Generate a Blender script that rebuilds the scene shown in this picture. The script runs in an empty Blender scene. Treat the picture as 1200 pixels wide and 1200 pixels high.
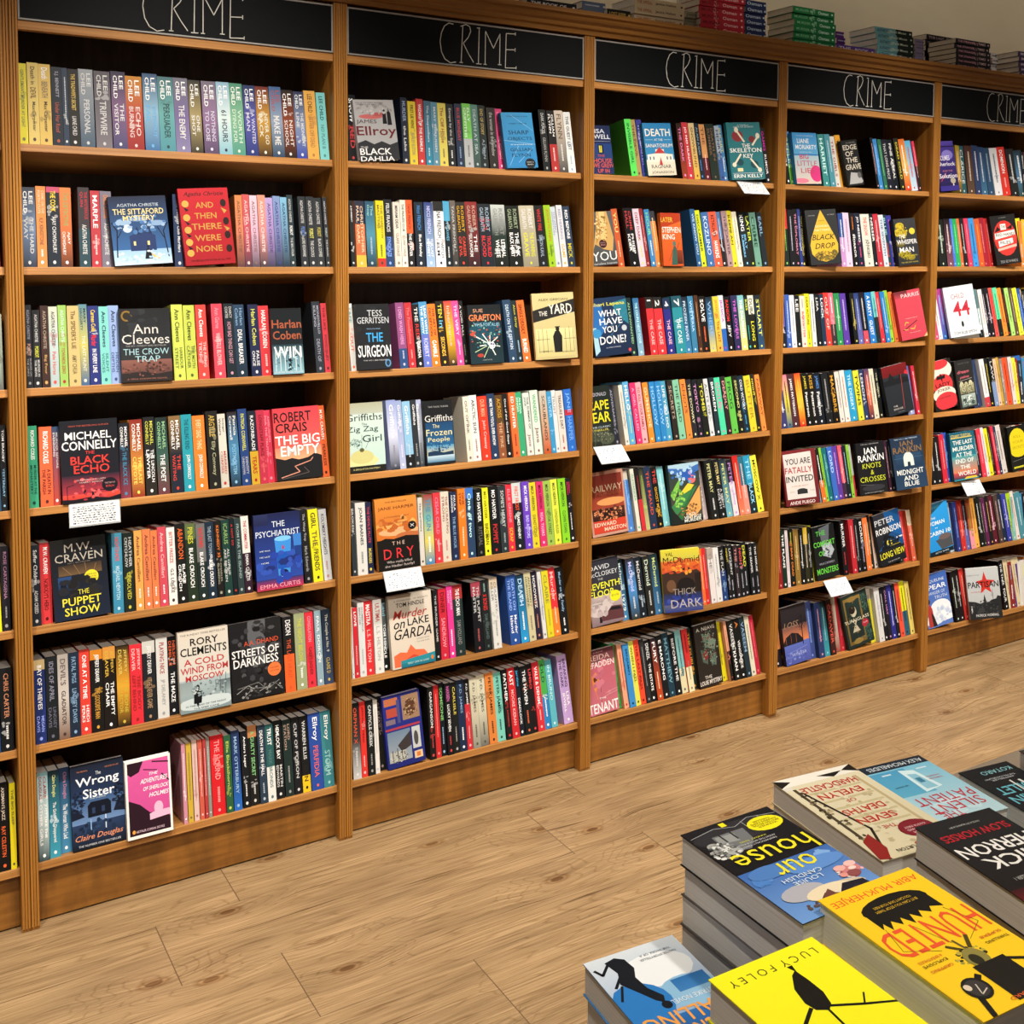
import bpy, math, random
from mathutils import Matrix, Vector, Euler

random.seed(7)
scene = bpy.context.scene
col = scene.collection
R = math.radians

# ------------------------------------------------------------------ camera
cam_data = bpy.data.cameras.new('camera')
cam = bpy.data.objects.new('camera', cam_data)
col.objects.link(cam)
scene.camera = cam
cam_data.sensor_fit = 'HORIZONTAL'
cam_data.sensor_width = 36.0
cam_data.clip_start = 0.05
cam_data.lens = 39.900
cam_data.shift_x = -0.08171
cam_data.shift_y = -0.18168
cam.location = (-0.3164, -2.8931, 1.6104)
yaw, pitch, roll = R(33.3438), R(-3.6298), R(0.3949)
fw = Vector((math.sin(yaw)*math.cos(pitch), math.cos(yaw)*math.cos(pitch), math.sin(pitch)))
r0 = Vector((math.cos(yaw), -math.sin(yaw), 0))
u0 = r0.cross(fw)
rt = r0*math.cos(roll) + u0*math.sin(roll)
up = -r0*math.sin(roll) + u0*math.cos(roll)
cam.rotation_euler = Matrix((rt, up, -fw)).transposed().to_euler()

# ------------------------------------------------------------------ light
scene.view_settings.view_transform = 'Standard'
scene.view_settings.look = 'None'
scene.view_settings.exposure = 0.06
scene.view_settings.gamma = 1.0
scene.view_settings.use_curve_mapping = False
world = bpy.data.worlds.new('shop_ambience')
scene.world = world
world.use_nodes = True
wb = world.node_tree.nodes['Background']
wb.inputs[0].default_value = (1.0, 0.93, 0.85, 1)
wb.inputs[1].default_value = 0.11

BACK_Y = .26
def spot(name, x, y, z, tx, ty, tz, power, angle, blend, size):
    l = bpy.data.lights.new(name, 'SPOT')
    l.energy = power
    l.color = (1.0, 0.93, 0.83)
    l.spot_size = R(angle)
    l.spot_blend = blend
    l.shadow_soft_size = size
    o = bpy.data.objects.new(name, l)
    col.objects.link(o)
    o.location = (x, y, z)
    o.rotation_euler = (Vector((tx, ty, tz)) - Vector((x, y, z))).to_track_quat('-Z', 'Y').to_euler()
    return o

# downlights close to the shelves, added fill spots aimed at them from the aisle, and general downlights over the table
for sx in (-0.75, 0.45, 1.65, 2.85, 4.05):
    spot('overhead_spot', sx, -1.2, 3.0, sx, 0, 0.6, 250, 74, 1.0, 0.05)
for sx in (-0.9, 0.5, 1.9, 3.3, 4.7):  # unseen fill lights, added to lift the lower shelves evenly
    spot('aisle_fill_spot', sx, -3.2, 3.0, sx, 0, 0.4, 135, 54, 0.8, 0.06)
for sx, pw in ((-1.7, 80), (-0.2, 115), (1.3, 120), (2.8, 120)):  # the leftmost is a fill added to brighten page edges on the table
    spot('overhead_spot', sx, -2.4, 3.0, sx, -2.2, 0, pw, 90, 0.8, 0.06)
for sx in (-0.6, 0.7, 2.0, 3.3):  # fill added over the aisle to brighten the floor and lowest books
    spot('overhead_spot', sx, -1.05, 3.0, sx, -0.8, 0, 80, 52, 0.9, 0.05)
for sx in (1.2, 2.3, 3.4, 4.5, 5.6):  # added fill that brightens the wall and stacks above the bookcases
    spot('upper_wall_fill', sx, -0.9, 3.02, sx+0.1, BACK_Y, 2.8, 13, 80, 1.0, 0.05)

# ------------------------------------------------------------------ materials
def s2l(c):
    return c/12.92 if c <= .04045 else ((c+.055)/1.055)**2.4

def hexcol(h):
    if len(h) == 3:
        h = ''.join(ch*2 for ch in h)
    return tuple(s2l(int(h[i:i+2], 16)/255)*0.86 for i in (0, 2, 4))

def new_mat(name):
    m = bpy.data.materials.new(name)
    m.use_nodes = True
    nt = m.node_tree
    return m, nt, nt.nodes['Principled BSDF']

def node(nt, t, **kw):
    n = nt.nodes.new(t)
    for k, v in kw.items():
        setattr(n, k, v)
    return n

def plain(name, rgb, rough=.5, spec=.5):
    m, nt, b = new_mat(name)
    n = node(nt, 'ShaderNodeTexNoise')
    n.inputs['Scale'].default_value = 60
    mx = node(nt, 'ShaderNodeMixRGB')
    mx.inputs[1].default_value = (*rgb, 1)
    mx.inputs[2].default_value = (*[c*.88 for c in rgb], 1)
    nt.links.new(n.outputs['Fac'], mx.inputs[0])
    nt.links.new(mx.outputs[0], b.inputs['Base Color'])
    b.inputs['Roughness'].default_value = rough
    b.inputs['Specular IOR Level'].default_value = spec
    return m

def ramp(nt, stops):
    r = node(nt, 'ShaderNodeValToRGB')
    e = r.color_ramp.elements
    while len(e) < len(stops):
        e.new(.5)
    for i, (p, c) in enumerate(stops):
        e[i].position = p
        e[i].color = (*c, 1)
    return r

def wood(name, scale, light, mid, dark, fig=None):
    m, nt, b = new_mat(name)
    tc = node(nt, 'ShaderNodeTexCoord')
    mp = node(nt, 'ShaderNodeMapping')
    mp.inputs['Scale'].default_value = scale
    nt.links.new(tc.outputs['Object'], mp.inputs[0])
    n = node(nt, 'ShaderNodeTexNoise')
    n.inputs['Scale'].default_value = 1.0
    n.inputs['Detail'].default_value = 6
    n.inputs['Roughness'].default_value = .65
    nt.links.new(mp.outputs[0], n.inputs['Vector'])
    rp = ramp(nt, [(.3, dark), (.5, mid), (.68, light)])
    nt.links.new(n.outputs['Fac'], rp.inputs[0])
    out = rp.outputs[0]
    if fig:
        mp2 = node(nt, 'ShaderNodeMapping')
        mp2.inputs['Scale'].default_value = fig
        nt.links.new(tc.outputs['Object'], mp2.inputs[0])
        n2 = node(nt, 'ShaderNodeTexNoise')
        n2.inputs['Scale'].default_value = 1.0
        n2.inputs['Detail'].default_value = 3
        nt.links.new(mp2.outputs[0], n2.inputs['Vector'])
        r2 = ramp(nt, [(.35, (.72, .72, .72)), (.65, (1.12, 1.12, 1.12))])
        nt.links.new(n2.outputs['Fac'], r2.inputs[0])
        mx = node(nt, 'ShaderNodeMixRGB', blend_type='MULTIPLY')
        mx.inputs[0].default_value = 1
        nt.links.new(out, mx.inputs[1])
        nt.links.new(r2.outputs[0], mx.inputs[2])
        out = mx.outputs[0]
    nt.links.new(out, b.inputs['Base Color'])
    b.inputs['Roughness'].default_value = .42
    b.inputs['Specular IOR Level'].default_value = .35
    return m

M = {}
M['wood_up'] = wood('cherry_wood_upright', (260, 60, 1.6), (.46, .2, .036), (.34, .14, .022), (.19, .072, .011))
M['wood_across'] = wood('cherry_wood_shelf', (2.2, 60, 160), (.52, .25, .075), (.41, .18, .046), (.27, .108, .025), (1.5, 8, 10))
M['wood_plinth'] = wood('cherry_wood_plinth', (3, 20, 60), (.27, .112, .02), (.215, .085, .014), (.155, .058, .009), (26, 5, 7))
M['wood_back'] = wood('dark_back_board', (40, 10, 3), (.075, .038, .015), (.055, .027, .011), (.04, .018, .008))
M['wood_cornice'] = wood('cherry_wood_cornice', (2, 60, 120), (.3, .13, .024), (.23, .095, .017), (.16, .062, .01))

def floor_mat():
    m, nt, b = new_mat('oak_vinyl_plank')
    L = nt.links.new
    tc = node(nt, 'ShaderNodeTexCoord')
    # plank rows 261 mm wide, boards 1.02 m long, every row starting somewhere else
    sp = node(nt, 'ShaderNodeSeparateXYZ')
    L(tc.outputs['Object'], sp.inputs[0])
    def math_(op, *ins):
        n_ = node(nt, 'ShaderNodeMath', operation=op)
        for i_, v in enumerate(ins):
            if isinstance(v, (int, float)):
                n_.inputs[i_].default_value = v
            else:
                L(v, n_.inputs[i_])
        return n_.outputs[0]
    vrow = math_('DIVIDE', math_('SUBTRACT', -.138, sp.outputs['Y']), .261)
    row = math_('FLOOR', vrow)
    fr = math_('SUBTRACT', vrow, row)
    t_ = math_('DIVIDE', math_('ADD', row, 1.5), 16.0)
    rr_ = ramp(nt, [(0, (.45,)*3), (1/16, (.25,)*3), (2/16, (.47,)*3), (3/16, (.83,)*3), (4/16, (.12,)*3), (5/16, (.66,)*3), (6/16, (.33,)*3),
                    (7/16, (.9,)*3), (8/16, (.5,)*3), (9/16, (.2,)*3), (10/16, (.74,)*3), (11/16, (.4,)*3), (12/16, (.05,)*3)])
    rr_.color_ramp.interpolation = 'CONSTANT'
    L(t_, rr_.inputs[0])
    ucol = math_('DIVIDE', math_('SUBTRACT', sp.outputs['X'], rr_.outputs[0]), 1.02)
    ci = math_('FLOOR', ucol)
    fu = math_('SUBTRACT', ucol, ci)
    seam_u = math_('LESS_THAN', math_('MINIMUM', fu, math_('SUBTRACT', 1.0, fu)), .0012)
    seam_v = math_('LESS_THAN', math_('MINIMUM', fr, math_('SUBTRACT', 1.0, fr)), .0034)
    seam = math_('MAXIMUM', seam_u, math_('MULTIPLY', seam_v, .6))
    idv = node(nt, 'ShaderNodeCombineXYZ')
    L(ci, idv.inputs['X']); L(row, idv.inputs['Y'])
    wn = node(nt, 'ShaderNodeTexWhiteNoise', noise_dimensions='2D')
    L(idv.outputs[0], wn.inputs['Vector'])
    # every plank shifts the grain so neighbours do not run on
    sh = node(nt, 'ShaderNodeVectorMath', operation='MULTIPLY_ADD')
    sh.inputs[1].default_value = (9, 5, 0)
    L(wn.outputs['Color'], sh.inputs[0])
    L(tc.outputs['Object'], sh.inputs[2])
    # knots
    mk = node(nt, 'ShaderNodeMapping')
    mk.inputs['Scale'].default_value = (1.9, 4.2, 1)
    L(sh.outputs[0], mk.inputs[0])
    vo = node(nt, 'ShaderNodeTexVoronoi', voronoi_dimensions='2D')
    vo.inputs['Scale'].default_value = 1
    vo.inputs['Randomness'].default_value = 1
    L(mk.outputs[0], vo.inputs['Vector'])
    kn = node(nt, 'ShaderNodeMapRange')
    kn.inputs['From Min'].default_value = .02
    kn.inputs['From Max'].default_value = .34
    kn.inputs['To Min'].default_value = 1
    kn.inputs['To Max'].default_value = 0
    L(vo.outputs['Distance'], kn.inputs['Value'])
    # grain: stretched along x and pushed aside round the knots
    wv = node(nt, 'ShaderNodeTexNoise')
    wv.inputs['Scale'].default_value = 2.6
    wv.inputs['Detail'].default_value = 3
    L(sh.outputs[0], wv.inputs['Vector'])
    sx = node(nt, 'ShaderNodeSeparateXYZ')
    L(sh.outputs[0], sx.inputs[0])
    a = node(nt, 'ShaderNodeMath', operation='MULTIPLY_ADD')
    a.inputs[1].default_value = .018
    L(wv.outputs['Fac'], a.inputs[0])
    L(sx.outputs['Y'], a.inputs[2])
    a2 = node(nt, 'ShaderNodeMath', operation='MULTIPLY_ADD')
    a2.inputs[1].default_value = .03
    L(kn.outputs[0], a2.inputs[0])
    L(a.outputs[0], a2.inputs[2])
    cx = node(nt, 'ShaderNodeCombineXYZ')
    L(sx.outputs['X'], cx.inputs['X'])
    L(a2.outputs[0], cx.inputs['Y'])
    mg = node(nt, 'ShaderNodeMapping')
    mg.inputs['Scale'].default_value = (4.5, 190, 1)
    L(cx.outputs[0], mg.inputs[0])
    g = node(nt, 'ShaderNodeTexNoise')
    g.inputs['Scale'].default_value = 1
    g.inputs['Detail'].default_value = 5
    g.inputs['Roughness'].default_value = .62
    L(mg.outputs[0], g.inputs['Vector'])
    rp = ramp(nt, [(.28, (.145, .086, .039)), (.42, (.22, .139, .066)), (.56, (.285, .187, .093)), (.74, (.35, .236, .124))])
    L(g.outputs['Fac'], rp.inputs[0])
    # broad tone
    g2 = node(nt, 'ShaderNodeTexNoise')
    g2.inputs['Scale'].default_value = 1
    g2.inputs['Detail'].default_value = 2
    mg2 = node(nt, 'ShaderNodeMapping')
    mg2.inputs['Scale'].default_value = (3, 14, 1)
    L(cx.outputs[0], mg2.inputs[0])
    L(mg2.outputs[0], g2.inputs['Vector'])
    r2 = ramp(nt, [(.3, (.78, .76, .74)), (.7, (1.12, 1.12, 1.12))])
    L(g2.outputs['Fac'], r2.inputs[0])
    m1 = node(nt, 'ShaderNodeMixRGB', blend_type='MULTIPLY')
    m1.inputs[0].default_value = 1
    L(rp.outputs[0], m1.inputs[1])
    L(r2.outputs[0], m1.inputs[2])
    # annual rings: thin dark lines that run along the board and loop round the knots
    mc = node(nt, 'ShaderNodeMapping')
    mc.inputs['Scale'].default_value = (1.0, 11, 1)
    L(cx.outputs[0], mc.inputs[0])
    c = node(nt, 'ShaderNodeTexNoise')
    c.inputs['Scale'].default_value = 1
    c.inputs['Detail'].default_value = 2.5
    c.inputs['Roughness'].default_value = .45
    L(mc.outputs[0], c.inputs['Vector'])
    ring = math_('FRACT', math_('ADD', math_('MULTIPLY', c.outputs['Fac'], 15.0), math_('MULTIPLY', kn.outputs[0], 5.0)))
    rc0 = ramp(nt, [(0, (.78, .74, .69)), (.07, (.82, .79, .75)), (.17, (1, 1, 1)), (.86, (1.02, 1.02, 1.02)), (1, (.91, .89, .86))])
    L(ring, rc0.inputs[0])
    # long dark checks, only here and there
    md = node(nt, 'ShaderNodeMapping')
    md.inputs['Scale'].default_value = (2.6, 130, 1)
    L(cx.outputs[0], md.inputs[0])
    dk = node(nt, 'ShaderNodeTexNoise')
    dk.inputs['Scale'].default_value = 1
    dk.inputs['Detail'].default_value = 1
    L(md.outputs[0], dk.inputs['Vector'])
    rd = ramp(nt, [(.27, (.4, .34, .28)), (.33, (1, 1, 1))])
    L(dk.outputs['Fac'], rd.inputs[0])
    rc = node(nt, 'ShaderNodeMixRGB', blend_type='MULTIPLY')
    rc.inputs[0].default_value = 1
    L(rc0.outputs[0], rc.inputs[1])
    L(rd.outputs[0], rc.inputs[2])
    m2 = node(nt, 'ShaderNodeMixRGB', blend_type='MULTIPLY')
    m2.inputs[0].default_value = 1
    L(m1.outputs[0], m2.inputs[1])
    L(rc.outputs[0], m2.inputs[2])
    # knot hearts
    rk = ramp(nt, [(.80, (1, 1, 1)), (.88, (.72, .62, .52)), (.93, (.95, .9, .85)), (.97, (.5, .38, .28))])
    L(kn.outputs[0], rk.inputs[0])
    m3 = node(nt, 'ShaderNodeMixRGB', blend_type='MULTIPLY')
    m3.inputs[0].default_value = 1
    L(m2.outputs[0], m3.inputs[1])
    L(rk.outputs[0], m3.inputs[2])
    # plank joints
    m4 = node(nt, 'ShaderNodeMixRGB')
    m4.inputs[2].default_value = (.1, .06, .03, 1)
    L(seam, m4.inputs[0])
    L(m3.outputs[0], m4.inputs[1])
    L(m4.outputs[0], b.inputs['Base Color'])
    b.inputs['Roughness'].default_value = .38
    b.inputs['Specular IOR Level'].default_value = .4
    bp = node(nt, 'ShaderNodeBump')
    bp.inputs['Strength'].default_value = .12
    bp.inputs['Distance'].default_value = .002
    L(g.outputs['Fac'], bp.inputs['Height'])
    L(bp.outputs[0], b.inputs['Normal'])
    return m

M['floor'] = floor_mat()
M['wall'] = plain('cream_wall_paint', (.74, .64, .46), .8, .2)
M['ceiling'] = plain('white_ceiling_paint', (.7, .68, .64), .9, .2)
M['board'] = plain('blackboard', (.004, .005, .006), .5, .12)
M['frame'] = plain('grey_sign_edge', (.33, .32, .31), .4, .5)
M['chalk'] = plain('chalk', (.75, .72, .66), .9, .1)
M['card'] = plain('white_card', (.8, .8, .8), .45, .4)
M['ink'] = plain('pen_ink', (.05, .06, .12), .6, .2)
M['table'] = plain('taupe_table_top', (.24, .19, .14), .5, .3)

def print_mat():
    m, nt, b = new_mat('printed_cover')
    a = node(nt, 'ShaderNodeVertexColor')
    a.layer_name = 'Col'
    nt.links.new(a.outputs[0], b.inputs['Base Color'])
    b.inputs['Roughness'].default_value = .5
    b.inputs['Specular IOR Level'].default_value = .2
    return m

def page_mat():
    m, nt, b = new_mat('page_edges')
    tc = node(nt, 'ShaderNodeTexCoord')
    mp = node(nt, 'ShaderNodeMapping')
    mp.inputs['Scale'].default_value = (14, 1400, 4)
    nt.links.new(tc.outputs['Object'], mp.inputs[0])
    n = node(nt, 'ShaderNodeTexNoise')
    n.inputs['Scale'].default_value = 1
    n.inputs['Detail'].default_value = 2
    nt.links.new(mp.outputs[0], n.inputs['Vector'])
    rp = ramp(nt, [(.3, (.6, .57, .52)), (.7, (.8, .77, .72))])
    nt.links.new(n.outputs['Fac'], rp.inputs[0])
    nt.links.new(rp.outputs[0], b.inputs['Base Color'])
    b.inputs['Roughness'].default_value = .85
    b.inputs['Specular IOR Level'].default_value = .15
    return m

M['print'] = print_mat()
M['page'] = page_mat()

# ------------------------------------------------------------------ mesh helpers
class MB:
    def __init__(s):
        s.v = []; s.f = []; s.c = []; s.m = []
    def face(s, pts, c=None, m=0):
        i = len(s.v)
        s.v += [tuple(q) for q in pts]
        s.f.append(tuple(range(i, i+len(pts))))
        if c is None or isinstance(c[0], (int, float)):
            s.c.append([c or (1, 1, 1)]*len(pts))
        else:
            s.c.append(c)
        s.m.append(m)
    def tris(s, vs, fs, c, m=0):
        i = len(s.v)
        s.v += vs
        for f in fs:
            s.f.append(tuple(i+k for k in f)); s.c.append([c]*len(f)); s.m.append(m)
    def box(s, x0, y0, z0, x1, y1, z1, c=None, m=0):
        P = [(x0,y0,z0),(x1,y0,z0),(x1,y1,z0),(x0,y1,z0),(x0,y0,z1),(x1,y0,z1),(x1,y1,z1),(x0,y1,z1)]
        i = len(s.v); s.v += P
        for f in ((0,3,2,1),(4,5,6,7),(0,1,5,4),(1,2,6,5),(2,3,7,6),(3,0,4,7)):
            s.f.append(tuple(i+k for k in f)); s.c.append([c or (1,1,1)]*4); s.m.append(m)
    def add(s, o, mat):
        i = len(s.v)
        s.v += [tuple(mat @ Vector(q)) for q in o.v]
        s.f += [tuple(i+k for k in f) for f in o.f]
        s.c += o.c; s.m += o.m
    def mesh(s, name, mats, color=False):
        me = bpy.data.meshes.new(name)
        me.from_pydata(s.v, [], s.f)
        for mt in mats:
            me.materials.append(mt)
        if len(mats) > 1:
            me.polygons.foreach_set('material_index', s.m)
        if color:
            at = me.color_attributes.new('Col', 'FLOAT_COLOR', 'CORNER')
            flat = []
            for cs in s.c:
                for c in cs:
                    flat += [c[0], c[1], c[2], 1.0]
            at.data.foreach_set('color', flat)
        me.update()
        return me
    def build(s, name, mats, parent=None, color=False, bevel=0):
        if not isinstance(mats, (list, tuple)):
            mats = [mats]
        o = bpy.data.objects.new(name, s.mesh(name, mats, color))
        col.objects.link(o)
        if parent:
            o.parent = parent
        if bevel:
            b = o.modifiers.new('edge', 'BEVEL')
            b.width = bevel; b.segments = 2; b.limit_method = 'ANGLE'
        return o

def tag(o, label=None, cat=None, group=None, kind=None):
    for k, v in (('label', label), ('category', cat), ('group', group), ('kind', kind)):
        if v:
            o[k] = v
    return o

def empty(name, loc=(0, 0, 0), rot=(0, 0, 0)):
    o = bpy.data.objects.new(name, None)
    col.objects.link(o)
    o.location = loc
    o.rotation_euler = rot
    o.empty_display_size = .05
    return o

# lettering: outlines of the built-in font, one evaluated mesh per string
_tc = {}
_curves = {}
def text_mesh(txt, style):
    k = (txt, style)
    if k in _tc:
        return _tc[k]
    if style not in _curves:
        cu = bpy.data.curves.new('lettering', 'FONT')
        cu.resolution_u = 2
        cu.size = 1
        cu.align_x = 'LEFT'
        if style == 't':
            cu.offset = .012
        if style == 'i':
            cu.shear = .3
            cu.offset = .008
        ob = bpy.data.objects.new('lettering', cu)
        _curves[style] = ob
    ob = _curves[style]
    ob.data.body = txt
    me = ob.to_mesh()
    vs = [(v.co.x, v.co.y) for v in me.vertices]
    fs = [tuple(q.vertices) for q in me.polygons]
    ob.to_mesh_clear()
    if not vs:
        _tc[k] = None
        return None
    x0 = min(v[0] for v in vs); x1 = max(v[0] for v in vs)
    y0 = min(v[1] for v in vs); y1 = max(v[1] for v in vs)
    _tc[k] = ([((v[0]-x0)/(x1-x0+1e-9), (v[1]-y0)/(y1-y0+1e-9)) for v in vs], fs, (x1-x0)/(y1-y0+1e-9))
    return _tc[k]

def fit(asp, w, h, lo=.5, hi=1.35):
    """width and height of a string of natural aspect ASP set into a w by h box, condensed or widened at most so far"""
    ww = asp*h
    if ww*lo > w:
        return w, w/(asp*lo)
    return min(w, ww*hi), h

COVER = .0009

# ------------------------------------------------------------------ books
def parse_bg(bg):
    """[(t0, t1, colour0, colour1)] from the head of the spine (0) to its foot (1)"""
    parts = [q.split('@') for q in bg.split('/')]
    n = len(parts)
    segs = []
    t = 0.
    for i, q in enumerate(parts):
        # the share written after @ says where this colour begins
        t0 = 0. if i == 0 else (float(q[1]) if len(q) > 1 else i/n)
        if i + 1 < n:
            nx = parts[i+1]
            t1 = float(nx[1]) if len(nx) > 1 else (i+1)/n
        else:
            t1 = 1.
        cs = [hexcol(c) for c in q[0].split('>')]
        if len(cs) == 1:
            segs.append((t0, t1, cs[0], cs[0]))
        else:
            for k in range(len(cs)-1):
                a = t0+(t1-t0)*k/(len(cs)-1); b = t0+(t1-t0)*(k+1)/(len(cs)-1)
                segs.append((a, b, cs[k], cs[k+1]))
    return segs

def main_hex(bg):
    best = None
    parts = [q.split('@') for q in bg.split('/')]
    for i, q in enumerate(parts):
        t0 = 0. if i == 0 else (float(q[1]) if len(q) > 1 else i/len(parts))
        t1 = 1. if i+1 == len(parts) else (float(parts[i+1][1]) if len(parts[i+1]) > 1 else (i+1)/len(parts))
        cs = q[0].split('>')
        if best is None or t1-t0 > best[0]:
            best = (t1-t0, cs[len(cs)//2])
    return best[1]

def cover_shell(mb, w, d, h, segs, front=None, back=None):
    """a wrapped paper cover: spine at y=0, boards at x=0 and x=w, all 0.9 mm thick"""
    side = front or segs[-1][3]
    if not front:
        side = max(segs, key=lambda q: q[1]-q[0])[2]
    t = COVER
    # boards
    mb.box(0, t, 0, t, d, h, side)
    mb.box(w-t, t, 0, w, d, h, back or side)
    # spine, in strips so that printed colours can change down its length
    for (a, b, c0, c1) in segs:
        z1, z0 = h*(1-a), h*(1-b)
        mb.face([(0, 0, z0), (w, 0, z0), (w, 0, z1), (0, 0, z1)], [c1, c1, c0, c0])
        mb.face([(0, 0, z0), (0, 0, z1), (0, t, z1), (0, t, z0)], [c1, c0, c0, c1])
        mb.face([(w, 0, z0), (w, t, z0), (w, t, z1), (w, 0, z1)], [c1, c1, c0, c0])
    mb.face([(0, 0, h), (w, 0, h), (w, t, h), (0, t, h)], segs[0][2])
    mb.face([(0, 0, 0), (0, t, 0), (w, t, 0), (w, 0, 0)], segs[-1][3])
    mb.face([(t, t, 0), (t, t, h), (w-t, t, h), (w-t, t, 0)], side)

def spine_print(mb, w, h, text, main='888888'):
    fields = [q for q in text.split(';') if q]
    fl = []
    for q in fields:
        c, _, s = q.partition(':')
        fl.append((c, s.split('|') if s else ['']))
    wts = [max(5, max(len(x) for x in ls)) if ls[0] else 4 for c, ls in fl]
    tot = sum(wts)
    # now and then a printed motif behind the title
    rm = random.Random(text)
    if w > .009 and rm.random() < .5:
        tcol, m0 = hexcol(fl[-1][0]), hexcol(main)
        mix = tuple(m0[i]*.6+tcol[i]*.4 for i in range(3))
        zc, hh_ = h*rm.uniform(.25, .7), h*rm.uniform(.03, .09)
        for _ in range(7):
            px, pz, r1, r2 = rm.uniform(.15, .85)*w, zc+rm.uniform(-1, 1)*hh_, w*rm.uniform(.08, .2), hh_*rm.uniform(.15, .5)
            mb.face([(min(w*.97, max(w*.03, px+r1*math.cos(6.2832*i/7))), -.0002-.00001*_, pz+r2*math.sin(6.2832*i/7)) for i in range(7)], mix)
    top, bot = h*.965, h*.115
    z = top
    for (c, ls), wt in zip(fl, wts):
        span = (top-bot)*wt/tot
        L = span*.84
        cc = hexcol(c)
        if ls[0]:
            n = len(ls)
            hh = w*(.4 if n == 1 else .27)
            # a single short word runs large
            if n == 1 and len(ls[0]) <= 7:
                hh = w*.5
            for k, s in enumerate(ls):
                tm = text_mesh(s, 't')
                if not tm:
                    continue
                vs, fs, asp = tm
                ww, h2 = fit(asp, L, hh, .5, 1.9)
                xc = w/2 if n == 1 else w*(.70-.40*k)
                zs = z - span*.05
                mb.tris([(xc-h2/2+v[1]*h2, -.0004, zs-v[0]*ww) for v in vs], fs, cc)
        else:
            # a line too small to read: a row of short dashes of print
            zz = z-span*.1
            rr = random.Random(len(text)*7+wt)
            while zz > z-span*.8:
                l = rr.uniform(.0015, .004)
                mb.face([(w*.42, -.0004, zz-l), (w*.6, -.0004, zz-l), (w*.6, -.0004, zz), (w*.42, -.0004, zz)], cc)
                zz -= l+.0012
        z -= span
    # the publisher's small mark at the foot
    cc = hexcol(fl[-1][0])
    n = 8
    r = min(w*.2, .0034)
    mb.face([(w/2+r*math.cos(6.283*i/n), -.0004, h*.06+1.25*r*math.sin(6.283*i/n)) for i in range(n)][::1], cc)

def pages(mb, w, d, h, m=0):
    t = COVER
    g = .0015
    mb.box(t+.0001, t+.0003, g, w-t-.0001, d-.0015, h-g, None, m)

COLNAMES = None
def colour_name(hx):
    if len(hx) == 3:
        hx = ''.join(c*2 for c in hx)
    r, g, b = [int(hx[i:i+2], 16) for i in (0, 2, 4)]
    mx, mn = max(r, g, b), min(r, g, b)
    v = mx/255.; s = (mx-mn)/mx if mx else 0
    if v < .2: return 'black'
    if s < .13: return 'white' if v > .8 else 'pale grey' if v > .62 else 'grey' if v > .36 else 'charcoal'
    if mx == r: hu = (60*(g-b)/(mx-mn)) % 360
    elif mx == g: hu = 60*(b-r)/(mx-mn)+120
    else: hu = 60*(r-g)/(mx-mn)+240
    if s < .3:
        if v > .72: return 'cream' if 20 < hu < 75 else 'pale green' if 75 <= hu < 170 else 'pale blue' if 170 <= hu < 250 else 'pale lilac' if hu < 320 else 'pale pink'
        if v < .28: return 'black'
    base = ('red' if hu < 13 or hu >= 345 else 'orange' if hu < 38 else 'yellow' if hu < 66 else 'green' if hu < 160 else
            'teal' if hu < 195 else 'blue' if hu < 245 else 'purple' if hu < 300 else 'pink')
    if base == 'orange' and v < .62: return 'brown'
    if base == 'orange' and s < .55: return 'tan'
    if base == 'yellow' and v < .55: return 'olive'
    if base == 'blue' and v < .45: return 'navy'
    if v < .36: return 'dark '+base
    if s < .42 and v > .6: return 'pale '+base
    return base

ORD = ['zeroth', 'first', 'second', 'third', 'fourth', 'fifth', 'sixth', 'seventh', 'eighth', 'ninth', 'tenth', 'eleventh', 'twelfth',
       'thirteenth', 'fourteenth', 'fifteenth', 'sixteenth', 'seventeenth', 'eighteenth', 'nineteenth', 'twentieth', 'twenty-first',
       'twenty-second', 'twenty-third', 'twenty-fourth', 'twenty-fifth', 'twenty-sixth', 'twenty-seventh', 'twenty-eighth', 'twenty-ninth', 'thirtieth']
SHELF = ['', 'top', 'second', 'third', 'fourth', 'fifth', 'sixth', 'bottom']

def spine_book(w, d, h, bg, text):
    """two meshes: the printed cover and the block of pages"""
    a, b = MB(), MB()
    cover_shell(a, w, d, h, parse_bg(bg))
    spine_print(a, w, h, text, main_hex(bg))
    pages(b, w, d, h)
    return a, b

def add_book(a, b, loc, rot, label, group):
    root = empty('paperback_book', loc, rot)
    tag(root, label, 'book', group)
    a.build('cover', M['print'], root, True)
    b.build('page_block', M['page'], root)
    return root

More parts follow.
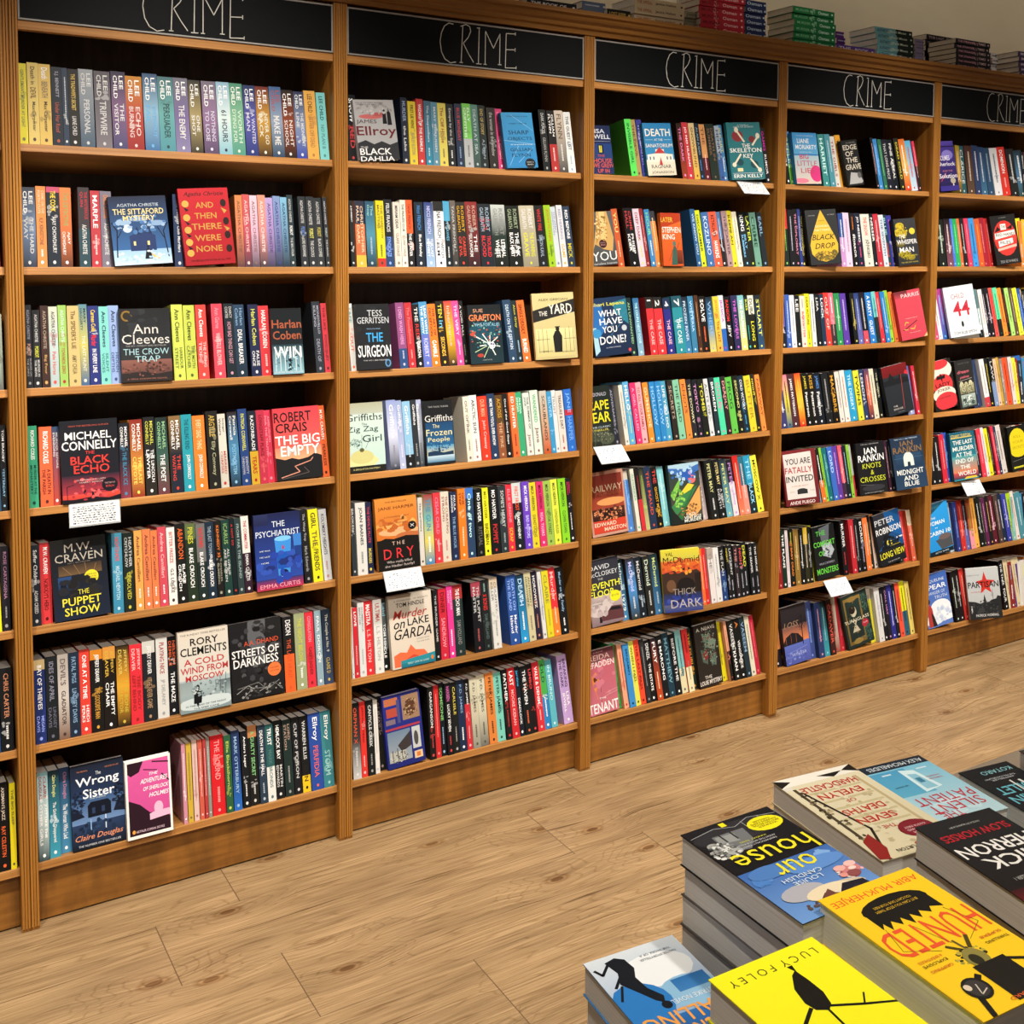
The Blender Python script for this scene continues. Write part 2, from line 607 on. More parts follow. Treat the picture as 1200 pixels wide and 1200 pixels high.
# a small drawing language for front covers, in cover fractions
def draw_cover(mb, W, H, art, y0=-.0003):
    lay = [0]
    def Y():
        lay[0] += 1
        return y0-.00003*lay[0]
    def pt(q):
        x, y = q.split(',')
        return float(x)*W, float(y)*H
    for cmd in art.replace('\n', ';').split(';'):
        cmd = cmd.strip()
        if not cmd:
            continue
        k = cmd.split(' ')
        t = k[0]
        y = Y()
        if t == 'r':
            x0, z0, x1, z1 = [float(q) for q in k[1:5]]
            cs = [hexcol(c) for c in k[5].split('>')]
            c0, c1 = cs[0], cs[-1]
            mb.face([(x0*W, y, z0*H), (x1*W, y, z0*H), (x1*W, y, z1*H), (x0*W, y, z1*H)], [c1, c1, c0, c0])
        elif t == 'e':
            cx, cz, rx, rz = [float(q) for q in k[1:5]]
            n = 18
            P = [(min(1, max(0, cx+rx*math.cos(6.2832*i/n)))*W, y, min(1, max(0, cz+rz*math.sin(6.2832*i/n)))*H) for i in range(n)]
            mb.face(P, hexcol(k[5]))
        elif t == 'p':
            c = hexcol(k[1])
            P = [pt(q) for q in k[2:] if q]
            ar = sum(P[i][0]*P[(i+1) % len(P)][1]-P[(i+1) % len(P)][0]*P[i][1] for i in range(len(P)))
            if ar < 0:
                P = P[::-1]
            from mathutils.geometry import tessellate_polygon
            tr = tessellate_polygon([[Vector((q[0], q[1], 0)) for q in P]])
            V = [(q[0], y, q[1]) for q in P]
            fs = []
            for f in tr:
                a, b, c_ = [Vector(P[i]) for i in f]
                fs.append(tuple(f) if (b-a).cross(c_-a) > 0 else tuple(f[::-1]))
            mb.tris(V, fs, c)
        elif t == 'k':
            c = hexcol(k[1])
            wd = float(k[2])*W/2
            P = [Vector(pt(q)) for q in k[3:] if q]
            for i in range(len(P)-1):
                d = P[i+1]-P[i]
                if d.length < 1e-6:
                    continue
                nrm = Vector((-d.y, d.x)).normalized()*wd
                a, b = P[i]-d.normalized()*wd*.5, P[i+1]+d.normalized()*wd*.5
                Q = [a-nrm, b-nrm, b+nrm, a+nrm]
                mb.face([(min(W, max(0, q.x)), y, min(H, max(0, q.y))) for q in Q], c)
        elif t == 's':
            # a loose scatter of small blots: blossom, leaves, a crowd, spray
            cx, cz, rx, rz = [float(q) for q in k[1:5]]
            sz = float(k[6])
            rs = random.Random(cmd)
            pal = [hexcol(q) for q in k[7:]]
            for _ in range(int(k[5])):
                a_, d_ = rs.uniform(0, 6.283), math.sqrt(rs.random())
                px, pz = cx+rx*d_*math.cos(a_), cz+rz*d_*math.sin(a_)
                r1, r2, ph = sz*rs.uniform(.5, 1.2), sz*rs.uniform(.4, 1)*W/H, rs.uniform(0, 1)
                c0 = rs.choice(pal)
                yy = y-.00001*rs.random()
                mb.face([(min(.995, max(.005, px+r1*math.cos(6.2832*(i+ph)/6)))*W, yy, min(.995, max(.005, pz+r2*math.sin(6.2832*(i+ph)/6)))*H) for i in range(6)], c0)
        elif t in 'tni':
            cx, cz, w, h = [float(q) for q in k[1:5]]
            tm = text_mesh(' '.join(k[6:]), t)
            if tm:
                vs, fs, asp = tm
                ww, hh = fit(asp, w*W, h*H, .42, 1.6)
                mb.tris([(cx*W-ww/2+v[0]*ww, y, cz*H-hh/2+v[1]*hh) for v in vs], fs, hexcol(k[5]))

def face_book(W, H, T, art):
    """front cover at y=0 facing -y, spine on the left, pages behind"""
    a, b = MB(), MB()
    base = hexcol([q for q in art.replace('\n', ';').split(';') if q][0].split(' ')[5].split('>')[0])
    t = COVER
    a.box(0, 0, 0, W, t, H, base)
    a.box(0, T-t, 0, W, T, H, base)
    a.box(0, t, 0, t, T-t, H, base)
    draw_cover(a, W, H, art)
    b.box(t+.0002, t+.0002, .0015, W-.0018, T-t-.0002, H-.0015)
    return a, b

BOOKS = """
@1 1 1854.1
19.9 18.2 188.5 -0.40 0 d9cf3a 775:GENTLEMAN'S MURDER AT LIGHT
39.3 23.1 191.6 -0.36 0 d8c070 543:Death in;643:DEVIL;543:Max Carpenter
63.0 25.8 191.0 -0.30 0 d8b864 fff:Death;876:BENEATH;543:Max Carpenter
89.9 23.0 186.4 -0.23 0 1c2430 aab:S.J. BENNETT;a54:Under Her Roof
-|113.5 12.3 186.7 -0.18 0 2a3a50 ddd:
126.3 23.4 186.0 -0.15 0 1a1714 e0c060:THE TRADWIFE'S SECRET;ddd:LIANE CHILD
150.3 31.7 188.5 -0.09 0 9aa0a8>40566a ddd:LEE|CHILD;ccc:PERSONAL
183.9 36.0 186.6 -0.01 0 555058>777078 ddd:LEE|CHILD;ccc:TRIPWIRE
221.1 32.6 188.2 0.08 0 2a2440>7a5a80>40406a fff:LEE|CHILD;ddd:THE|VISITOR
254.4 38.3 181.3 0.16 0 c08020>b04030>902020 fff:LEE|CHILD;dcc:ECHO|BURNING
293.4 34.3 189.5 0.26 0 2c4a70>8ab0c8>3a6a9a fff:LEE|CHILD;6ad:WITHOUT|FAIL
328.3 36.8 185.0 0.34 0 406a70>60a0a0>4a8a98 fff:LEE|CHILD;244:PERSUADER
366.4 34.6 186.5 0.43 0 6a6a78>706090>807aa0 fff:LEE|CHILD;ddd:THE ENEMY
402.4 28.9 184.1 0.52 0 25221f>a09060>302a20 fff:LEE|CHILD;ddd:ONE|SHOT
433.3 35.5 183.2 0.59 0 706878>8a6a90>504060 fff:LEE|CHILD;ccd:NOTHING|TO LOSE
470.3 32.5 184.9 0.68 0 8ab0c8>cfe0e0>7ab0c0 fff:LEE|CHILD;334:61 HOURS
503.4 33.7 185.4 0.76 0 4a8a70>7ab090>4a9080 fff:LEE|CHILD;cdc:WORTH|DYING FOR
537.8 31.2 182.5 0.85 0 20305a>5050a0>203070 fff:LEE|CHILD;ccd:A WANTED|MAN
569.6 34.5 182.3 0.92 0 6a2020>c09030>301a10 fff:LEE|CHILD;ddc:NEVER GO|BACK
604.8 31.3 184.1 1.01 0 3a5a8a>8a9ab0>26405a a55:LEE|CHILD;ddd:MAKE ME
636.8 32.4 179.8 1.08 0 1a1614>8a4020>1a1410 fff:LEE|CHILD;ddd:NIGHT|SCHOOL
669.9 28.3 177.9 1.16 0 2a3050>8090b0>3040a0 fff:LEE|CHILD;ddd:THE MIDNIGHT|LINE
698.8 30.8 182.4 1.23 0 e0a850 642:LEE CHILD;a74:BETTER OFF DEAD
731.1 24.7 179.4 1.31 0 7ac8c8 134:LEE CHILD;588:NO PLAN B
@1 2 1571.4
19.8 29.9 188.1 -0.57 0 3a4250>6a80a0>2a3040 fff:LEE|CHILD;ccc:THE HARD|WAY
50.8 21.0 190.6 -0.57 0 e08a4a ead0b0:CRIME ON THE|FORTH CUTS;754:K.P. KINGSTONE;eee:
73.0 27.9 189.8 -0.57 0 c05070/1c2430@.07 fd4:THE COOK;ddd:AJAY CHOWDHURY
101.5 25.1 189.6 -0.57 0 e0824a>d07040>5a3020 8a6:THE DETECTIVE;eee:AJAY|CHOWDHURY
141.5 24.9 191.7 -0.57 0 3a3338/2a4650@.52 c34:THE MYSTERIOUS|QUIN;ddd:AGATHA CHRISTIE
168.4 21.4 184.6 -0.57 0 b83a44 fff:MARPLE;ecc:
191.7 25.5 185.9 -0.57 6 7a7484 d84:Death Comes;ddd:AGATHA CHRISTIE
F sittaford 216.7 10.0 132.8 167.2 3.69 0.0
359.2 23.1 183.6 -0.52 6 24365a eee:The Tuesday Club Murders
F nine_gold 381.3 10.0 121.9 193.0 3.77 0.0
-|512.6 18.7 186.0 -0.02 0 e08850>d88060>5a3a40 754:AGATHA CHRISTIE;
-|532.1 17.6 188.7 0.04 0 d05a5a>c05060>4a3a48 fcc:AGATHA CHRISTIE;
550.2 19.1 186.1 0.10 0 e8c8d8>d8b0c8>4a4450 866:AGATHA CHRISTIE;
569.9 20.0 187.3 0.17 0 e09880>d08888>3a3a44 fdd:AGATHA CHRISTIE;
-|590.6 19.4 181.2 0.24 0 b8a0d8>a088c0>3a3a4a 547:AGATHA CHRISTIE;
-|610.6 18.8 186.3 0.30 0 8098c8>7a80b0>2a3040 348:AGATHA CHRISTIE;
-|630.0 17.5 183.6 0.37 0 80b8d8>6a90b0>2a3038 246:AGATHA CHRISTIE;
-|648.1 15.2 190.2 0.43 0 2a3a40 ccc:AGATHA CHRISTIE;fff:POIROT;ccc:THE BIG FOUR
-|678.5 19.9 187.9 0.53 0 2a2e34 ccc:AGATHA CHRISTIE;68c:POIROT;ccc:LORD EDGWARE
-|700.0 20.9 188.0 0.60 0 2a2e34 ccc:AGATHA CHRISTIE;dd6:POIROT;ccc:THE CLOCKS
-|721.6 21.0 185.4 0.67 0 2e3236 ccc:AGATHA CHRISTIE;cb5:POIROT;ccc:BLACK COFFEE
-|744.2 11.5 187.0 0.74 0 2e3238 ccc:AGATHA CHRISTIE;bcc:POIROT;ccc:THE LABOURS
@1 3 1290.0
21.9 14.3 195.0 -0.42 0 22242a 99a:AGATHA CHRISTIE;da9:POIROT;999:MURDER ON|THE LINKS
37.4 16.2 182.7 -0.38 0 1e2024 ccc:AGATHA CHRISTIE;dd4:POIROT;ccc:MURDER IN|THE MEWS
54.9 17.0 192.6 -0.33 0 3a2420 a98:AGATHA CHRISTIE;c8a060:Big Four
73.0 19.5 190.3 -0.28 0 c8ccb8>b8c8c8>a8b8b8 544:AGATHA CHRISTIE;c55:Pale Horse
93.8 17.8 193.3 -0.23 0 98c060 ced:AGATHA CHRISTIE;a33:TOWARDS ZERO
112.9 25.5 190.9 -0.18 0 c8b478 6a4a2a:The SPIDER'S LIE;764:AMY CHUA
139.0 18.8 194.3 -0.11 0 5a8a9a>c8c060>3a6090 233:MARY|HAGGERTY;ddc:THE LAST HUNT
158.4 24.0 189.7 -0.06 0 2a3478 fd4:Carmen Colla;e33:Murder;fff:IN EVERY LINE
183.7 21.7 188.2 0.01 0 80d0c8 124:Ann Cleeves;377:SILENT|VOICES
206.1 23.9 190.8 0.07 6 98b0e0 124:Ann Cleeves;458:HIDDEN|DEPTHS
F crowtrap 227.5 10.0 117.5 179.2 0.00 0.0
352.7 27.3 189.6 0.45 0 d0dc60 231:Ann Cleeves;563:HARBOUR|STREET
382.1 27.7 187.5 0.53 0 c8d458 231:Ann Cleeves;563:THE MOTH|CATCHER
411.2 25.9 187.6 0.61 0 e84a44 fff:Ann Cleeves;fcc:THE RISING|TIDE
451.8 27.7 189.8 0.71 0 d84a5c f9a:Ann Garve;fcc:WHISTLE BLOWER
481.7 24.5 189.6 0.79 0 1a262e ccc:DARCY|COATES;c9a:HOW BAD THINGS CAN GET
506.8 27.5 186.4 0.86 0 2a4460>203040 8ac:Harlan|Coben;fff:DEAL BREAKER
545.3 26.6 186.5 0.96 0 20284a dd6:Harlan Coben;eee:FALSE|ONCE
572.5 27.5 182.8 1.03 6 d83a40 fff:HARLAN COBEN;fcc:
F harlan 595.9 10.0 81.5 172.6 0.00 0.0
715.2 22.7 190.7 1.41 0 2a3038 aab:MONDIVELLO|KILLING;99a:DEATH OF
-|740.3 15.5 185.8 1.47 0 d8404e 722:THE LIKE;533:POWSCOURT
@1 4 1008.1
21.6 19.9 191.8 -0.57 0 3aa078 fff:RICHARD COLES;144:MURDER AT THE|MONASTERY
45.7 27.6 187.7 -0.57 0 e8643c fff:RICHARD COLES;522:A DEATH IN|THE PARISH
73.8 16.0 186.2 -0.57 8 2a4a6a>c04838 ddd:MURDER BEFORE|EVENSONG
F blackecho 91.2 11.9 128.1 196.1 0.23 0.0
222.8 24.2 183.1 -0.10 0 1a1e26>2a2a38>8a3a4a fff:MICHAEL|CONNELLY;48a:THE BLACK ICE
249.0 29.1 189.6 0.01 0 8a2a24>b06030>d09040>903020 fff:MICHAEL|CONNELLY;fd6:THE LAST|COYOTE
280.7 26.1 193.6 0.15 0 1c1e22>2a2620 dd5:MICHAEL|CONNELLY;fff:THE LINCOLN|LAWYER
309.5 27.8 190.6 0.27 0 1e2a2a>3a5a50>6a3a40 9c9:MICHAEL|CONNELLY;fff:THE POET
341.4 28.8 191.9 0.41 0 8a6a40>20242e>202838 fff:MICHAEL|CONNELLY;d43:THE|WAITING
372.3 26.4 193.2 0.54 0 2a9aaa 1a5a6a:THE KILLING KIND;fff:JOHN CONNOLLY
400.0 30.2 188.5 0.66 0 f08030 fda:EVERY DEAD THING;fff:JOHN CONNOLLY
433.7 29.0 197.4 0.80 0 1c1a18 c8a850:ARGYLLE;aa8:Elly Conway
463.5 20.1 188.6 0.93 0 d8d4c8/c8c4b8@.55 333:Stranger|Waters;b33:MARRIED|CORPSES
488.7 24.6 191.8 1.03 0 2a1c14>4a86b0>203040 eee:Patricia|Cornwell;8bd:POSTMORTEM
516.2 22.7 197.7 1.15 0 24407a dd5:PATRICIA CORNWELL;bbb:IDENTITY|UNKNOWN
541.1 21.4 190.7 1.25 0 1a2230/c8a02a@.55 eee:RAZORBLADE;a22:TEARS
564.0 21.6 191.3 1.35 0 b83048 711:LONGSTAFF PLACE;d66:
-|586.4 19.5 189.7 1.45 16 d83c58 f9a:AMBUSHED|FOR THE TRUTH
F bigempty 605.6 20.0 124.8 189.8 1.04 0.0
-|736.3 19.4 192.1 2.08 16 e86a34 fff:M.W. CRAVEN;422:FEARLESS
@1 5 725.3
21.3 20.0 189.6 -0.57 0 1e242c ddd:Suffer Children;ccc:ADAM CREED
42.6 24.5 190.9 -0.57 14 d83a3e fff:M.W. CRAVEN;511:NOBODY'S HERO
F puppet 69.5 18.0 123.0 190.9 1.72 0.0
201.3 23.5 194.8 -0.57 0 4a98b8>3a88a8 d54:NIGHTSHADE;bde:MICHAEL NEWTON
226.1 23.7 192.6 -0.50 0 1a2420 ccc:HEATHER|CRITCHLOW;c8c040:UNSOLVED
252.5 18.6 195.3 -0.35 0 e0a050 733:Andrea Camilleri;eee:
272.5 18.8 196.0 -0.23 0 d87a4a 733:Andrea Camilleri;eee:
-|292.7 16.2 190.5 -0.11 0 e07a48 733:Andrea Camilleri;eee:
310.2 19.8 196.7 -0.01 0 c84858 fbb:Andrea Camilleri;eee:
331.4 19.9 192.7 0.11 0 e8e4e0 b44:BITTER FREEZE;333:G.S. LOCKE
352.6 24.1 199.5 0.24 0 161614 e0642a:ABANDON;fff:BLAKE|CROUCH
377.6 25.7 196.2 0.38 0 5a6a40/22301f@.2 c8c840:PINES;fff:BLAKE CROUCH
404.2 22.5 193.1 0.54 0 6a6a6a/1c2a28@.5 d33:WAYWARD;fff:BLAKE CROUCH
427.5 22.1 195.0 0.67 0 1a2a3a 9ab:THE LAST TOWN;fff:BLAKE CROUCH
-|451.0 16.5 195.2 0.81 0 1a1614 e07830:KENNEDY 35;998:CHARLES|CUMMING
469.0 20.2 195.5 0.92 0 1a3a34 8a6:ICARUS;ccc:ALL OF US|ARE BROKEN
-|490.0 11.6 198.2 1.04 0 101c20 c33:A NOT SO
-|503.1 16.1 196.1 1.11 0 2a3a3a 9aa:FROM FAR THE ISLAND
519.9 19.9 199.0 1.21 0 e0dcd6/301a28@.48 b34:THE COMMUTER;ddd:EMMA CURTIS
F psychiatrist 546.5 8.2 123.3 196.4 0.21 0.0
-|680.4 20.3 197.0 2.15 0 1a1a1c aaa:The Wasp Trap;999:Mark Edwards
703.9 26.8 195.0 2.28 0 e0d820 222:GIRL;653:THE;222:FRIENDS
-|733.9 21.8 191.8 2.46 0 c8ccce 445:KOLYMSKY HEIGHTS;b88:
@1 6 439.8
22.3 23.9 196.7 -0.57 0 c8b080/20306a@.12 fff:BAY OF THIEVES;9af:MEGAN|DAVIS
47.5 25.4 199.8 -0.57 0 1a1e22 889:IDES OF APRIL;667:LINDSEY|DAVIS
73.5 23.4 200.9 -0.57 0 a8a098>c8c0b8>7a5a48 655:DEVIL'S;433:GLADIATOR
97.2 24.2 200.9 -0.57 0 1e2a3c 8ac:FATAL PIGS;8ac:LINDSEY DAVIS
121.9 23.6 202.9 -0.57 0 d84034 fff:ONE AT A TIME;eee:HEIDI|PERKS
146.1 28.4 197.5 -0.57 0 d08020/161412@.12 fff:JEFFERY DEAVER;d9a040:THE GOODBYE MAN
175.1 28.7 199.8 -0.57 0 d09040/1a1410@.15 d8b040:JEFFERY|DEAVER;fff:THE EMPTY|CHAIR
205.8 29.7 197.6 -0.57 0 141210>e0a030>141210 d8c060:JEFFERY|DEAVER;c9b040:THE BONE|COLLECTOR
236.2 28.7 195.0 -0.57 0 d82e3a fbb:JEFFERY|DEAVER;922:THE BODY|LEFT BEHIND
266.2 30.4 196.9 -0.57 0 c8c8c0/1c2024@.15 eee:JEFFERY DEAVER;a86:THE NEVER GAME
300.0 27.4 199.0 -0.57 0 d0d0cc a44:PLAYING NICE;999:JP DELANEY
328.8 23.5 196.4 -0.54 9 181a1e e06030:NELSON|DEMILLE;fff:THE MAZE
F moscow 352.0 12.9 125.5 203.9 0.00 0.0
F streets 484.0 20.0 136.8 200.7 0.72 0.0
623.3 27.8 198.7 -0.09 0 1a1a1a/e86028@.5 eee:DEON;c53:THE LAST HUNT
655.0 28.9 202.1 -0.04 0 98a078 c8c840:THE NIGHT BELOW;eee:
685.5 22.9 200.7 0.01 0 d83040 f9a:CONSOLATION;822:GARRY DISHER
-|711.6 18.3 200.8 0.05 0 8aa4b0 eee:PAUL DOIRON
731.5 24.3 200.3 0.08 0 1c2636>384868 ccb:The Couple at No. 9;c8b050:CLAIRE D
@1 7 152.8
22.8 23.5 207.4 -0.57 0 8ab8c0>c8dada>344a50 a33:CLAIRE|DOUGLAS;fff:JUST LIKE THE|OTHER GIRLS
47.5 23.7 205.4 -0.57 0 1a3038>3a98b0 dd8:Claire Douglas;eee:The Girls Who Disappeared
72.5 25.2 203.1 -0.57 16 24365a>4a90b8 c8a:Claire Douglas;fff:The Woman Who Lied
F wrongsister 97.4 20.0 120.6 203.0 0.00 0.0
F pinkholmes 219.0 5.2 107.8 190.4 0.00 0.0
-|357.6 9.8 200.4 -0.29 0 c88a9a fff:
-|369.5 12.7 198.7 -0.26 0 c8a838 765:
-|384.4 12.8 203.5 -0.22 0 d8b8b0 a66:
-|398.6 11.4 201.4 -0.18 0 c85a48 fcc:
-|411.4 7.9 201.2 -0.14 0 b03a3a fcc:
-|420.7 8.6 202.7 -0.11 0 8a8a80 ddd:
430.8 33.4 203.1 -0.09 0 d02028 f99:THE HOUND;f99:
-|464.9 17.6 197.5 0.01 0 2a5a3a c0d060:Ellie Blackthorn
484.7 20.7 205.4 0.06 0 26345a>203a70>2a6ac0 9bd:MARK OTTERBURY
-|509.0 18.6 197.9 0.13 0 16181c fff:Anders Lager;ddd:
529.1 23.3 207.6 0.19 0 c08050/1a1a18@.15 8c8:A GUILTY SECRET;ccc:
553.9 19.7 204.3 0.25 0 2a3a4a fff:DEATH IN THE HALL;abc:
574.3 21.4 201.6 0.31 0 2a5a5a/e0e0dc@.55 fff:TRUST;577:MARK BRONDS
597.2 23.1 206.1 0.37 0 16181a fff:HEMLOCK BAY;ddd:MARTIN|EDWARDS
622.6 23.3 202.7 0.45 0 1e2e2c b98:LORD|STATION;999:
-|647.5 20.4 204.3 0.51 0 1a1a1e ccc:CUP OF POISON;
669.4 22.1 202.7 0.57 0 181818/e8c020@.78 ddd:WARREN ELLIS;222:GUN
692.3 33.5 205.1 0.64 0 2a4a9a fff:Ellroy;d66:PERFIDIA
726.6 29.1 204.9 0.73 0 3a8088 fff:Ellroy;9cc:STORM
@2 1 1854.1
812.3 25.0 183.4 -0.57 6 14161a fff:SNOW;c44:RED
F dahlia 835.0 10.0 115.7 164.5 3.86 0.0
-|965.5 19.6 186.3 -0.57 0 1e2638 9ac:MURDER;ddd:the Lake
-|988.2 23.5 178.1 -0.57 0 e0c838 222:FIRST LIE WINS;987:ASHLEY ELSTON
-|1013.5 20.6 186.8 -0.57 0 c83a3c fff:WIZARD OF THE KREMLIN
-|1035.3 20.6 182.5 -0.57 0 4a6a80>2a8aa8 cde:The Sleepwalkers;cde:
-|1056.7 20.2 180.6 -0.47 0 5a8ea8 ddd:MARY TORJUSSEN
-|1079.5 25.5 180.6 -0.30 0 e0d060 943:The Cliff House;765:
-|1106.2 22.5 179.9 -0.11 0 1c2020 ccc:Escape by the Sea;eee:
-|1132.0 22.7 182.1 0.07 0 24304a c44:BLUE MONDAY;8ac:
1156.7 27.5 184.7 0.25 0 7ad05a/b8bcc0@.55 efe:ELLY|GRIFFITHS;777:
-|1185.5 22.5 184.1 0.45 0 5a8a80>3a4a4a bcc:DEATH AT SEA
-|1209.3 24.0 184.3 0.62 0 1e2626 c8b060:END OF STORY;9ab:A.J. FINN
1235.3 28.9 178.5 0.81 0 2a2420 aaa:the woman in the window
-|1266.3 23.1 178.8 1.03 6 d83a78 f9c:LUCY FOLEY;fcd:THE MIDNIGHT
F sharp 1284.2 10.0 103.6 163.4 3.76 0.0
-|1416.8 25.0 186.7 2.10 0 14181a ccc:DARK PLACES;aaa:GILLIAN FLYNN
-|1443.2 26.6 185.2 2.29 0 181414/b03030@.55 fff:GILLIAN|FLYNN;fcc:
-|1472.7 29.8 188.3 2.50 0 d8c8b8>444444 654:FLYNN;ddd:
-|1504.7 25.7 185.9 2.73 0 e8eae8 223:THE GUEST LIST;9ac:
@2 2 1571.4
-|814.9 11.1 180.9 -0.57 0 1c1e20 fff:JUDGMENT
831.3 28.2 181.4 -0.57 0 2a2e40/c06a40@.35/d8b040@.82 eca:CHRISTOPHER|PAUL DARK
861.9 26.2 181.2 -0.57 0 2a5068>4a88a0>203040 9cc:The|Deep;abc:
-|890.5 23.4 183.0 -0.57 0 d8cc20/c03028@.87 863:THE SHADOW|MASTERS;343:
915.7 24.8 188.2 -0.57 0 1c1e24/24406a@.55 ddd:FELIX FRANCIS;8af:SYNDICATE
-|941.1 20.2 180.6 -0.57 0 d8d0c4 333:MIRIAM DEAR;876:CLARE CHASE
-|962.5 16.6 187.0 -0.57 0 e0dcd0 333:THE FRAUDS CLUB;876:CLARE CHASE
-|979.7 19.8 187.9 -0.57 0 e05a28/1a1a1c@.5 822:TANA FRENCH;fff:THE HUNTER
1007.6 26.9 183.9 -0.54 0 1a2430 48c:Nicci FRENCH;fff:Blue Monday
1035.8 26.5 183.1 -0.32 0 30407a>9ab8d8 ccf:NICCI FRENCH;eef:THE LAST|SUNSET
1064.3 30.7 186.1 -0.09 0 222222/e8e8ea@.15 222:TANA FRENCH;113:WITCH|ELM
-|1096.2 20.3 188.0 0.16 0 4aa0c8/101c24@.3 6ac:NATHAN DAWES;ddd:
-|1117.5 17.5 190.4 0.32 0 6a6058>333333 bbb:TANA FRENCH
1136.3 31.4 187.2 0.47 0 2a2622>1a1a1a c90:ROBERT|GALBRAITH;d43:CAREER|OF EVIL
1169.0 38.4 189.0 0.73 0 8a2a2a>2a1a1e b98:ROBERT|GALBRAITH;ddd:THE|SILKWORM
1209.5 43.0 184.0 1.04 0 182028 9ab:ROBERT|GALBRAITH;d8323a:TROUBLED|BLOOD
1254.5 46.2 183.0 1.39 0 c8d0cc>203028>101412 888:ROBERT|GALBRAITH;fff:LETHAL|WHITE
1302.3 44.4 181.0 1.77 0 101410 9a8:ROBERT|GALBRAITH;fff:THE INK|BLACK HEART
1348.8 51.4 182.5 2.13 0 c0b8a0>8a8472 ddd:ROBERT|GALBRAITH;d8d820:THE RUNNING|GRAVE
-|1402.4 30.0 184.6 2.55 0 181a1c c33:WHITE FIRE;9ab:SIMON KAHL
-|1434.6 23.8 186.0 2.80 0 98c020 c64:JOHN FLYNN;463:
-|1461.3 18.2 182.3 3.01 0 c8d0d8 88a:THE GREAT|ADVENTURE;
-|1481.6 20.5 187.7 3.17 0 d8d8dc 88a:RED HERRING;d8b040:GAME
-|1503.6 25.8 185.4 3.34 0 2a3a50 fff:RED BEFORE;d8c820:MICK
@2 3 1290.0
-|815.9 15.9 184.1 1.42 6 e0e0dc 4ab:SAFE;e63:OUT
F surgeon 828.4 10.0 97.3 179.4 0.00 0.0
955.8 25.0 183.5 1.68 0 8a4a7a/2a4a7a@.7 d9c:I DIED WASH HERE;bbd:
-|981.8 21.8 182.9 1.86 0 b83038 e77:The Foundations;e99:
-|1006.7 19.9 177.4 2.03 0 18181a ddd:THE;c33:RED;fff:CORONA
-|1027.4 24.7 184.4 2.17 0 4a90c0/6070c0@.5 fff:LEAD WITH|THE SHOW;ccf:ROBERT
-|1054.1 25.9 178.1 2.35 0 e87a28 622:THE ART OF|DECEPTION;fff:GAMBLE
-|1080.9 23.2 185.9 2.53 0 201a14 d8d040:TEN;6bd:in;fc4:SECONDS
-|1105.5 24.7 185.3 2.70 0 d04040>e8b020>1a1a1a fba:Inheritance;
-|1133.4 21.6 186.0 2.89 0 e04a90 fce:THE VERY;fbd:
-|1156.4 15.2 186.1 3.04 6 1a1a18 ccc:A VOID FULL;787:
F grafton 1167.6 10.0 107.5 170.6 0.34 0.0
-|1301.6 26.7 185.5 4.02 0 2a4460 cde:DEATH ON THE CERTAIN;
-|1329.4 21.0 183.6 4.21 0 1e2c30 c8c040:Alex Gray;9bd:
-|1351.8 28.2 184.3 4.36 6 e87030 411:SINGLE DEADLY;fff:BURNED
F yard 1383.1 10.0 130.0 198.3 2.43 15.0
@2 4 1008.1
F zigzag 801.0 28.0 112.7 189.9 0.00 0.0
925.0 28.3 193.8 1.31 0 8a98c8>ccd0e8>2a3040 eee:Griffiths;889:
-|954.0 18.0 191.2 1.35 0 90a0c8>b0b8d8 eee:Griffiths;dde:
-|973.2 24.4 187.3 1.38 0 88b8d8/1a1a1a@.8 eee:Griffiths;bcd:
-|999.5 17.6 189.7 1.42 0 2a2e34 eee:Griffiths;aaa:
-|1018.4 22.2 189.3 1.45 16 a8b0d0>c8d0e0>405060 eee:Griffiths;888:
F frozen 1034.1 20.0 89.0 182.3 0.00 0.0
-|1162.9 19.3 189.1 1.66 0 d8d4c4 555:OUT OF INK;766:
-|1184.3 25.5 191.1 1.69 0 e0e0dc 333:ARCTIC SUN;966:
1211.2 29.2 186.3 1.73 0 e83a24 fa8:OUR MAN;fbb:John Creasey
-|1243.7 24.7 191.8 1.78 0 243a5a fff:MORE THAN YOU'LL EVER KNOW
-|1269.1 24.2 186.5 1.82 0 5a4020/8a5030@.45 c93:ACROSS;ca8:THE FIRE
-|1294.0 18.1 188.7 1.86 0 1a1a1a eee:One of the Good Guys;
-|1314.1 23.1 191.4 1.89 0 e06a34 fff:ED HUNTER;822:
-|1338.7 21.2 190.7 1.92 0 3aa070 dfe:ALEXIA|SINGH;
-|1363.4 22.8 187.3 1.96 0 d0d8d0 444:THE SUMMER OF|JANE;966:Jane
-|1388.4 27.3 193.3 2.00 0 d0dcd0 4a6:WANDERED;844:Jane
-|1420.7 24.7 189.7 2.05 0 c0bcb0>c8a080>c05020 333:SCRUBLANDS;
-|1446.1 17.5 186.3 2.08 0 3a90c0 9cf:SILVER;
-|1464.4 15.4 188.8 2.11 0 d8d8d8 888:TRUST
-|1481.3 24.4 186.5 2.14 0 d8d0c8 543:TREASURE & DIRT;a33:
-|1507.2 27.6 189.6 2.17 0 2a6ac8/c03040@.33/2a6ac8@.42 8bf:JANE;7ae:HARPER
@2 5 725.3
-|813.7 13.1 198.6 -0.57 0 2a3036 bbb:BROKEN
828.6 28.7 197.7 -0.57 0 d4d4d0 222:JOAN BARNES;888:
-|858.5 16.9 196.3 -0.57 0 1e2240 c44:THE DEVIL'S FLUTE;dc5:MURDERS
F dry 887.5 20.0 125.4 198.9 0.60 0.0
-|1014.3 14.0 191.8 -0.57 0 d0ccc4 432:The Survivors;
1032.2 28.3 197.6 -0.57 0 9a3a34>70b0a8>d8c860>3a80b0 48a:THE GUN;fff:
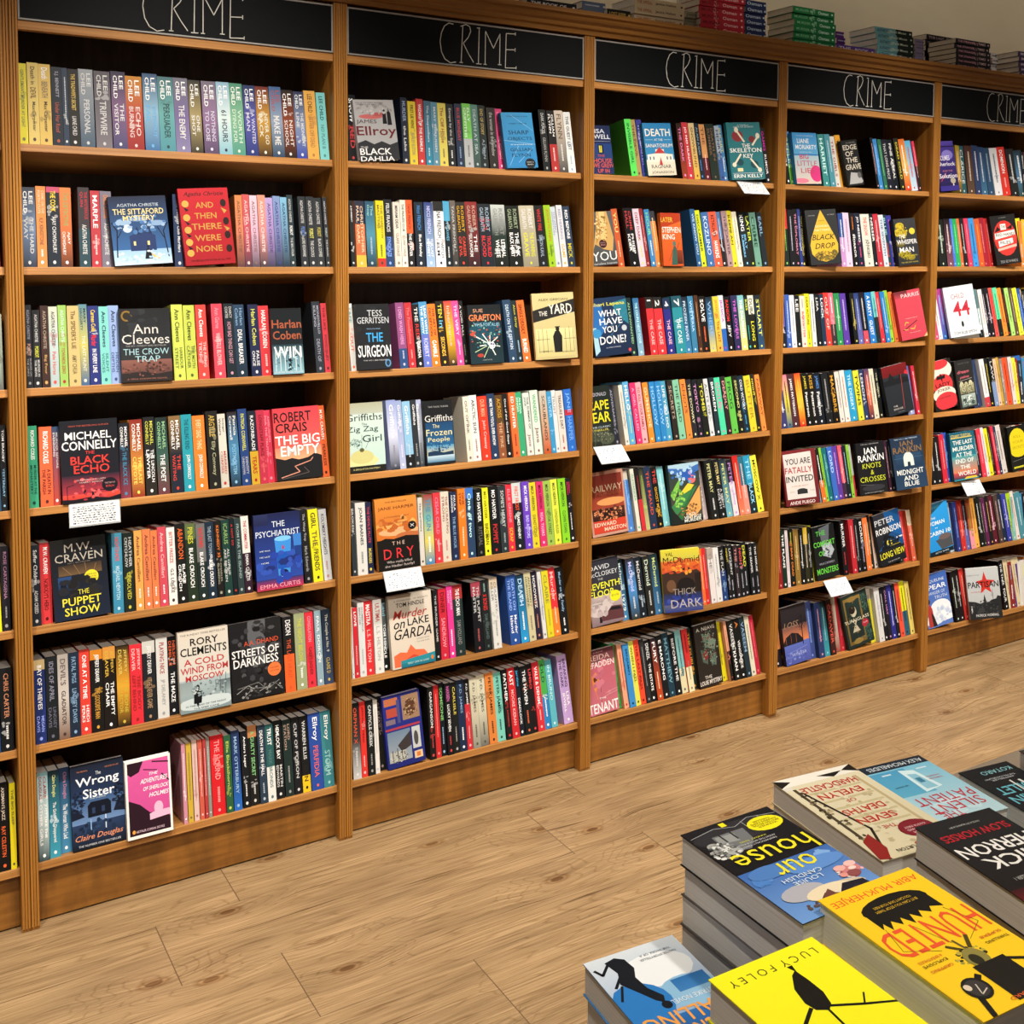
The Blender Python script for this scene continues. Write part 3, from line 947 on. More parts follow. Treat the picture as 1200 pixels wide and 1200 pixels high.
-|1062.4 23.3 199.8 -0.57 0 d03840 f8a:CESAR CHILD;fbb:
1087.0 26.2 200.1 -0.57 0 d4ccbc 844:THE CURATING|STRONG;c77:
-|1116.5 21.1 196.1 -0.57 0 1e2a4a eee:PAULA|HAWKINS;8ac:THE BLUE HOUR
-|1139.6 24.6 203.0 -0.57 0 e87a24 522:ONE|STEP;fdb:
-|1166.2 26.2 202.2 -0.52 0 3a70c0/2a4060@.15 cff:One of two;
-|1194.4 25.8 196.8 -0.33 0 141614 fff:MO HAYDER;666:RITUAL
-|1221.5 21.2 196.9 -0.14 0 e8e428 661:MO HAYDER;331:BIRDMAN
1244.1 29.6 199.7 0.02 0 141618 fff:MO HAYDER;c33:POPPET
-|1275.1 25.8 196.6 0.24 0 2c3438 ccc:SOFIE'S HEART;9aa:
-|1303.0 21.5 197.8 0.43 0 d83040 f9a:ELLIE GREENE;fb3:SCRAP
1325.4 30.4 200.3 0.59 0 c8d0d0/1a2024@.3 e53:FIRST FROST;fff:JAMES HENRY
-|1357.3 25.7 200.2 0.81 0 6a40c0 fff:MICK HERRON;ccf:BAD ACTORS
-|1384.5 23.8 195.8 1.00 0 d8c828 333:MICK HERRON;763:DEAD LIONS
-|1409.7 24.0 196.0 1.17 0 d0306a 511:MICK HERRON;fbd:REAL TIGERS
-|1435.1 25.6 195.8 1.35 0 98b850 342:MICK HERRON;463:SPOOK STREET
-|1462.3 23.6 197.1 1.54 0 d8e048 333:MICK HERRON;672:LONDON RULES
-|1488.1 26.8 197.3 1.72 0 88d028 242:MICK HERRON;363:CLOWN TOWN
-|1516.4 16.5 196.1 1.92 0 1c1a20 d36:SIMON|MASON;eee:
@2 6 439.8
-|809.9 7.2 193.8 -0.57 0 d0d0d0 a44:
-|817.7 13.2 191.2 -0.57 0 c82a34 fff:LOVE;fbb:
-|832.6 18.7 201.9 -0.57 0 d4d8d8 888:DOMENICA|MERCER;aaa:
851.9 24.3 203.2 -0.57 0 d42e34 fff:MAESTRA;fbb:L.S. HILTON
877.4 25.7 202.9 -0.57 0 dcdcd8 b55:ULTIMA;aaa:L.S. HILTON
-|905.0 18.5 198.9 -0.57 11 5a6468/141818@.7 9cd:Laid;fff:TOM HINDLE
F garda 925.1 15.3 131.6 203.5 0.71 0.0
-|1061.8 14.3 202.1 -0.32 0 181a1c ccc:THE MURDER GAME
-|1080.0 24.3 201.8 -0.16 0 c8283c 611:DINER;f9a:SANDROW
-|1106.2 18.5 206.3 0.07 0 e03a90 fbd:MADNESS|CREW;fff:
1127.4 31.4 205.4 0.26 0 a03030/203030@.2 fff:THE ECHO MAN;888:SAM HOLLAND
1187.7 30.6 204.2 0.79 0 a04050/14141a@.2 ccc:THE PUPPET|MASTER;a55:
-|1219.7 26.1 206.3 1.08 0 1c2222 8aa:;d33:X BONES;566:SAM HOLLAND
-|1250.7 26.4 208.4 1.35 0 d0c0a8/d8d8d4@.15 777:COUNTRY|KILLER;999:
1308.6 33.3 206.7 1.86 0 2a509a 9bf:DEATH ON|THE ISLAND;fff:Murder|Island
-|1344.0 27.2 203.6 2.17 0 1a3040>2a9ad8 bdf:DEATH;fff:
-|1372.6 23.1 206.5 2.42 0 c8c098 343:ANTHONY|HOROWITZ;766:
-|1397.9 21.4 206.0 2.65 0 2a2238 eee:HOROWITZ;c86:
-|1420.4 13.2 203.4 2.85 0 d8d8d8 777:
-|1436.5 22.8 202.5 2.99 0 d8cc28 884:CLAIRE;a93:
-|1461.6 23.7 208.3 3.21 0 d8343a/e88030@.6 fbb:Murder;fdb:
-|1487.6 26.2 205.7 3.44 0 12161a 9bd:Murder on the Family;fff:
@2 7 152.8
810.9 24.1 207.2 -0.57 0 16161a>3a3a3a>c8c8c8 d53:ORPHAN X;ddd:
-|836.8 17.0 206.3 -0.57 0 d8342e 711:JERICHO'S DEAD;fbb:
-|855.0 22.0 206.9 -0.57 0 181a1a ddd:CANTICLE CREEK;999:
-|877.6 13.5 202.0 -0.57 0 e0dcd8 bbb:
-|893.0 22.3 207.1 -0.57 16 1e1c18 988:MURDERS|AT FLEAT;
F collage 913.4 20.0 113.8 203.2 2.53 0.0
-|1042.9 19.1 206.0 -0.41 0 181818 eee:GARGANSON;c44:
-|1063.1 16.4 206.1 -0.22 0 c82a2c f88:
-|1080.8 17.4 209.6 -0.04 0 141a20 8c7:SOMEONE;9bd:
-|1099.2 20.1 205.9 0.13 0 161418 c6a:HARBEN;fff:LUCKY SEVEN;c44:
-|1120.5 19.0 204.0 0.34 0 1a1c1a dc5:CARLISLE;aaa:
-|1140.5 22.9 206.2 0.53 0 1e2c48 8ac:P.D. JAMES;fff:
-|1164.7 16.9 204.6 0.77 0 16181a/c8303a@.35 eee:P.D. JAMES;fbb:
-|1183.0 23.9 203.2 0.94 0 d0ccb4>c8c0a8>8a8a80 554:P.D. JAMES;554:
-|1208.3 26.2 207.7 1.19 0 d4d0b8>ccc8b0>6a6a64 554:P.D. JAMES;554:
1235.8 27.1 209.3 1.46 0 d8803c 222:PETER JAMES;422:
-|1265.0 27.3 203.2 1.74 0 78c8b8 122:PETER JAMES;244:
-|1295.2 18.0 209.0 2.03 0 1c1c1c fff:FATHER;c33:
-|1314.3 24.3 209.8 2.21 0 c82830 fff:LAST;fbb:MOORE KIERAN
-|1339.9 17.2 209.8 2.46 0 161e28 4ad:Jardine;fff:DEADLOCK
-|1359.3 26.0 206.4 2.65 0 141a1c fff:THE HAVEN;d64:
-|1386.7 16.7 209.1 2.92 0 1c1618 d44:LIMBO;
-|1404.9 24.2 209.6 3.09 0 d0303c fff:VALE & DENIM;fbb:
-|1430.6 22.1 211.4 3.34 0 4aa850/2a80c0@.5 244:OLD;fff:
-|1454.2 22.3 207.3 3.57 0 5ab0c0 cee:IN BRUNO;
1499.0 33.9 211.9 4.00 0 c0a0d8 223:BREAKING|THE DARK;fff:LISA|JEWELL
@3 1 1854.1
F housegrew 1586.8 28.0 84.3 151.0 2.22 0.0
-|1732.2 24.1 179.7 4.73 0 5ad85a 143:INVISIBLE GIRL
-|1758.3 21.6 181.7 4.67 6 a8905a 643:THE DEVIL;
-|1781.3 21.1 182.8 4.62 6 3a3a90 ccf:THE DISASTER
F sanatorium 1788.4 10.0 110.9 167.6 3.71 0.0
-|1933.4 22.1 180.6 4.28 0 2a1e1a>a04028 e8c:THE DARK;
-|1957.7 23.7 185.3 4.23 0 c83a44 fff:JO NO HUNAM
-|1982.2 23.2 184.3 4.17 0 d8c090>e0b040 643:SNOWBLIND;
-|2006.8 22.6 185.9 4.12 0 1e2a38 8ab:ALAN JUDD;58c:
-|2030.2 23.5 184.9 4.06 0 d89a60/5a1c28@.6 854:THE;fcc:
-|2055.2 33.8 187.4 4.01 0 243028 865:DEATH IN|SUMMER
-|2090.6 19.6 182.6 3.93 0 a8b8c8/3a60a0@.5 335:HENRY;
-|2110.9 20.4 189.6 3.89 6 4a8ac0 dd6:BUCHET;fff:
F skeleton 2129.2 10.0 130.0 192.1 3.60 9.0
-|2290.5 19.2 188.6 3.80 0 1c1a20 d3a:GAMES;fff:RUMOR
@3 2 1571.4
F you 1595.0 28.0 94.9 167.3 4.82 0.0
-|1705.9 23.3 186.8 5.15 24 c85a30 fd8:YOU;eca:
-|1735.2 32.7 186.5 5.13 0 101014 c44:CRIME|HALL;fff:PHILIP|KERR
-|1769.4 24.5 184.6 5.11 0 d8c8d8 933:DEEP DARK;dd5:
-|1794.6 15.3 186.4 5.09 0 8a2a2a daa:
-|1811.3 20.1 183.2 5.08 0 3a80b8 8d8:HOUR;fff:
-|1838.2 21.6 180.3 5.07 6 3a3a40/e08a40@.18 fdb:
F later 1852.1 10.0 80.1 171.7 0.00 0.0
-|1995.8 20.5 189.5 4.97 0 2a5a8a cde:WE KNOW YOU
-|2017.1 22.1 186.5 4.96 0 d0dc20 222:DISCLAIMER;
-|2039.9 31.6 180.2 4.95 0 3a68a0 cdf:KOZLINO;
-|2074.5 33.4 182.9 4.93 0 e85a3c 222:RETALIATE;fff:HAWKINS
-|2108.7 16.8 184.0 4.91 0 4a70a0/222222@.5 ddd:
-|2127.1 23.5 186.5 4.90 0 a88a90 433:THE CARTER;
-|2152.9 23.0 189.0 4.88 0 d8cc28 222:KEEPS AN;
-|2176.7 20.9 186.5 4.87 0 e8e0c8 888:
-|2199.2 28.6 184.7 4.85 0 1a2426 fff:KING;8cf:BILLY|SUMMERS
-|2228.6 23.5 187.1 4.84 0 182018 cd4:LATER;
-|2252.9 29.0 185.4 4.82 0 6a9a88 243:CRIME;
-|2283.5 23.1 186.5 4.80 0 1a2428 8ac:EARL
@3 3 1290.0
F lapena 1596.6 10.0 137.0 181.0 4.14 0.0
-|1744.9 19.8 185.8 3.19 6 1c2a30 9c9:AN UNWANTED;
-|1768.0 22.6 183.5 3.12 0 2a6a9a>8ab0c8 cff:THE COUPLE NEXT DOOR
-|1814.8 27.7 186.4 3.00 0 222222/d8343a@.2 fff:1;fcc:THE CASE
-|1845.2 34.1 185.0 2.92 0 222222/d8343a@.2 fff:2;fcc:THE CASE
-|1882.8 29.6 181.0 2.82 0 203050/2a2c80@.2 fff:4;fcc:THE CASE
1917.3 40.5 187.5 2.72 0 205060/2a8a98@.2 fff:7;dee:THE CASE
-|1959.2 25.4 184.7 2.61 0 1a2230>3a80b0 cde:FROZEN RIVER;
-|1985.4 22.7 186.6 2.54 0 3a7aa0 bdf:WISTERIA
-|2010.2 16.4 189.6 2.48 0 4a2a1a c96:
-|2028.1 28.1 185.7 2.43 0 181412 fff:SOLVE;e63:
-|2059.1 26.1 182.4 2.35 0 162028>3a7ab0>d8c860 8ac:WHERE;
-|2086.7 25.6 183.4 2.27 0 d8c83a>e0a848 d83:JESSICA;811:THE LAST
-|2113.8 22.9 187.6 2.20 0 d0d0d8/2a60b0@.6 a3a:JESSICA;
-|2138.2 23.8 181.5 2.13 0 161214 d33:RANSOM;fff:JOY
-|2164.2 27.7 185.8 2.07 0 2a2a50 c6c:THE LOVERS;
-|2194.2 27.9 186.1 1.99 0 70b0b8>d8d070 fff:THE DAUGHTER;
-|2224.4 16.7 182.3 1.90 0 142020 cd4:KISS;3ba:
-|2242.7 26.8 185.6 1.86 0 d8d8c8/1a1a14@.35 222:DUBAI;dd3:LONG
-|2271.8 27.0 186.6 1.78 0 1a2428>2a4a6a dd6:STUART
@3 4 1008.1
F cape 1590.2 28.0 92.3 189.2 2.79 0.0
-|1698.6 18.3 193.7 4.36 24 2a2c3a aab:ADVERSARIES
-|1720.2 15.8 190.7 4.39 0 d8d8cc 888:
-|1738.0 21.8 200.3 4.41 0 5aa8d8 fff:HELLO;dd6:
-|1761.2 23.3 195.0 4.44 0 d8306a fac:A GIRL CALLED
-|1785.9 23.5 195.5 4.48 0 e8a8b0 922:TO KILL YOUR FAMILY
-|1811.5 21.6 193.3 4.51 0 e88a2a fdb:GUMSHOE
-|1837.3 22.5 194.0 4.55 0 2a80c0 9cf:HOLLOW
-|1861.2 22.6 194.7 4.58 0 2a80c0 9cf:HOLLOW
-|1884.6 22.8 194.4 4.61 0 4a98b8 eee:LIFE YOU DO
-|1910.9 22.3 192.3 4.65 0 2a2420 a98:SECRETS
-|1935.4 25.9 195.4 4.68 0 80c0a0 343:THE FIELD
-|1963.5 23.3 195.1 4.72 0 e88a3a 843:KNOTS
-|1989.8 21.4 193.6 4.76 0 26242c dda:THE DOWRY
-|2013.3 20.8 192.1 4.79 0 181a20 d9c:TOKYO
-|2036.4 26.0 191.7 4.82 0 1a1c18 cc4:TOMB
-|2063.9 20.4 191.4 4.86 0 d0d4d8 666:ACTS OF
-|2087.3 19.8 194.6 4.89 0 223038 fff:BROKEN
-|2109.4 25.1 193.0 4.92 0 4ad0a0 d6a:GOLD
-|2136.0 20.0 196.1 4.96 0 2c2024 d99:DEADLY
-|2158.4 28.4 191.7 4.99 0 60b848 243:FROG
-|2188.4 23.4 195.7 5.03 0 161814 dd8:SECOND SIN
-|2214.2 25.1 194.0 5.06 0 162a3a eee:COLD VICTORY;49c:
-|2241.6 29.1 192.5 5.10 0 d8c830 a83:BUTTER
-|2271.6 15.4 196.6 5.14 0 1e2020 dc4:NIGHT
-|2287.9 20.9 194.3 5.16 0 e88a40 843:FARAWAY
@3 5 725.3
F railway 1596.0 20.0 136.2 199.2 2.47 0.0
-|1742.4 23.9 195.7 4.43 16 d0c8b8/4a80c8@.15 9cf:
-|1771.1 14.7 200.4 4.53 0 d8d8c8 4a8:ALEXANDER
-|1786.6 15.5 201.4 4.59 0 1a1a1a/c83038@.5 a33:
-|1804.8 15.6 200.3 4.65 0 1c201a>c0b880 9c4:
-|1821.8 27.2 202.1 4.71 0 22304a c53:THE MAUD
-|1851.1 24.7 198.5 4.81 0 141210 c44:THE;d8a838:GHOST MUSIC
-|1883.6 27.7 194.9 4.93 16 80c8d0 cee:
F landscape 1908.9 20.0 125.9 195.2 1.35 0.0
-|2045.4 28.3 198.2 5.50 16 6a5a60>c8b8b8 ccc:PETER MAY
-|2076.1 32.3 199.5 5.61 0 1a1c1a dd9:PETER MAY;ddd:
-|2110.7 29.6 199.3 5.73 0 141618 dc8:PETER MAY;ccc:A SILENT|DEATH
-|2142.7 26.1 196.8 5.84 0 1a2028>70b0c0 dd8:PETER MAY;
-|2171.2 23.3 193.1 5.94 0 201a20/d8d4dc@.4 b8c:PETER;b8c:
-|2197.0 24.2 203.5 6.03 0 c02020>d84a34>e88060 fcb:
-|2223.6 22.9 198.2 6.13 0 2a6a80/e89080@.5 fdd:
-|2249.0 30.8 199.4 6.21 0 2a90b8/1a2a30@.5 9df:THE;9df:BLACK
-|2281.5 27.9 196.6 6.33 0 e8e040 222:MOSCOW X
@3 6 439.8
F seventh 1596.4 20.0 122.3 205.1 3.20 0.0
-|1724.2 24.6 195.2 4.10 16 1a2428>4a88b8 dee:McDermid;dee:1979
-|1750.8 32.2 196.3 3.96 0 2a1c18>4a8ac8>333322 ccf:McDermid;ddd:
-|1784.5 27.1 195.1 3.78 0 182028 ddd:McDermid;bcd:
-|1815.0 29.4 194.1 3.62 0 242420 cdc:Dermid;ccc:
-|1847.2 31.1 196.3 3.45 4 1a2a2a>3a70a0 cd8:McDermid;bcd:
F thickdark 1869.3 8.3 130.0 201.5 3.12 23.5
-|2042.1 13.9 186.8 2.43 0 e06a30 fcb:
-|2056.7 18.3 186.9 2.35 0 c82a2a f99:
-|2077.3 23.6 185.2 2.25 0 a89890/d8d0d0@.2 888:THE
-|2101.7 23.8 182.1 2.12 0 d8d8d8 888:
-|2127.7 24.0 183.8 1.98 0 181818/203a70@.45 ccc:THE PLAN;8ac:
-|2154.0 12.1 184.3 1.84 0 181818 dc4:NIGHT;bbc:
-|2166.8 19.7 182.3 1.78 0 16181a ddd:LAST HUNT;bbc:
-|2188.0 19.0 179.9 1.66 0 2a2224 c88:THE;bbc:
-|2208.6 19.9 177.4 1.56 0 16181a d55:NIGHT;bbc:
-|2229.3 21.6 183.8 1.45 0 16181a dd4:DEAD;bbc:
-|2253.3 21.0 176.9 1.32 0 16181a ddd:THE REAPER;bbc:
-|2276.6 18.8 176.1 1.20 0 181a1c eee:THE HOUSE;bbc:
@3 7 152.8
F tenant 1589.5 25.0 115.7 201.0 2.44 0.0
-|1708.5 17.2 209.5 4.64 21 3aa850 143:
-|1727.2 18.0 206.0 4.67 0 e8a080 b33:
-|1745.9 23.5 203.8 4.70 0 3a88c8 134:BENJAMIN;
-|1770.8 18.9 208.7 4.74 0 d8d850 553:WHEN I FALL
-|1791.2 21.1 209.4 4.77 0 e04a30 711:THE LAST PASS
-|1813.7 16.4 208.3 4.80 0 2a2c30 999:
-|1832.2 22.7 200.6 4.83 0 161616 ddd:DENZIL;fff:THE ESTATE
-|1856.4 22.9 203.1 4.87 0 20202a>c04a20 fff:FURY;fdb:
-|1880.8 25.2 208.4 4.91 0 16181c fff:E MARONG;
-|1906.8 25.3 210.5 4.95 0 1e3a4a 7ab:MATTHEW
-|1935.0 24.8 203.0 4.99 0 16181c eee:BEFORE THE;
-|1960.7 25.0 209.1 5.03 0 80b8b8/d8d0a8@.6 345:
-|1987.2 23.0 209.4 5.07 0 c83030/e0d8b0@.6 611:;876:
-|2012.6 23.2 206.6 5.11 16 223028 d93:THE DUBLIN
F louie 2031.6 20.0 98.6 210.7 3.30 0.0
-|2142.0 27.1 203.0 5.31 16 d8cc18 873:
-|2172.2 12.1 204.6 5.36 0 e0a080/1a1a1a@.5 a44:
-|2185.9 24.4 205.3 5.38 0 1a1a1a ddd:VASEEM;fff:KHAN
-|2212.0 23.8 207.9 5.42 0 141414 c73:A;fff:VENGEANCE
-|2237.4 23.2 208.4 5.46 0 203038 8ac:VASEEM
-|2263.0 20.2 203.6 5.50 0 d8d4bc 655:
-|2285.7 19.6 205.8 5.54 0 b82a40 e77:
@4 1 1854.1
-|2383.4 18.6 182.2 4.64 0 101212 fff:MOTHERS
-|2404.1 27.8 186.0 4.64 6 4a90d0/5aa838@.6 cfc:APPLES
F liane 2419.6 10.0 115.3 179.2 2.13 0.0
-|2563.8 30.5 185.9 4.85 0 3a8a8a dff:HARRIET;
-|2596.5 27.1 187.6 4.99 0 4a90a0 cde:
-|2625.9 28.0 183.4 5.12 6 d8d4cc 933:THE GIRLS
-|2655.6 26.0 189.9 5.24 6 e0a030 432:THE LIES
F edge 2668.0 10.0 79.1 165.2 7.68 0.0
-|2826.8 13.2 189.6 5.97 0 16181a fbb:
-|2842.4 25.0 186.6 6.04 0 3a80c0 9cf:
-|2868.3 18.0 186.5 6.15 0 2a6a50 8c8:
-|2888.0 31.6 186.8 6.24 0 1a1c2a ccc:THAT LONG PRICE
-|2921.4 28.7 188.7 6.38 0 141820 fff:FINE APPEAL
-|2951.9 25.7 193.9 6.51 0 24241a dc4:DEAD COLD
-|2979.3 34.8 193.5 6.63 0 d86a30>e0b050>d84028 fff:
-|3016.8 35.0 190.4 6.78 0 5ab0d8>c8d8e8 d44:
-|3053.0 14.8 190.9 6.94 0 d83a5a/222222@.5 fbb:
@4 2 1571.4
-|2379.6 25.0 203.1 -0.57 0 c83030/1a2420@.35 8c5:
-|2407.4 25.9 199.2 -0.57 0 16161a bbc:
-|2435.4 21.8 203.2 -0.57 0 141414 d8a:THE DIPLOMAT
-|2458.0 13.5 203.2 -0.57 0 2a3a80 ddd:
-|2472.8 19.2 195.7 -0.57 6 1e1c14 dc6:THAT MACDONALD
F blackdrop 2493.6 10.0 130.0 194.5 4.12 9.5
-|2660.0 24.6 193.8 0.82 0 2a4a90/c090c8@.45 fff:
-|2686.2 31.0 196.9 1.19 0 d8c8e0 a69:
-|2720.3 19.8 195.1 1.67 0 1c1a1c e84:;fff:HORROR
-|2741.6 30.7 195.5 1.96 0 1e2438 fff:JO NESBO;d58:
-|2775.3 46.1 192.8 2.44 0 e0dcd0 d54:THE SNOW;343:JO NESBO
-|2824.2 21.1 196.2 3.12 0 1a2024 fff:NESSER;
-|2847.7 27.5 195.5 3.45 0 c03040 fcc:
-|2877.6 26.0 193.1 3.87 0 d0d8e0 469:THE SEVENTH
-|2905.4 22.4 195.2 4.25 6 1e3a48 9cd:BLUE;d44:
-|2929.4 25.7 193.1 4.59 6 3a3a98 d6a:;fff:
F whisper 2940.3 10.0 115.9 175.0 4.27 0.0
@4 3 1290.0
-|2375.8 20.2 184.6 -0.57 0 6a5a98/1a1c22@.6 ddd:
-|2398.8 22.4 186.0 -0.57 0 3a5aa8 cdf:
-|2422.6 22.5 183.1 -0.57 0 d8dce0 889:
-|2447.2 23.4 182.6 -0.57 0 16181a fff:LEE
-|2472.1 24.3 180.2 -0.57 0 d8d0c4 888:;c33:BABYSITTER
-|2497.8 23.6 187.9 -0.57 0 e0d820 222:DEAR FUTURE;666:
-|2523.0 20.3 185.8 -0.19 0 d0d8d8 666:
-|2546.2 20.4 186.6 0.17 0 181a1c ddd:LISA
-|2568.1 21.3 184.4 0.51 0 22344a fff:LOCK
-|2591.5 24.8 189.7 0.88 0 d8382e fcc:OUT OF
-|2618.1 23.8 189.3 1.29 0 e06a80/3a3034@.6 fff:;daa:
-|2645.6 29.2 187.0 1.73 0 2a8a50 cec:
-|2679.4 30.2 186.3 2.25 0 5a3aa0 cbe:
-|2731.0 21.4 187.4 3.06 0 181a1a dc6:
-|2754.0 25.2 186.6 3.42 0 2a4078>6a6ab0 bce:
-|2781.0 25.6 189.0 3.84 0 1c1a24/c85060@.75 eee:
-|2816.0 31.5 187.8 4.39 0 2a7ac8 fff:A PARTY;fff:GUEST
-|2849.7 21.3 191.2 4.92 0 70c8c8/202a30@.5 244:
-|2872.6 22.1 189.1 5.28 0 d83440 fbb:
-|2896.5 24.5 189.4 5.65 0 2a80c8 cdf:
-|2922.9 22.4 194.5 6.07 6 98c838 343:
-|2947.1 21.8 189.1 6.45 6 e87838 522:
F parris 2966.4 10.0 130.0 182.7 8.02 4.0
@4 4 1008.1
-|2378.9 28.6 188.9 4.09 0 e87a98/3a3a6a@.3 fff:
-|2408.9 23.9 185.6 4.15 0 e87a98>d8c840>2a5a80 222:
-|2436.4 31.9 186.1 4.20 0 4a2a30 fff:JAMES PATTERSON
-|2470.6 28.6 188.1 4.26 0 d84a24>f0c030>c82020 fb6:
-|2502.9 26.7 187.3 4.32 0 141412 d8c838:JAMES;fff:Patterson
-|2530.4 29.1 186.7 4.37 0 181410 d8a838:KISS;fff:Patterson
-|2561.0 34.5 184.3 4.42 0 141a24 58c:JAMES;fff:Patterson
-|2597.8 33.3 182.7 4.49 0 1a1c1e aaa:
-|2636.4 30.7 186.2 4.56 0 120e0e d8a030:MACABRE
-|2670.2 21.9 183.9 4.62 0 d8d4cc 766:
-|2693.7 24.3 187.3 4.66 0 e0dcd8 b54:
-|2721.8 36.0 185.7 4.71 0 2a98c8 cef:THE DESERT
-|2760.3 28.6 183.3 4.78 0 e0d838 222:TWINS
-|2791.3 23.3 185.8 4.84 0 2a3a60 ddd:LEMON
-|2816.3 25.1 186.9 4.88 0 4a3a60>d86a40>3a2a40 fcc:
-|2846.2 26.1 185.6 4.94 0 d8d4bc 666:
-|2873.9 17.5 183.1 4.99 16 141618 eee:THE DARK;c33:
-|2892.3 17.6 185.8 5.02 16 161816 d8d8b8:THE GRAVE
F bridge 2918.3 20.0 135.1 185.1 8.02 0.0
-|3040.6 35.7 185.9 5.29 16 5a6aa8>98a8d8 eef:
-|3078.1 17.5 187.1 5.36 0 d8344a fff:
@4 5 725.3
-|2378.4 27.2 192.5 5.56 16 1a1614 e67030:STREET
F fatally 2407.0 20.0 130.0 192.7 4.21 18.5
-|2570.7 11.0 192.1 7.13 0 58a0b8 cde:
-|2583.3 21.3 194.0 7.13 0 1a1c1a/e07030@.6 fff:
-|2605.5 14.1 195.8 6.88 0 88c838 342:
-|2620.4 21.6 193.3 6.62 0 1a6a70 8cc:
-|2642.9 24.0 194.3 6.24 0 3a68c0 cdf:LORD
-|2667.7 27.2 195.0 5.81 0 5a3a98 d9d:
-|2695.8 18.2 195.4 5.32 0 e85a70/3a2a40@.7 fcc:
-|2714.9 18.3 191.4 5.00 0 1a2028 9cd:
-|2734.1 14.6 194.8 4.66 0 88c040 342:
-|2749.5 22.4 193.6 4.40 16 b0b0b4/c03040@.6 444:
F knots 2772.9 19.6 130.0 190.3 2.40 7.5
-|2931.5 13.8 192.1 4.15 0 3a1c30 caa:
-|2947.7 20.3 191.9 4.15 0 16181c ddd:
F midnight 2949.4 2.8 130.0 194.1 6.58 20.0
@4 6 439.8
-|2381.5 20.4 198.8 -0.57 0 8a2020 d88:
-|2402.6 22.7 203.0 -0.57 0 1a2a22 fff:THE PLANS
-|2426.0 15.0 199.2 -0.57 0 d8ccd0 a88:
-|2443.1 20.0 201.6 -0.57 0 141a16 cc4:;e83:BABY DEAD
-|2465.3 24.5 196.7 -0.38 0 8a6a30 dc9:
-|2491.9 16.7 195.9 -0.14 0 141618 fff:
-|2510.1 20.1 199.3 0.03 0 c8a838/2a2a18@.3 dcb:
-|2531.2 16.1 198.1 0.23 0 141814 ccc:
-|2548.8 18.4 199.4 0.39 16 e8e020 443:
F comfort 2565.5 20.0 108.7 191.1 3.53 0.0
-|2704.1 24.6 199.6 1.82 0 161418 eee:MURDER;c33:
-|2748.8 24.9 198.8 2.23 0 b82a34 fbb:
-|2775.2 23.5 197.0 2.48 0 16141a aaa:
-|2801.1 22.8 195.4 2.72 0 141414 eee:BORIS;aac:
-|2827.1 25.4 195.0 2.96 0 e0743a fcb:
-|2854.1 23.9 198.0 3.21 16 1a2420 dc9:
-|2880.4 20.1 201.6 3.45 16 e08a48>d8d0c8 533:
F robinson 2895.3 20.0 137.0 195.4 8.02 0.0
-|3015.0 26.6 196.5 4.69 16 1a3a34 fff:STEPHEN
-|3044.2 28.0 193.4 4.96 16 d83a34 e88:
-|3073.6 22.1 195.8 5.23 0 d8c8a8/d8644a@.3 fdc:
@4 7 152.8
-|2384.5 37.5 203.4 2.86 16 e0a070/e08850@.3/201a24@.7 ccc:
F loss 2421.8 20.0 120.1 204.5 3.78 0.0
-|2550.4 34.0 205.2 3.04 16 4a5a9a>3a4a8a 8ad:
-|2586.0 27.6 200.1 3.16 0 2a3a68 d9a:
-|2615.9 25.6 199.9 3.27 0 1a2e38>3a98a8 9cd:
-|2643.8 25.8 201.2 3.36 0 3a1c1a d54:CADAVER
-|2671.8 35.1 202.6 3.46 16 d0c4b0>c8b8a8>8a4a40 a33:
-|2708.6 23.9 202.7 3.58 16 c02a38 d77:
F turnglass 2732.2 20.0 134.1 196.7 8.02 0.0
-|2872.0 27.3 203.0 4.15 16 c8c0b0/d8d030@.2 664:
-|2901.8 27.5 203.6 4.25 0 d0d0d0 99a:
-|2930.3 19.5 201.8 4.35 0 16141c ddd:
-|2950.7 19.6 203.9 4.42 0 1c1a20 c8c:CALL HAY
-|2971.2 24.7 205.4 4.49 0 2a2a80 ccf:
-|2997.6 15.7 204.5 4.58 0 1a1c1e ddd:
-|3015.1 24.1 206.0 4.64 0 e0503a 522:
-|3040.1 27.6 208.3 4.72 0 d8d820/2a5a70@.55 222:
-|3069.5 22.8 202.0 4.82 0 d8c468 543:
@5 1 1854.1
F solution 3158.7 8.0 106.6 191.5 5.30 0.0
-|3275.8 22.8 188.5 -0.52 0 a08a30>d8a030>333311 ddc:
-|3300.8 29.5 188.6 0.03 0 2a5a60 ddd:CLARICE
-|3333.6 43.7 190.7 0.91 0 4a2a24>5a4434 dcb:
-|3382.1 37.1 194.2 2.22 0 2a3a60 dde:
-|3423.3 37.5 190.7 3.34 0 24406a>3a6a8a dde:
-|3464.9 35.4 189.2 4.46 0 2a4868 abc:
-|3504.4 45.4 190.4 5.53 0 e0e0e4 556:
-|3552.2 48.7 197.0 6.08 0 d83428 fff:DOMINION;fbb:
-|3603.3 48.7 191.7 6.08 0 1c1e1e ddd:
-|3653.4 53.7 189.6 6.08 0 1a2a30>4a7aa0>304840 fff:
@5 2 1571.4
-|3180.8 42.7 182.3 1.41 0 1a1e1a cdc:
-|3225.1 35.2 185.9 1.77 0 1c1418>7a4a5a edd:
-|3262.3 14.9 186.6 2.28 0 4a70d0 8cf:
-|3278.3 29.9 187.1 2.50 0 2aa058 7e9:
-|3310.0 17.5 189.3 2.93 0 d0643a fcb:
-|3328.8 20.5 190.9 3.18 0 202020 ddd:
-|3350.6 25.5 190.5 3.48 0 d83a5a f9a:
-|3377.8 32.5 191.5 3.85 0 3a90d8 245:
-|3412.3 31.8 189.6 4.32 0 c8582a e94:
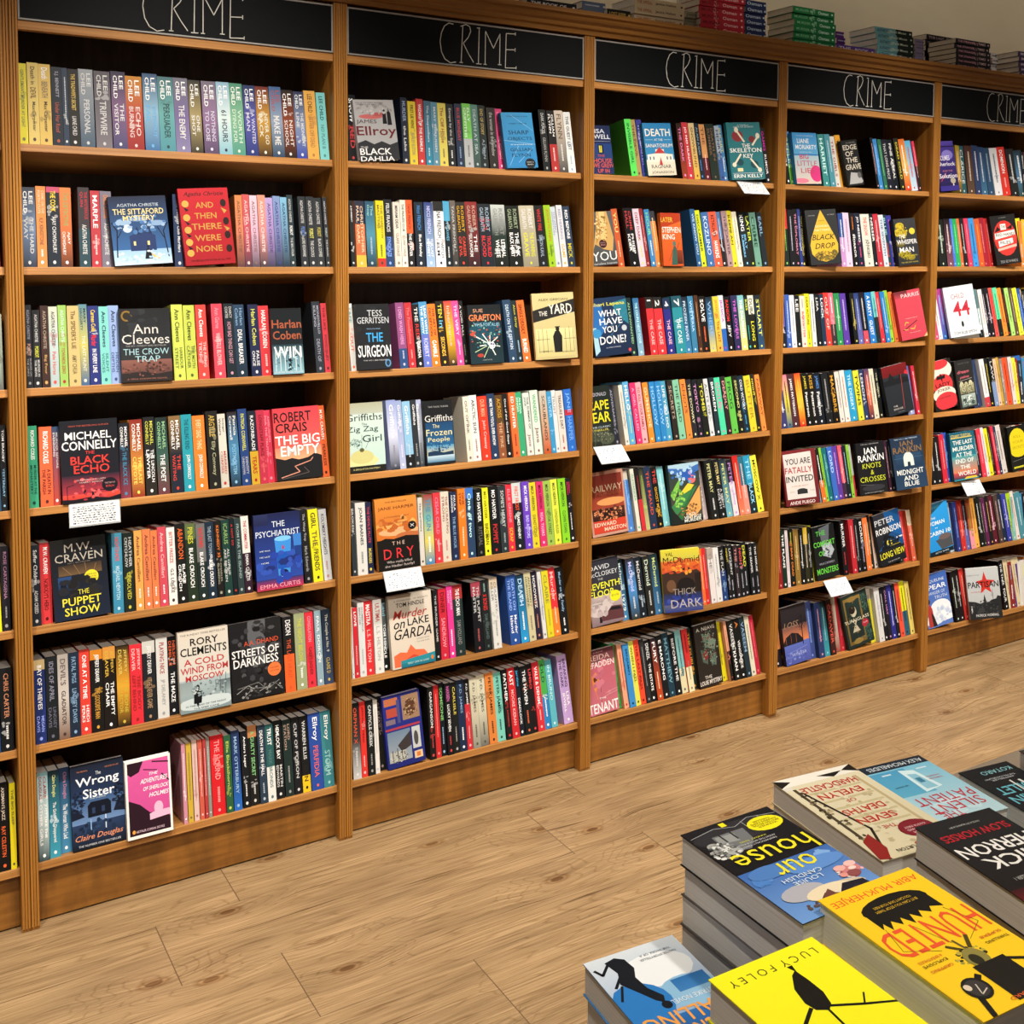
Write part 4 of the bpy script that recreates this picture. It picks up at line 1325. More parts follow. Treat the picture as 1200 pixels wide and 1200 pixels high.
-|3446.1 39.5 195.1 4.78 6 9a2030 d77:
-|3488.1 32.7 194.4 5.35 6 b82a2a f99:
F redhand 3506.1 10.0 130.0 198.3 6.46 9.0
-|3682.5 33.1 198.7 5.71 0 e8d820>88b838 333:
@5 3 1290.0
-|3169.7 22.4 194.3 6.83 0 c84a70 fcd:
-|3192.8 27.4 192.0 6.83 6 e0e4e8 a88:
-|3221.4 29.6 196.3 6.83 6 b03a8a>2a6ac0 8cf:
F child44 3241.1 10.0 130.0 196.1 8.02 19.0
-|3429.8 25.6 191.8 6.96 0 5a7a80/c8dadc@.4/181818@.85 466:
-|3456.5 24.6 191.3 7.09 0 d8d8d8 b88:
-|3482.3 16.1 195.5 7.23 0 1c1a24 dcd:
-|3499.2 25.9 197.6 7.32 0 1a1a1e dcd:
-|3527.4 22.8 197.5 7.46 0 e0504a a22:
-|3551.5 25.6 197.8 7.59 0 5ad8a0/16181a@.65 253:
-|3578.4 30.6 195.5 7.73 0 e88a30 943:
-|3611.0 17.8 193.7 7.90 0 1c1a18 a43:
-|3630.1 24.7 196.0 8.00 0 a8d870 563:
-|3655.9 19.7 196.1 8.13 0 5a4a3a cba:
-|3676.9 27.5 194.9 8.24 0 e0e838 773:
-|3705.7 23.8 193.0 8.37 0 2a50a0 9be:
@5 4 1008.1
F ladyjoker 3174.2 17.0 129.1 190.6 7.97 0.0
F palms 3321.9 20.0 105.7 190.0 5.29 0.0
-|3434.2 47.0 191.0 7.44 16 2a3a60 89b:
-|3484.2 30.1 192.7 7.19 0 e0dcdc/c03a44@.8 999:
-|3516.1 21.8 196.0 6.78 0 16181a dc3:
-|3539.1 25.7 197.0 6.49 0 16181a/7a90b8@.5 ccc:LAW;
-|3566.1 18.8 191.1 6.15 0 d8b898 854:
-|3586.1 16.8 195.4 5.89 0 c09a40 643:
-|3604.0 17.4 190.6 5.66 0 8a7a70 ccc:
-|3622.6 29.5 191.9 5.42 0 e8502a 711:
-|3653.4 23.1 194.2 5.03 0 d8ccc8 a44:
-|3677.7 21.6 190.4 4.72 0 e8d83a 875:
-|3700.5 37.4 197.0 4.47 0 2a60b0 cdf:
@5 5 725.3
-|3174.2 27.1 192.3 2.70 0 141418 eee:
-|3202.4 29.5 182.8 2.72 0 16181a ddd:
-|3233.7 28.3 189.9 3.15 0 c82a3c f99:
-|3263.8 30.2 194.7 3.57 6 2a50b0 9cf:
F lastmurder 3284.0 10.0 130.0 188.1 3.01 6.0
-|3449.1 19.4 190.6 6.15 0 1a2428 ccc:
-|3470.2 27.3 194.1 6.44 0 d8384a f9a:
-|3499.4 18.8 198.2 6.85 0 d8d4dc 888:
-|3519.7 27.1 191.8 7.13 0 e8d820 443:
-|3548.8 12.8 197.1 7.53 0 1c1c18 aaa:
-|3562.8 17.5 200.1 7.73 0 d03048 faa:
-|3581.8 16.2 196.7 7.99 0 22304a ccc:
-|3599.2 33.1 199.9 8.18 0 d0c8c4 655:
-|3633.7 22.9 195.4 8.18 16 1c201c cdd:
F blob 3658.1 20.0 112.2 184.7 3.75 0.0
@5 6 439.8
F cabin 3169.8 20.0 134.5 197.9 5.65 0.0
-|3310.8 23.4 194.1 3.97 16 c8d4d8>a8c0d0 688:
-|3335.4 22.0 197.2 4.19 0 2a3a80 9ad:
-|3358.5 28.1 201.0 4.40 0 c0302c e98:
-|3388.1 24.8 199.0 4.66 0 2a201c/5a60a0@.6 bbd:
-|3414.2 26.0 197.9 4.89 0 b05a3a/e890a0@.6 8a3:
-|3441.5 29.2 200.9 5.14 0 e8a848 864:
-|3472.1 24.9 199.2 5.41 0 141818 ddd:
-|3498.8 11.2 202.8 5.65 0 2a2a24 bba:
-|3511.1 21.4 194.3 5.76 0 5a2048 c9b:
-|3533.6 22.0 198.2 5.96 0 1a1a1a da6:
-|3556.8 32.1 199.4 6.16 0 5a1c28 fcd:
-|3590.5 24.9 196.6 6.47 0 4a3a34 caa:
-|3616.8 28.8 198.5 6.70 0 1c2a40 dde:
-|3647.1 30.1 196.0 6.97 0 3a40a0 cce:
-|3678.8 26.5 195.5 7.25 0 a8c820 342:
-|3706.7 20.1 202.2 7.50 0 e0d8d0 a33:
-|3728.1 37.6 193.2 7.56 0 4a8a98 cde:
@5 7 152.8
F spear 3165.5 20.0 130.0 205.9 5.88 6.5
-|3316.0 20.5 202.7 5.29 16 c83048/1a1a14@.55 fcc:
-|3337.9 25.1 203.0 5.33 0 161416 cdc:
-|3364.4 25.2 205.8 5.37 0 1a1416 ccc:
-|3391.7 27.4 205.3 5.41 0 d83a34 fcb:
F partisan 3392.6 0.9 130.0 201.8 5.32 33.5
-|3640.2 26.9 202.7 5.78 0 16141a eee:THE TAKE;eee:FOUR
-|3670.1 26.4 203.3 5.82 0 d8c8a0 876:
-|3698.1 23.1 199.4 5.83 0 d8c8a0 876:
-|3722.7 22.5 201.4 5.83 0 d8c8a0 876:
-|3747.4 21.2 203.2 5.83 0 d8c8a0 876:
@0 4 1008.1
-|-81.2 23.1 175.5 1.88 0 8a3a3a fcc:
-|-56.9 19.8 185.7 0.52 0 2a4a60 cde:
-|-36.5 12.2 198.5 -0.57 0 16181c fff:TOM BRADBY;8bd:YESTERDAY
@0 5 725.3
-|-88.0 23.2 187.4 1.67 0 4a4a6a ccc:
-|-63.6 21.1 189.8 0.46 0 e8e020 443:
-41.3 17.1 196.0 -0.57 0 1c1a22 b8a:ROSE CARTAGENA;999:
@0 6 439.8
-|-94.9 20.4 204.0 1.46 0 22304a ccc:
-|-73.9 22.4 204.6 0.49 0 2a4a7a cde:
-50.4 26.1 192.3 -0.57 0 141618 c86:CHRIS CARTER;ddd:
@0 7 152.8
-|-101.9 20.5 211.4 1.32 0 3a3030 ccc:
-|-80.8 18.9 208.9 0.60 0 203038 ccc:
-60.6 22.1 204.3 -0.10 0 101010 dcb:AXEMAN'S JAZZ;e63:RAY CELESTIN
-|-36.8 12.5 199.0 -0.57 0 e0d020 554:THE BIG SLEEP;
@0 3 1290.0
-|-68.6 20.1 183.0 -0.21 0 3a5a4a ccc:
-|-46.7 20.9 175.1 -0.27 0 c8ccc0>a8b8a8>5a5a58 544:MURDER
"""
ART = """
=sittaford|Face-out dark blue paperback with pale gold title over a snowy house at night|
r 0 0 1 1 16203a>3a70b0;r 0 0 1 .22 9cc4e8>c8e0f4;e .22 .62 .14 .04 9ab8d8;e .8 .6 .16 .04 8aaad0;e .5 .66 .2 .03 7a9ac8;e .28 .53 .08 .06 c8dcf0;p 22386a .3,.2 .3,.42 .42,.46 .55,.5 .7,.44 .75,.42 .75,.2;p 1a2a50 .38,.44 .44,.56 .5,.44;p 1a2a50 .56,.46 .63,.6 .7,.44;r .36 .28 .4 .34 e8d890;r .6 .28 .64 .34 e8d890;k 0c1428 .02 .06,.12 .1,.5 .02,.62;k 0c1428 .015 .1,.4 .22,.56;k 0c1428 .02 .95,.1 .9,.48 .98,.6;k 0c1428 .015 .9,.38 .8,.54;p 0a0e18 .53,.08 .56,.2 .6,.24 .64,.2 .66,.08;e .6 .26 .02 .02 0a0e18;p f0c860 .64,.16 .8,.08 .72,.06;s .5 .6 .45 .14 40 .05 2a4a80 4a78b0 9ab8d8;s .5 .12 .48 .1 40 .03 d8e8f4 a8cce8;n .5 .87 .72 .045 c8d4e0 AGATHA CHRISTIE;t .5 .775 .88 .085 f0dc98 THE SITTAFORD;t .5 .68 .56 .075 f0dc98 MYSTERY
=nine_gold|Bright red face-out paperback with gold title, jutting forward on the second shelf|
r 0 0 1 1 c41e2c>a81824;i .5 .92 .8 .07 1a0a0a Agatha Christie;t .5 .78 .36 .075 c89a48 AND;t .5 .64 .44 .075 c89a48 THEN;t .5 .5 .6 .08 c89a48 THERE;t .5 .35 .52 .08 c89a48 WERE;t .5 .21 .52 .08 c89a48 NONE;e .12 .8 .07 .045 d8a850;e .12 .62 .07 .045 d8a850;e .12 .46 .07 .045 d8a850;e .12 .3 .07 .045 d8a850;e .12 .16 .07 .045 d8a850;p 1a1010 .08,.76 .18,.72 .12,.7;p 1a1010 .08,.58 .18,.54 .12,.52;p 1a1010 .08,.42 .18,.38 .12,.36;p 1a1010 .08,.26 .18,.22 .12,.2;e .88 .8 .06 .05 2a1410;e .9 .56 .06 .05 2a1410;e .9 .38 .06 .05 2a1410;e .9 .2 .06 .05 2a1410;p c89a48 .82,.74 .94,.7 .88,.66;p c89a48 .84,.5 .96,.46 .9,.43;n .5 .06 .8 .022 3a0a0a THE BESTSELLING NOVEL OF ALL TIME
=crowtrap|Grey-black face-out paperback with huge pale author lettering and a red moorland horizon|
r 0 0 1 1 1c1e20>303438;r 0 0 1 .3 8a5a50>3a2a28;p 2a2424 0,0 0,.12 .4,.14 .7,.1 1,.13 1,0;k 1a1414 .015 .5,.1 .52,.26 .45,.32;k 1a1414 .012 .52,.24 .6,.34;e .14 .9 .11 .075 8a6a30;e .14 .9 .075 .05 2a2418;s .5 .18 .48 .1 60 .03 5a3a34 8a544a 3a2826;s .5 .8 .48 .18 20 .1 24262a 2c3034;n .5 .72 .5 .13 dcd8d4 Ann;n .5 .58 .94 .13 dcd8d4 Cleeves;n .5 .49 .8 .02 a8a8a8 THE NO.1 SUNDAY TIMES BESTSELLER;n .5 .41 .9 .085 a8d0d8 THE CROW;n .52 .31 .5 .08 a8d0d8 TRAP;n .5 .04 .8 .02 a86a5a A VERA STANHOPE NOVEL
=harlan|Dark face-out paperback with huge rust lettering and a man before lit bars|
r 0 0 1 1 0e1418>142028;r 0 0 1 .45 1c3440>8ab8c8;k c8d8dc .03 .1,.05 .1,.42;k c8d8dc .03 .25,.05 .25,.42;k c8d8dc .03 .4,.05 .4,.42;k c8d8dc .03 .75,.05 .75,.42;k c8d8dc .03 .9,.05 .9,.42;p 0a0a0a .52,.06 .5,.22 .55,.28 .6,.22 .6,.06;e .555 .29 .025 .025 0a0a0a;s .5 .2 .46 .16 40 .04 6a98a8 a8d0dc 2a4854;t .5 .76 .96 .13 a8583a Harlan;t .5 .59 .92 .13 a8583a Coben;t .5 .33 .9 .17 f0f4f4 WIN;n .5 .03 .9 .025 e0e0e0 HOW FAR WOULD YOU GO
=blackecho|Black face-out paperback with white author name, red title and sunset street skyline|
r 0 0 1 1 15171f>1a1a24;r 0 0 1 .33 2a2030>c83a48;r 0 0 1 .1 d84a3c>b83430;p 14101a 0,0 0,.05 .2,.04 .5,.06 .8,.03 1,.06 1,0;k 14101a .012 .08,.02 .08,.2 .2,.22;k 14101a .012 .6,.02 .55,.14 .9,.12;r .36 .1 .4 .15 14101a;r .5 .07 .54 .12 14101a;s .5 .16 .48 .14 40 .04 d04a50 a83040 e06060;n .5 .93 .7 .018 c85a4a FROM THE BESTSELLING AUTHOR;t .48 .81 .8 .095 f4f4f4 MICHAEL;t .5 .69 .96 .11 f4f4f4 CONNELLY;n .5 .6 .16 .04 e03c34 THE;t .5 .51 .68 .1 e03c34 BLACK;t .52 .4 .62 .1 e03c34 ECHO;n .5 .27 .5 .018 d8c0c0 INTRODUCING LAPD;n .5 .24 .4 .018 d8c0c0 HARRY BOSCH;e .82 .19 .14 .085 181420;n .82 .21 .18 .02 d0a0a0 THE START OF;n .82 .17 .14 .025 e05048 BOSCH
=bigempty|Pink-red face-out paperback with black author name above a road through dark hills|
r 0 0 1 1 d8404c>e86a5a;r 0 .25 1 .45 e8806a>f0b080;p 181a1c 0,0 0,.32 .2,.28 .35,.3 .5,.27 .7,.29 .85,.34 1,.3 1,0;k d8907a .02 .1,.04 .5,.1 .4,.18 .75,.24 .8,.28;k 6a5a58 .01 .12,.02 .7,.08 .6,.16;t .42 .87 .8 .14 1a1214 ROBERT;t .38 .72 .68 .13 1a1214 CRAIS;t .5 .55 .96 .13 fff6f2 THE BIG;t .54 .4 .84 .14 fff6f2 EMPTY
=puppet|Dark face-out paperback with yellow title and glowing roundel beside a blue doorway|
r 0 0 1 1 14130f>1a2438;r .12 .55 .9 .68 3a2e24>6a5238;k 8a6a4a .01 .2,.66 .35,.55;k 8a6a4a .01 .4,.68 .5,.55;k 8a6a4a .01 .6,.68 .62,.55;k 8a6a4a .01 .8,.66 .74,.55;r .1 .3 .34 .54 2a4878>101c34;r .14 .3 .24 .5 0c1424;e .7 .5 .13 .085 e8d830;s .5 .36 .4 .16 22 .1 1c1c1e 22242c 2a2820;n .7 .53 .2 .018 333 WINNER;n .7 .5 .2 .018 333 CRIME;n .7 .47 .2 .018 333 AWARD;n .5 .89 .5 .1 b4aca0 M.W.;n .5 .77 .86 .1 b4aca0 CRAVEN;n .5 .7 .7 .015 8a7a6a NO.1 BESTSELLER;n .54 .33 .2 .06 e8dc40 THE;t .5 .22 .7 .1 e8dc40 PUPPET;t .5 .1 .64 .1 e8dc40 SHOW
=psychiatrist|Deep blue face-out paperback showing two blue drinking glasses and a red author line|
r 0 0 1 1 1a2048>2a4aa8;r 0 0 1 .14 28306a>b83050;r 0 .86 .3 1 28305a>1c2248;p 3a8ad8 .42,.66 .78,.66 .72,.12 .48,.12;p 1a50b0 .44,.48 .76,.48 .73,.26 .47,.26;e .6 .66 .18 .035 7ac0f0;e .6 .2 .09 .05 0a1838;e .6 .15 .06 .025 e8f4fc;e .6 .54 .02 .03 c82838;p 3a7ac8 .82,.7 1,.7 1,.3 .86,.3;p 1a3a80 .84,.54 1,.54 1,.34 .86,.34;s .5 .3 .5 .2 20 .1 2440a0 3050b0 1c2c70;n .52 .86 .28 .075 dfe8f4 THE;n .5 .74 .94 .08 dfe8f4 PSYCHIATRIST;n .2 .52 .22 .018 e0e8f0 SHE WAS;n .2 .44 .22 .018 e0e8f0 HIS LAST;n .2 .36 .16 .018 e0e8f0 HOPE;n .5 .05 .86 .055 f0a0b0 EMMA CURTIS
=moscow|Pale grey face-out paperback with black author name, red title and lone snow-street figure|
r 0 0 1 1 d4cabb>c8ccca;r 0 0 1 .4 a8b8ba>7a8c90;e .5 .1 .6 .08 c4d0d2;r .7 .2 1 .34 5a686c>8a9a9c;r 0 .22 .25 .38 8a989a>98a6a8;p 101214 .26,.1 .27,.24 .32,.28 .4,.27 .43,.2 .41,.1 .36,.1 .34,.05 .31,.1;e .35 .3 .035 .03 101214;k 3a4448 .01 .8,.18 .8,.4;k 3a4448 .01 .9,.16 .92,.42;s .6 .26 .36 .1 70 .03 7a8c90 98a8aa 5a686c b8c4c4;n .5 .955 .9 .022 6a6460 THE SUNDAY TIMES BESTSELLER;t .52 .86 .56 .09 191919 RORY;t .5 .745 .92 .1 191919 CLEMENTS;t .5 .615 .8 .08 b83a3c A COLD;t .5 .515 .94 .08 b83a3c WIND FROM;t .5 .415 .76 .075 b83a3c MOSCOW;n .5 .08 .8 .02 3a4448 IN THE DEAD OF THE NIGHT;n .5 .04 .5 .02 3a4448 THE SPIES CAME
=streets|Black and grey face-out paperback with tilted white title and small orange roundel|
r 0 0 1 1 2c2c30>141416;p 5a5c60 .3,1 .75,1 .62,.4 .42,.4;p 18181a 0,.2 .3,.3 .36,1 0,1;p 1c1c1e .7,1 1,1 1,.2 .64,.3;p 0a0a0a .5,.3 .52,.44 .58,.44 .6,.3;e .55 .46 .03 .025 0a0a0a;k 9a9a98 .012 .08,.1 .3,.18 .5,.08 .8,.16 .95,.06;k 8a8a88 .01 .2,.04 .4,.14 .7,.1 .9,.18;k 7a7a78 .01 .1,.16 .5,.2 .7,.04;s .5 .6 .48 .38 60 .07 2a2a2c 3a3a3e 1a1a1c 4a4a4e;s .5 .1 .45 .09 50 .03 8a8a88 2a2a2a 5a5a5a;n .6 .72 .66 .06 d8502c A.A. DHAND;t .48 .6 .9 .1 eceae8 STREETS OF;t .48 .48 .86 .11 eceae8 DARKNESS;e .82 .33 .13 .09 e8743c;n .82 .35 .17 .018 4a1a0a THE NEW;n .82 .31 .17 .018 4a1a0a FACE OF NOIR
=wrongsister|Navy face-out paperback with large white serif title above a moonlit lakeside house|
r 0 0 1 1 1a2030>2a4878;r 0 .3 1 .62 30507c>6a8ab8;r 0 0 1 .3 283c60>10161f;p 0d1424 .3,.36 .3,.5 .36,.54 .68,.54 .74,.5 .74,.36;r .38 .4 .44 .47 2a3c5c;r .56 .4 .62 .47 2a3c5c;p 141c30 0,.36 0,.52 .12,.48 .24,.38;p 141c30 1,.36 1,.54 .86,.5 .78,.38;r .62 .2 .64 .36 d0e0f0;r .34 .2 .36 .34 8ab0d8;s .12 .56 .12 .14 60 .03 101828 1c2840 24365a;s .9 .56 .12 .16 60 .03 101828 1c2840;s .5 .2 .46 .12 30 .05 1c2c48 2a4468 16243c;n .52 .87 .1 .04 e8eef4 The;t .5 .775 .82 .13 f2f6fa Wrong;t .52 .645 .6 .11 f2f6fa Sister;n .22 .92 .2 .016 d08050 THE GRIPPING;n .78 .92 .26 .016 d08050 SHE STOLE MY LIFE;n .5 .58 .3 .02 b8c8d8 ONE WEEKEND;i .5 .13 .9 .085 e0906a Claire Douglas;n .5 .045 .8 .024 d0d4dc THE NUMBER ONE BESTSELLER
=pinkholmes|White-bordered pink and black face-out paperback with slanted white title, bottom shelf|
r 0 0 1 1 f0ece8;r .05 .04 .95 .97 d85a9c>c84a90;p 2a1420 .05,.04 .05,.5 .3,.42 .5,.3 .8,.26 .95,.2 .95,.04;p f0b8d4 .5,.28 .62,.3 .7,.36 .78,.3 .95,.3 .95,.22 .5,.2;e .7 .34 .1 .08 f0b8d4;k 2a1420 .03 .95,.9 .6,.94;k 2a1420 .03 .95,.66 .8,.76;k 2a1420 .02 .4,.86 .7,.82;p 2a1420 .05,.97 .4,.97 .3,.84 .12,.8 .05,.84;i .62 .79 .2 .035 fff THE;i .62 .71 .6 .06 fff ADVENTURES;i .66 .61 .56 .05 fff OF SHERLOCK;i .72 .52 .44 .055 fff HOLMES;e .14 .09 .035 .025 e8a040;n .5 .085 .62 .03 f0d0e0 ARTHUR CONAN DOYLE
=dahlia|Grey face-out paperback with big red-and-black author name and two figures, top shelf|
r 0 0 1 1 b8b6b8>a0a2a4;e .4 .72 .3 .04 c86a6a;e .6 .76 .2 .03 b85a5a;p 16161a .68,.6 .7,.78 .74,.8 .78,.78 .79,.6;p 16161a .8,.58 .81,.8 .86,.82 .9,.78 .91,.58;e .74 .82 .025 .025 16161a;e .855 .84 .025 .025 16161a;s .5 .85 .46 .1 40 .04 a8a4a6 c8c4c4 989496;n .4 .95 .7 .02 555 ONE OF THE GREAT AMERICAN;n .4 .92 .7 .02 555 WRITERS OF OUR TIME;n .28 .63 .5 .08 3a2a2c JAMES;t .5 .46 .98 .2 6a2428 Ellroy;p 2a2c30 0,.0 0,.28 .2,.33 .4,.26 .6,.31 .8,.25 1,.3 1,0;n .15 .21 .2 .03 ddd THE;t .42 .14 .78 .11 eee BLACK;t .45 .02 .84 .08 eee DAHLIA
=sharp|Bright blue face-out paperback with spaced dark title and pale crossing scratches, top shelf|
r 0 0 1 1 3a9ad4>2c86c4;k a8d8f4 .008 .3,.96 1,.66;k a8d8f4 .008 0,.5 1,.42;k a8d8f4 .008 .1,.05 .45,.4;k a8d8f4 .008 .4,.1 .9,.36;n .5 .93 .7 .02 123 THE BESTSELLING AUTHOR;n .5 .8 .6 .02 123 A DEBUT THRILLER;n .5 .64 .66 .075 12304a SHARP;n .52 .52 .9 .075 12304a OBJECTS;n .55 .42 .7 .018 e8f4fa OF THE AUTHOR OF GONE;n .52 .33 .7 .06 12304a GILLIAN;n .5 .23 .6 .06 12304a FLYNN;e .76 .08 .17 .09 1a2024;n .76 .1 .22 .02 ddd NOW A;n .76 .06 .22 .02 ddd SERIES
=surgeon|Black face-out paperback with pale author name and blue-and-white block title|
r 0 0 1 1 16181c>1c1e22;s .5 .6 .48 .4 24 .1 1a1c20 202226;n .56 .86 .44 .095 c8ccd0 TESS;n .5 .75 .94 .095 c8ccd0 GERRITSEN;n .5 .62 .4 .018 8ac INTRODUCING RIZZOLI;t .52 .49 .5 .14 3aa0e0 THE;t .5 .28 .98 .18 eceef0 SURGEON;n .5 .14 .7 .018 ccc THE NO.1 BESTSELLER;e .88 .09 .09 .06 5a8ab8;e .88 .09 .05 .04 203040
=grafton|Dark teal face-out paperback with orange author name over white star-shaped flowers|
r 0 0 1 1 14181c>183038;e .5 .55 .5 .16 1a4658;k dce8e0 .03 .6,.32 .2,.46;k dce8e0 .03 .6,.32 .4,.5;k dce8e0 .03 .6,.32 .62,.5;k dce8e0 .03 .6,.32 .85,.44;k dce8e0 .03 .6,.32 .9,.28;k dce8e0 .03 .6,.32 .3,.3;k dce8e0 .03 .6,.32 .75,.14;k b8d0a0 .02 .6,.32 .15,.2;k b8d0a0 .02 .6,.32 .4,.1;e .66 .3 .1 .06 e8dcf0;e .1 .5 .08 .03 b84838;e .3 .14 .1 .03 a83c34;s .5 .5 .46 .3 110 .03 1a4a58 2a6a78 b84838 8ab8a0 143038;n .3 .9 .3 .06 d8a080 SUE;t .5 .78 .96 .11 e8804a GRAFTON;n .55 .66 .76 .06 8ab8d0 W IS FOR ALIBI;n .5 .06 .3 .02 aaa A KINSEY MYSTERY
=yard|Cream face-out paperback with tilted dark band title and a silhouetted man at gates|
r 0 0 1 1 d0c48a>c0b07a;r .04 .04 .96 .46 e0d89a>c8bc80;p 1e1c1a 0,.56 0,.74 1,.9 1,.7;k 4a4636 .008 .1,.1 .1,.44;k 4a4636 .008 .2,.1 .2,.46;k 4a4636 .008 .3,.1 .3,.44;k 4a4636 .008 .74,.1 .74,.46;k 4a4636 .008 .84,.1 .84,.48;k 4a4636 .008 .93,.1 .93,.46;k 4a4636 .01 .05,.3 .36,.3;k 4a4636 .01 .7,.3 .97,.3;p 141210 .46,.1 .44,.34 .5,.42 .6,.42 .66,.34 .64,.1;e .56 .45 .045 .04 141210;r .5 .475 .62 .49 141210;n .5 .9 .7 .035 4a4020 ALEX GRECIAN;t .24 .69 .2 .07 e0dcd0 THE;t .66 .755 .56 .15 e8e4d8 YARD;n .26 .12 .3 .02 333 AN ABSORBING TALE;n .78 .1 .3 .02 333 VICTORIAN LONDON
=zigzag|Pale mint face-out paperback with dark serif title and a gold cloche drawing|
r 0 0 1 1 c8d8d0>b8d4cc;r 0 .84 1 1 a8a890>b0b8a8;e .4 .16 .42 .09 d8d498;e .4 .22 .3 .1 c8c484;e .4 .32 .06 .03 5a5a30;k 5a7a70 .01 .3,.34 .2,.5;k 5a7a70 .01 .4,.34 .42,.54;k 5a7a70 .01 .5,.34 .64,.5;r 0 0 1 .09 1a1c18;s .24 .42 .2 .06 70 .016 5a7a74 8aa8a0 3a5a54;n .5 .045 .7 .025 c8c080 A BRIGHTON MYSTERY;n .5 .79 .94 .1 2a2a2a Griffiths;n .5 .69 .14 .035 1a3a3a The;n .45 .61 .8 .1 1a3a3a Zig Zag;n .68 .48 .5 .1 1a3a3a Girl
=frozen|Black and blue face-out paperback with gold serif title over a snowy winter skyline|
r 0 0 1 1 16181a>1a1c20;r .02 .04 .98 .66 1a4068>2a6a9a;r .02 .12 .98 .3 4a90b8>d8c890;r .02 .04 .98 .14 b8d0dc>4a7a9a;p 1a3450 .4,.14 .42,.28 .45,.36 .48,.28 .5,.14;p 1a3450 .05,.14 .05,.2 .3,.22 .6,.18 .95,.2 .95,.14;s .5 .3 .44 .1 50 .03 2a6a9a 3a80ac 1c5078;n .5 .9 .7 .025 aaa TIME TRAVEL MURDER;n .5 .72 .98 .1 dcdcd8 Griffiths;n .38 .6 .24 .06 e0d8a0 The;n .48 .5 .9 .1 e0d8a0 Frozen;n .46 .38 .76 .09 e0d8a0 People
=dry|Orange face-out paperback with black lower half and spaced red title, above a card|
r 0 .4 1 1 d88a3a>c86a28;e .55 .52 .5 .06 d8a878;e .75 .45 .3 .05 b8683a;e .2 .6 .3 .05 e09848;r 0 0 1 .42 14110f;p 14110f 0,.4 .2,.44 .4,.42 .7,.45 1,.43 1,.38 0,.38;s .5 .6 .45 .12 24 .1 d89048 b86028 e8a860 c87838;n .5 .94 .7 .02 5a2a10 THE BESTSELLER;n .5 .85 .86 .055 5a1a10 JANE HARPER;n .5 .73 .6 .018 7a3010 A STUNNING DEBUT;n .5 .64 .5 .018 7a3010 ATMOSPHERIC;e .86 .58 .1 .06 141414;k ddd .012 .82,.6 .9,.56;k ddd .012 .82,.56 .9,.6;n .5 .36 .3 .05 d8b8a8 T H E;n .5 .22 .72 .14 d8343a D R Y;n .5 .1 .6 .045 c8bcb8 Who really killed;n .5 .045 .7 .045 c8bcb8 the Hadler family?
=garda|Cream face-out paperback with red and black art-deco title, orange hills, teal water|
r 0 0 1 1 dcd2c4>d4c8b8;p e06a44 .05,.02 .05,.18 .2,.22 .35,.2 .45,.3 .55,.22 .75,.2 .85,.12 .7,.02;p c84a30 .3,.1 .5,.16 .7,.1 .6,.04;r .2 0 1 .1 2a8a9a>1a6a80;p 2a8a9a .2,.1 1,.14 1,.06 .2,.06;n .52 .92 .8 .02 555 A TOWN FULL OF SECRETS;t .5 .86 .66 .06 1c1a18 TOM HINDLE;i .48 .73 .8 .12 b83a30 Murder;i .22 .585 .26 .09 1c1a18 on;t .66 .61 .5 .1 1c1a18 LAKE;i .52 .46 .86 .14 1c1a18 GARDA;n .74 .36 .3 .018 777 A HOLIDAY ESCAPE;n .74 .32 .3 .018 777 TO DIE FOR;n .6 .05 .5 .025 c8e0e0 PERFECT CRIME FOR SUMMER;e .93 .07 .03 .03 e87830
=collage|Deep blue face-out paperback tiled with small picture panels, bottom shelf|
r 0 0 1 1 262f86>1e2670;r .04 .86 .4 .96 b86a48;r .08 .7 .36 .82 b04a3c;r .05 .6 .3 .67 7a6878;r .36 .6 .44 .92 4a4a7a;r .5 .62 .96 .96 9a7a60;e .72 .78 .14 .12 5a3a28;r .02 .52 .94 .55 a83a48;r .05 .08 .66 .5 6a8098>98a0a8;p 3a3434 .3,.3 .66,.46 .66,.26 .4,.2;r .08 .08 .5 .22 b0b0a8;k 303434 .02 .15,.1 .15,.24;k 303434 .02 .28,.1 .28,.26;k 303434 .02 .4,.1 .4,.24;r .7 .2 .92 .5 c0c4c4;e .8 .34 .06 .1 4a4a4a;r .72 .06 .94 .16 d8c0a0;r .78 .08 .88 .14 d87830;s .72 .78 .2 .14 50 .03 8a6a50 4a3428 b89a7a;s .3 .14 .24 .08 60 .02 c8c8c0 6a6a68 3a3c3e
=housegrew|Midnight blue face-out paperback with red title and a lit yellow window|
r 0 0 1 1 14224a>1c2a5a;r 0 .3 1 .62 1a3a7a>203a6a;r .4 .42 .62 .6 0c1020;r .44 .44 .56 .58 d8d050;k 0c1020 .02 .5,.44 .5,.58;t .45 .88 .6 .09 d8dce4 LISA;t .5 .75 .94 .12 d8dce4 JEWELL;k aab .01 .1,.67 .95,.67;n .5 .37 .3 .05 c84a4a THE;t .55 .27 .8 .09 d05a4a HOUSE;t .55 .17 .9 .09 d05a4a WE GREW;t .55 .06 .5 .08 d05a4a UP IN
=sanatorium|Blue and cream face-out paperback with white title and red-roofed building|
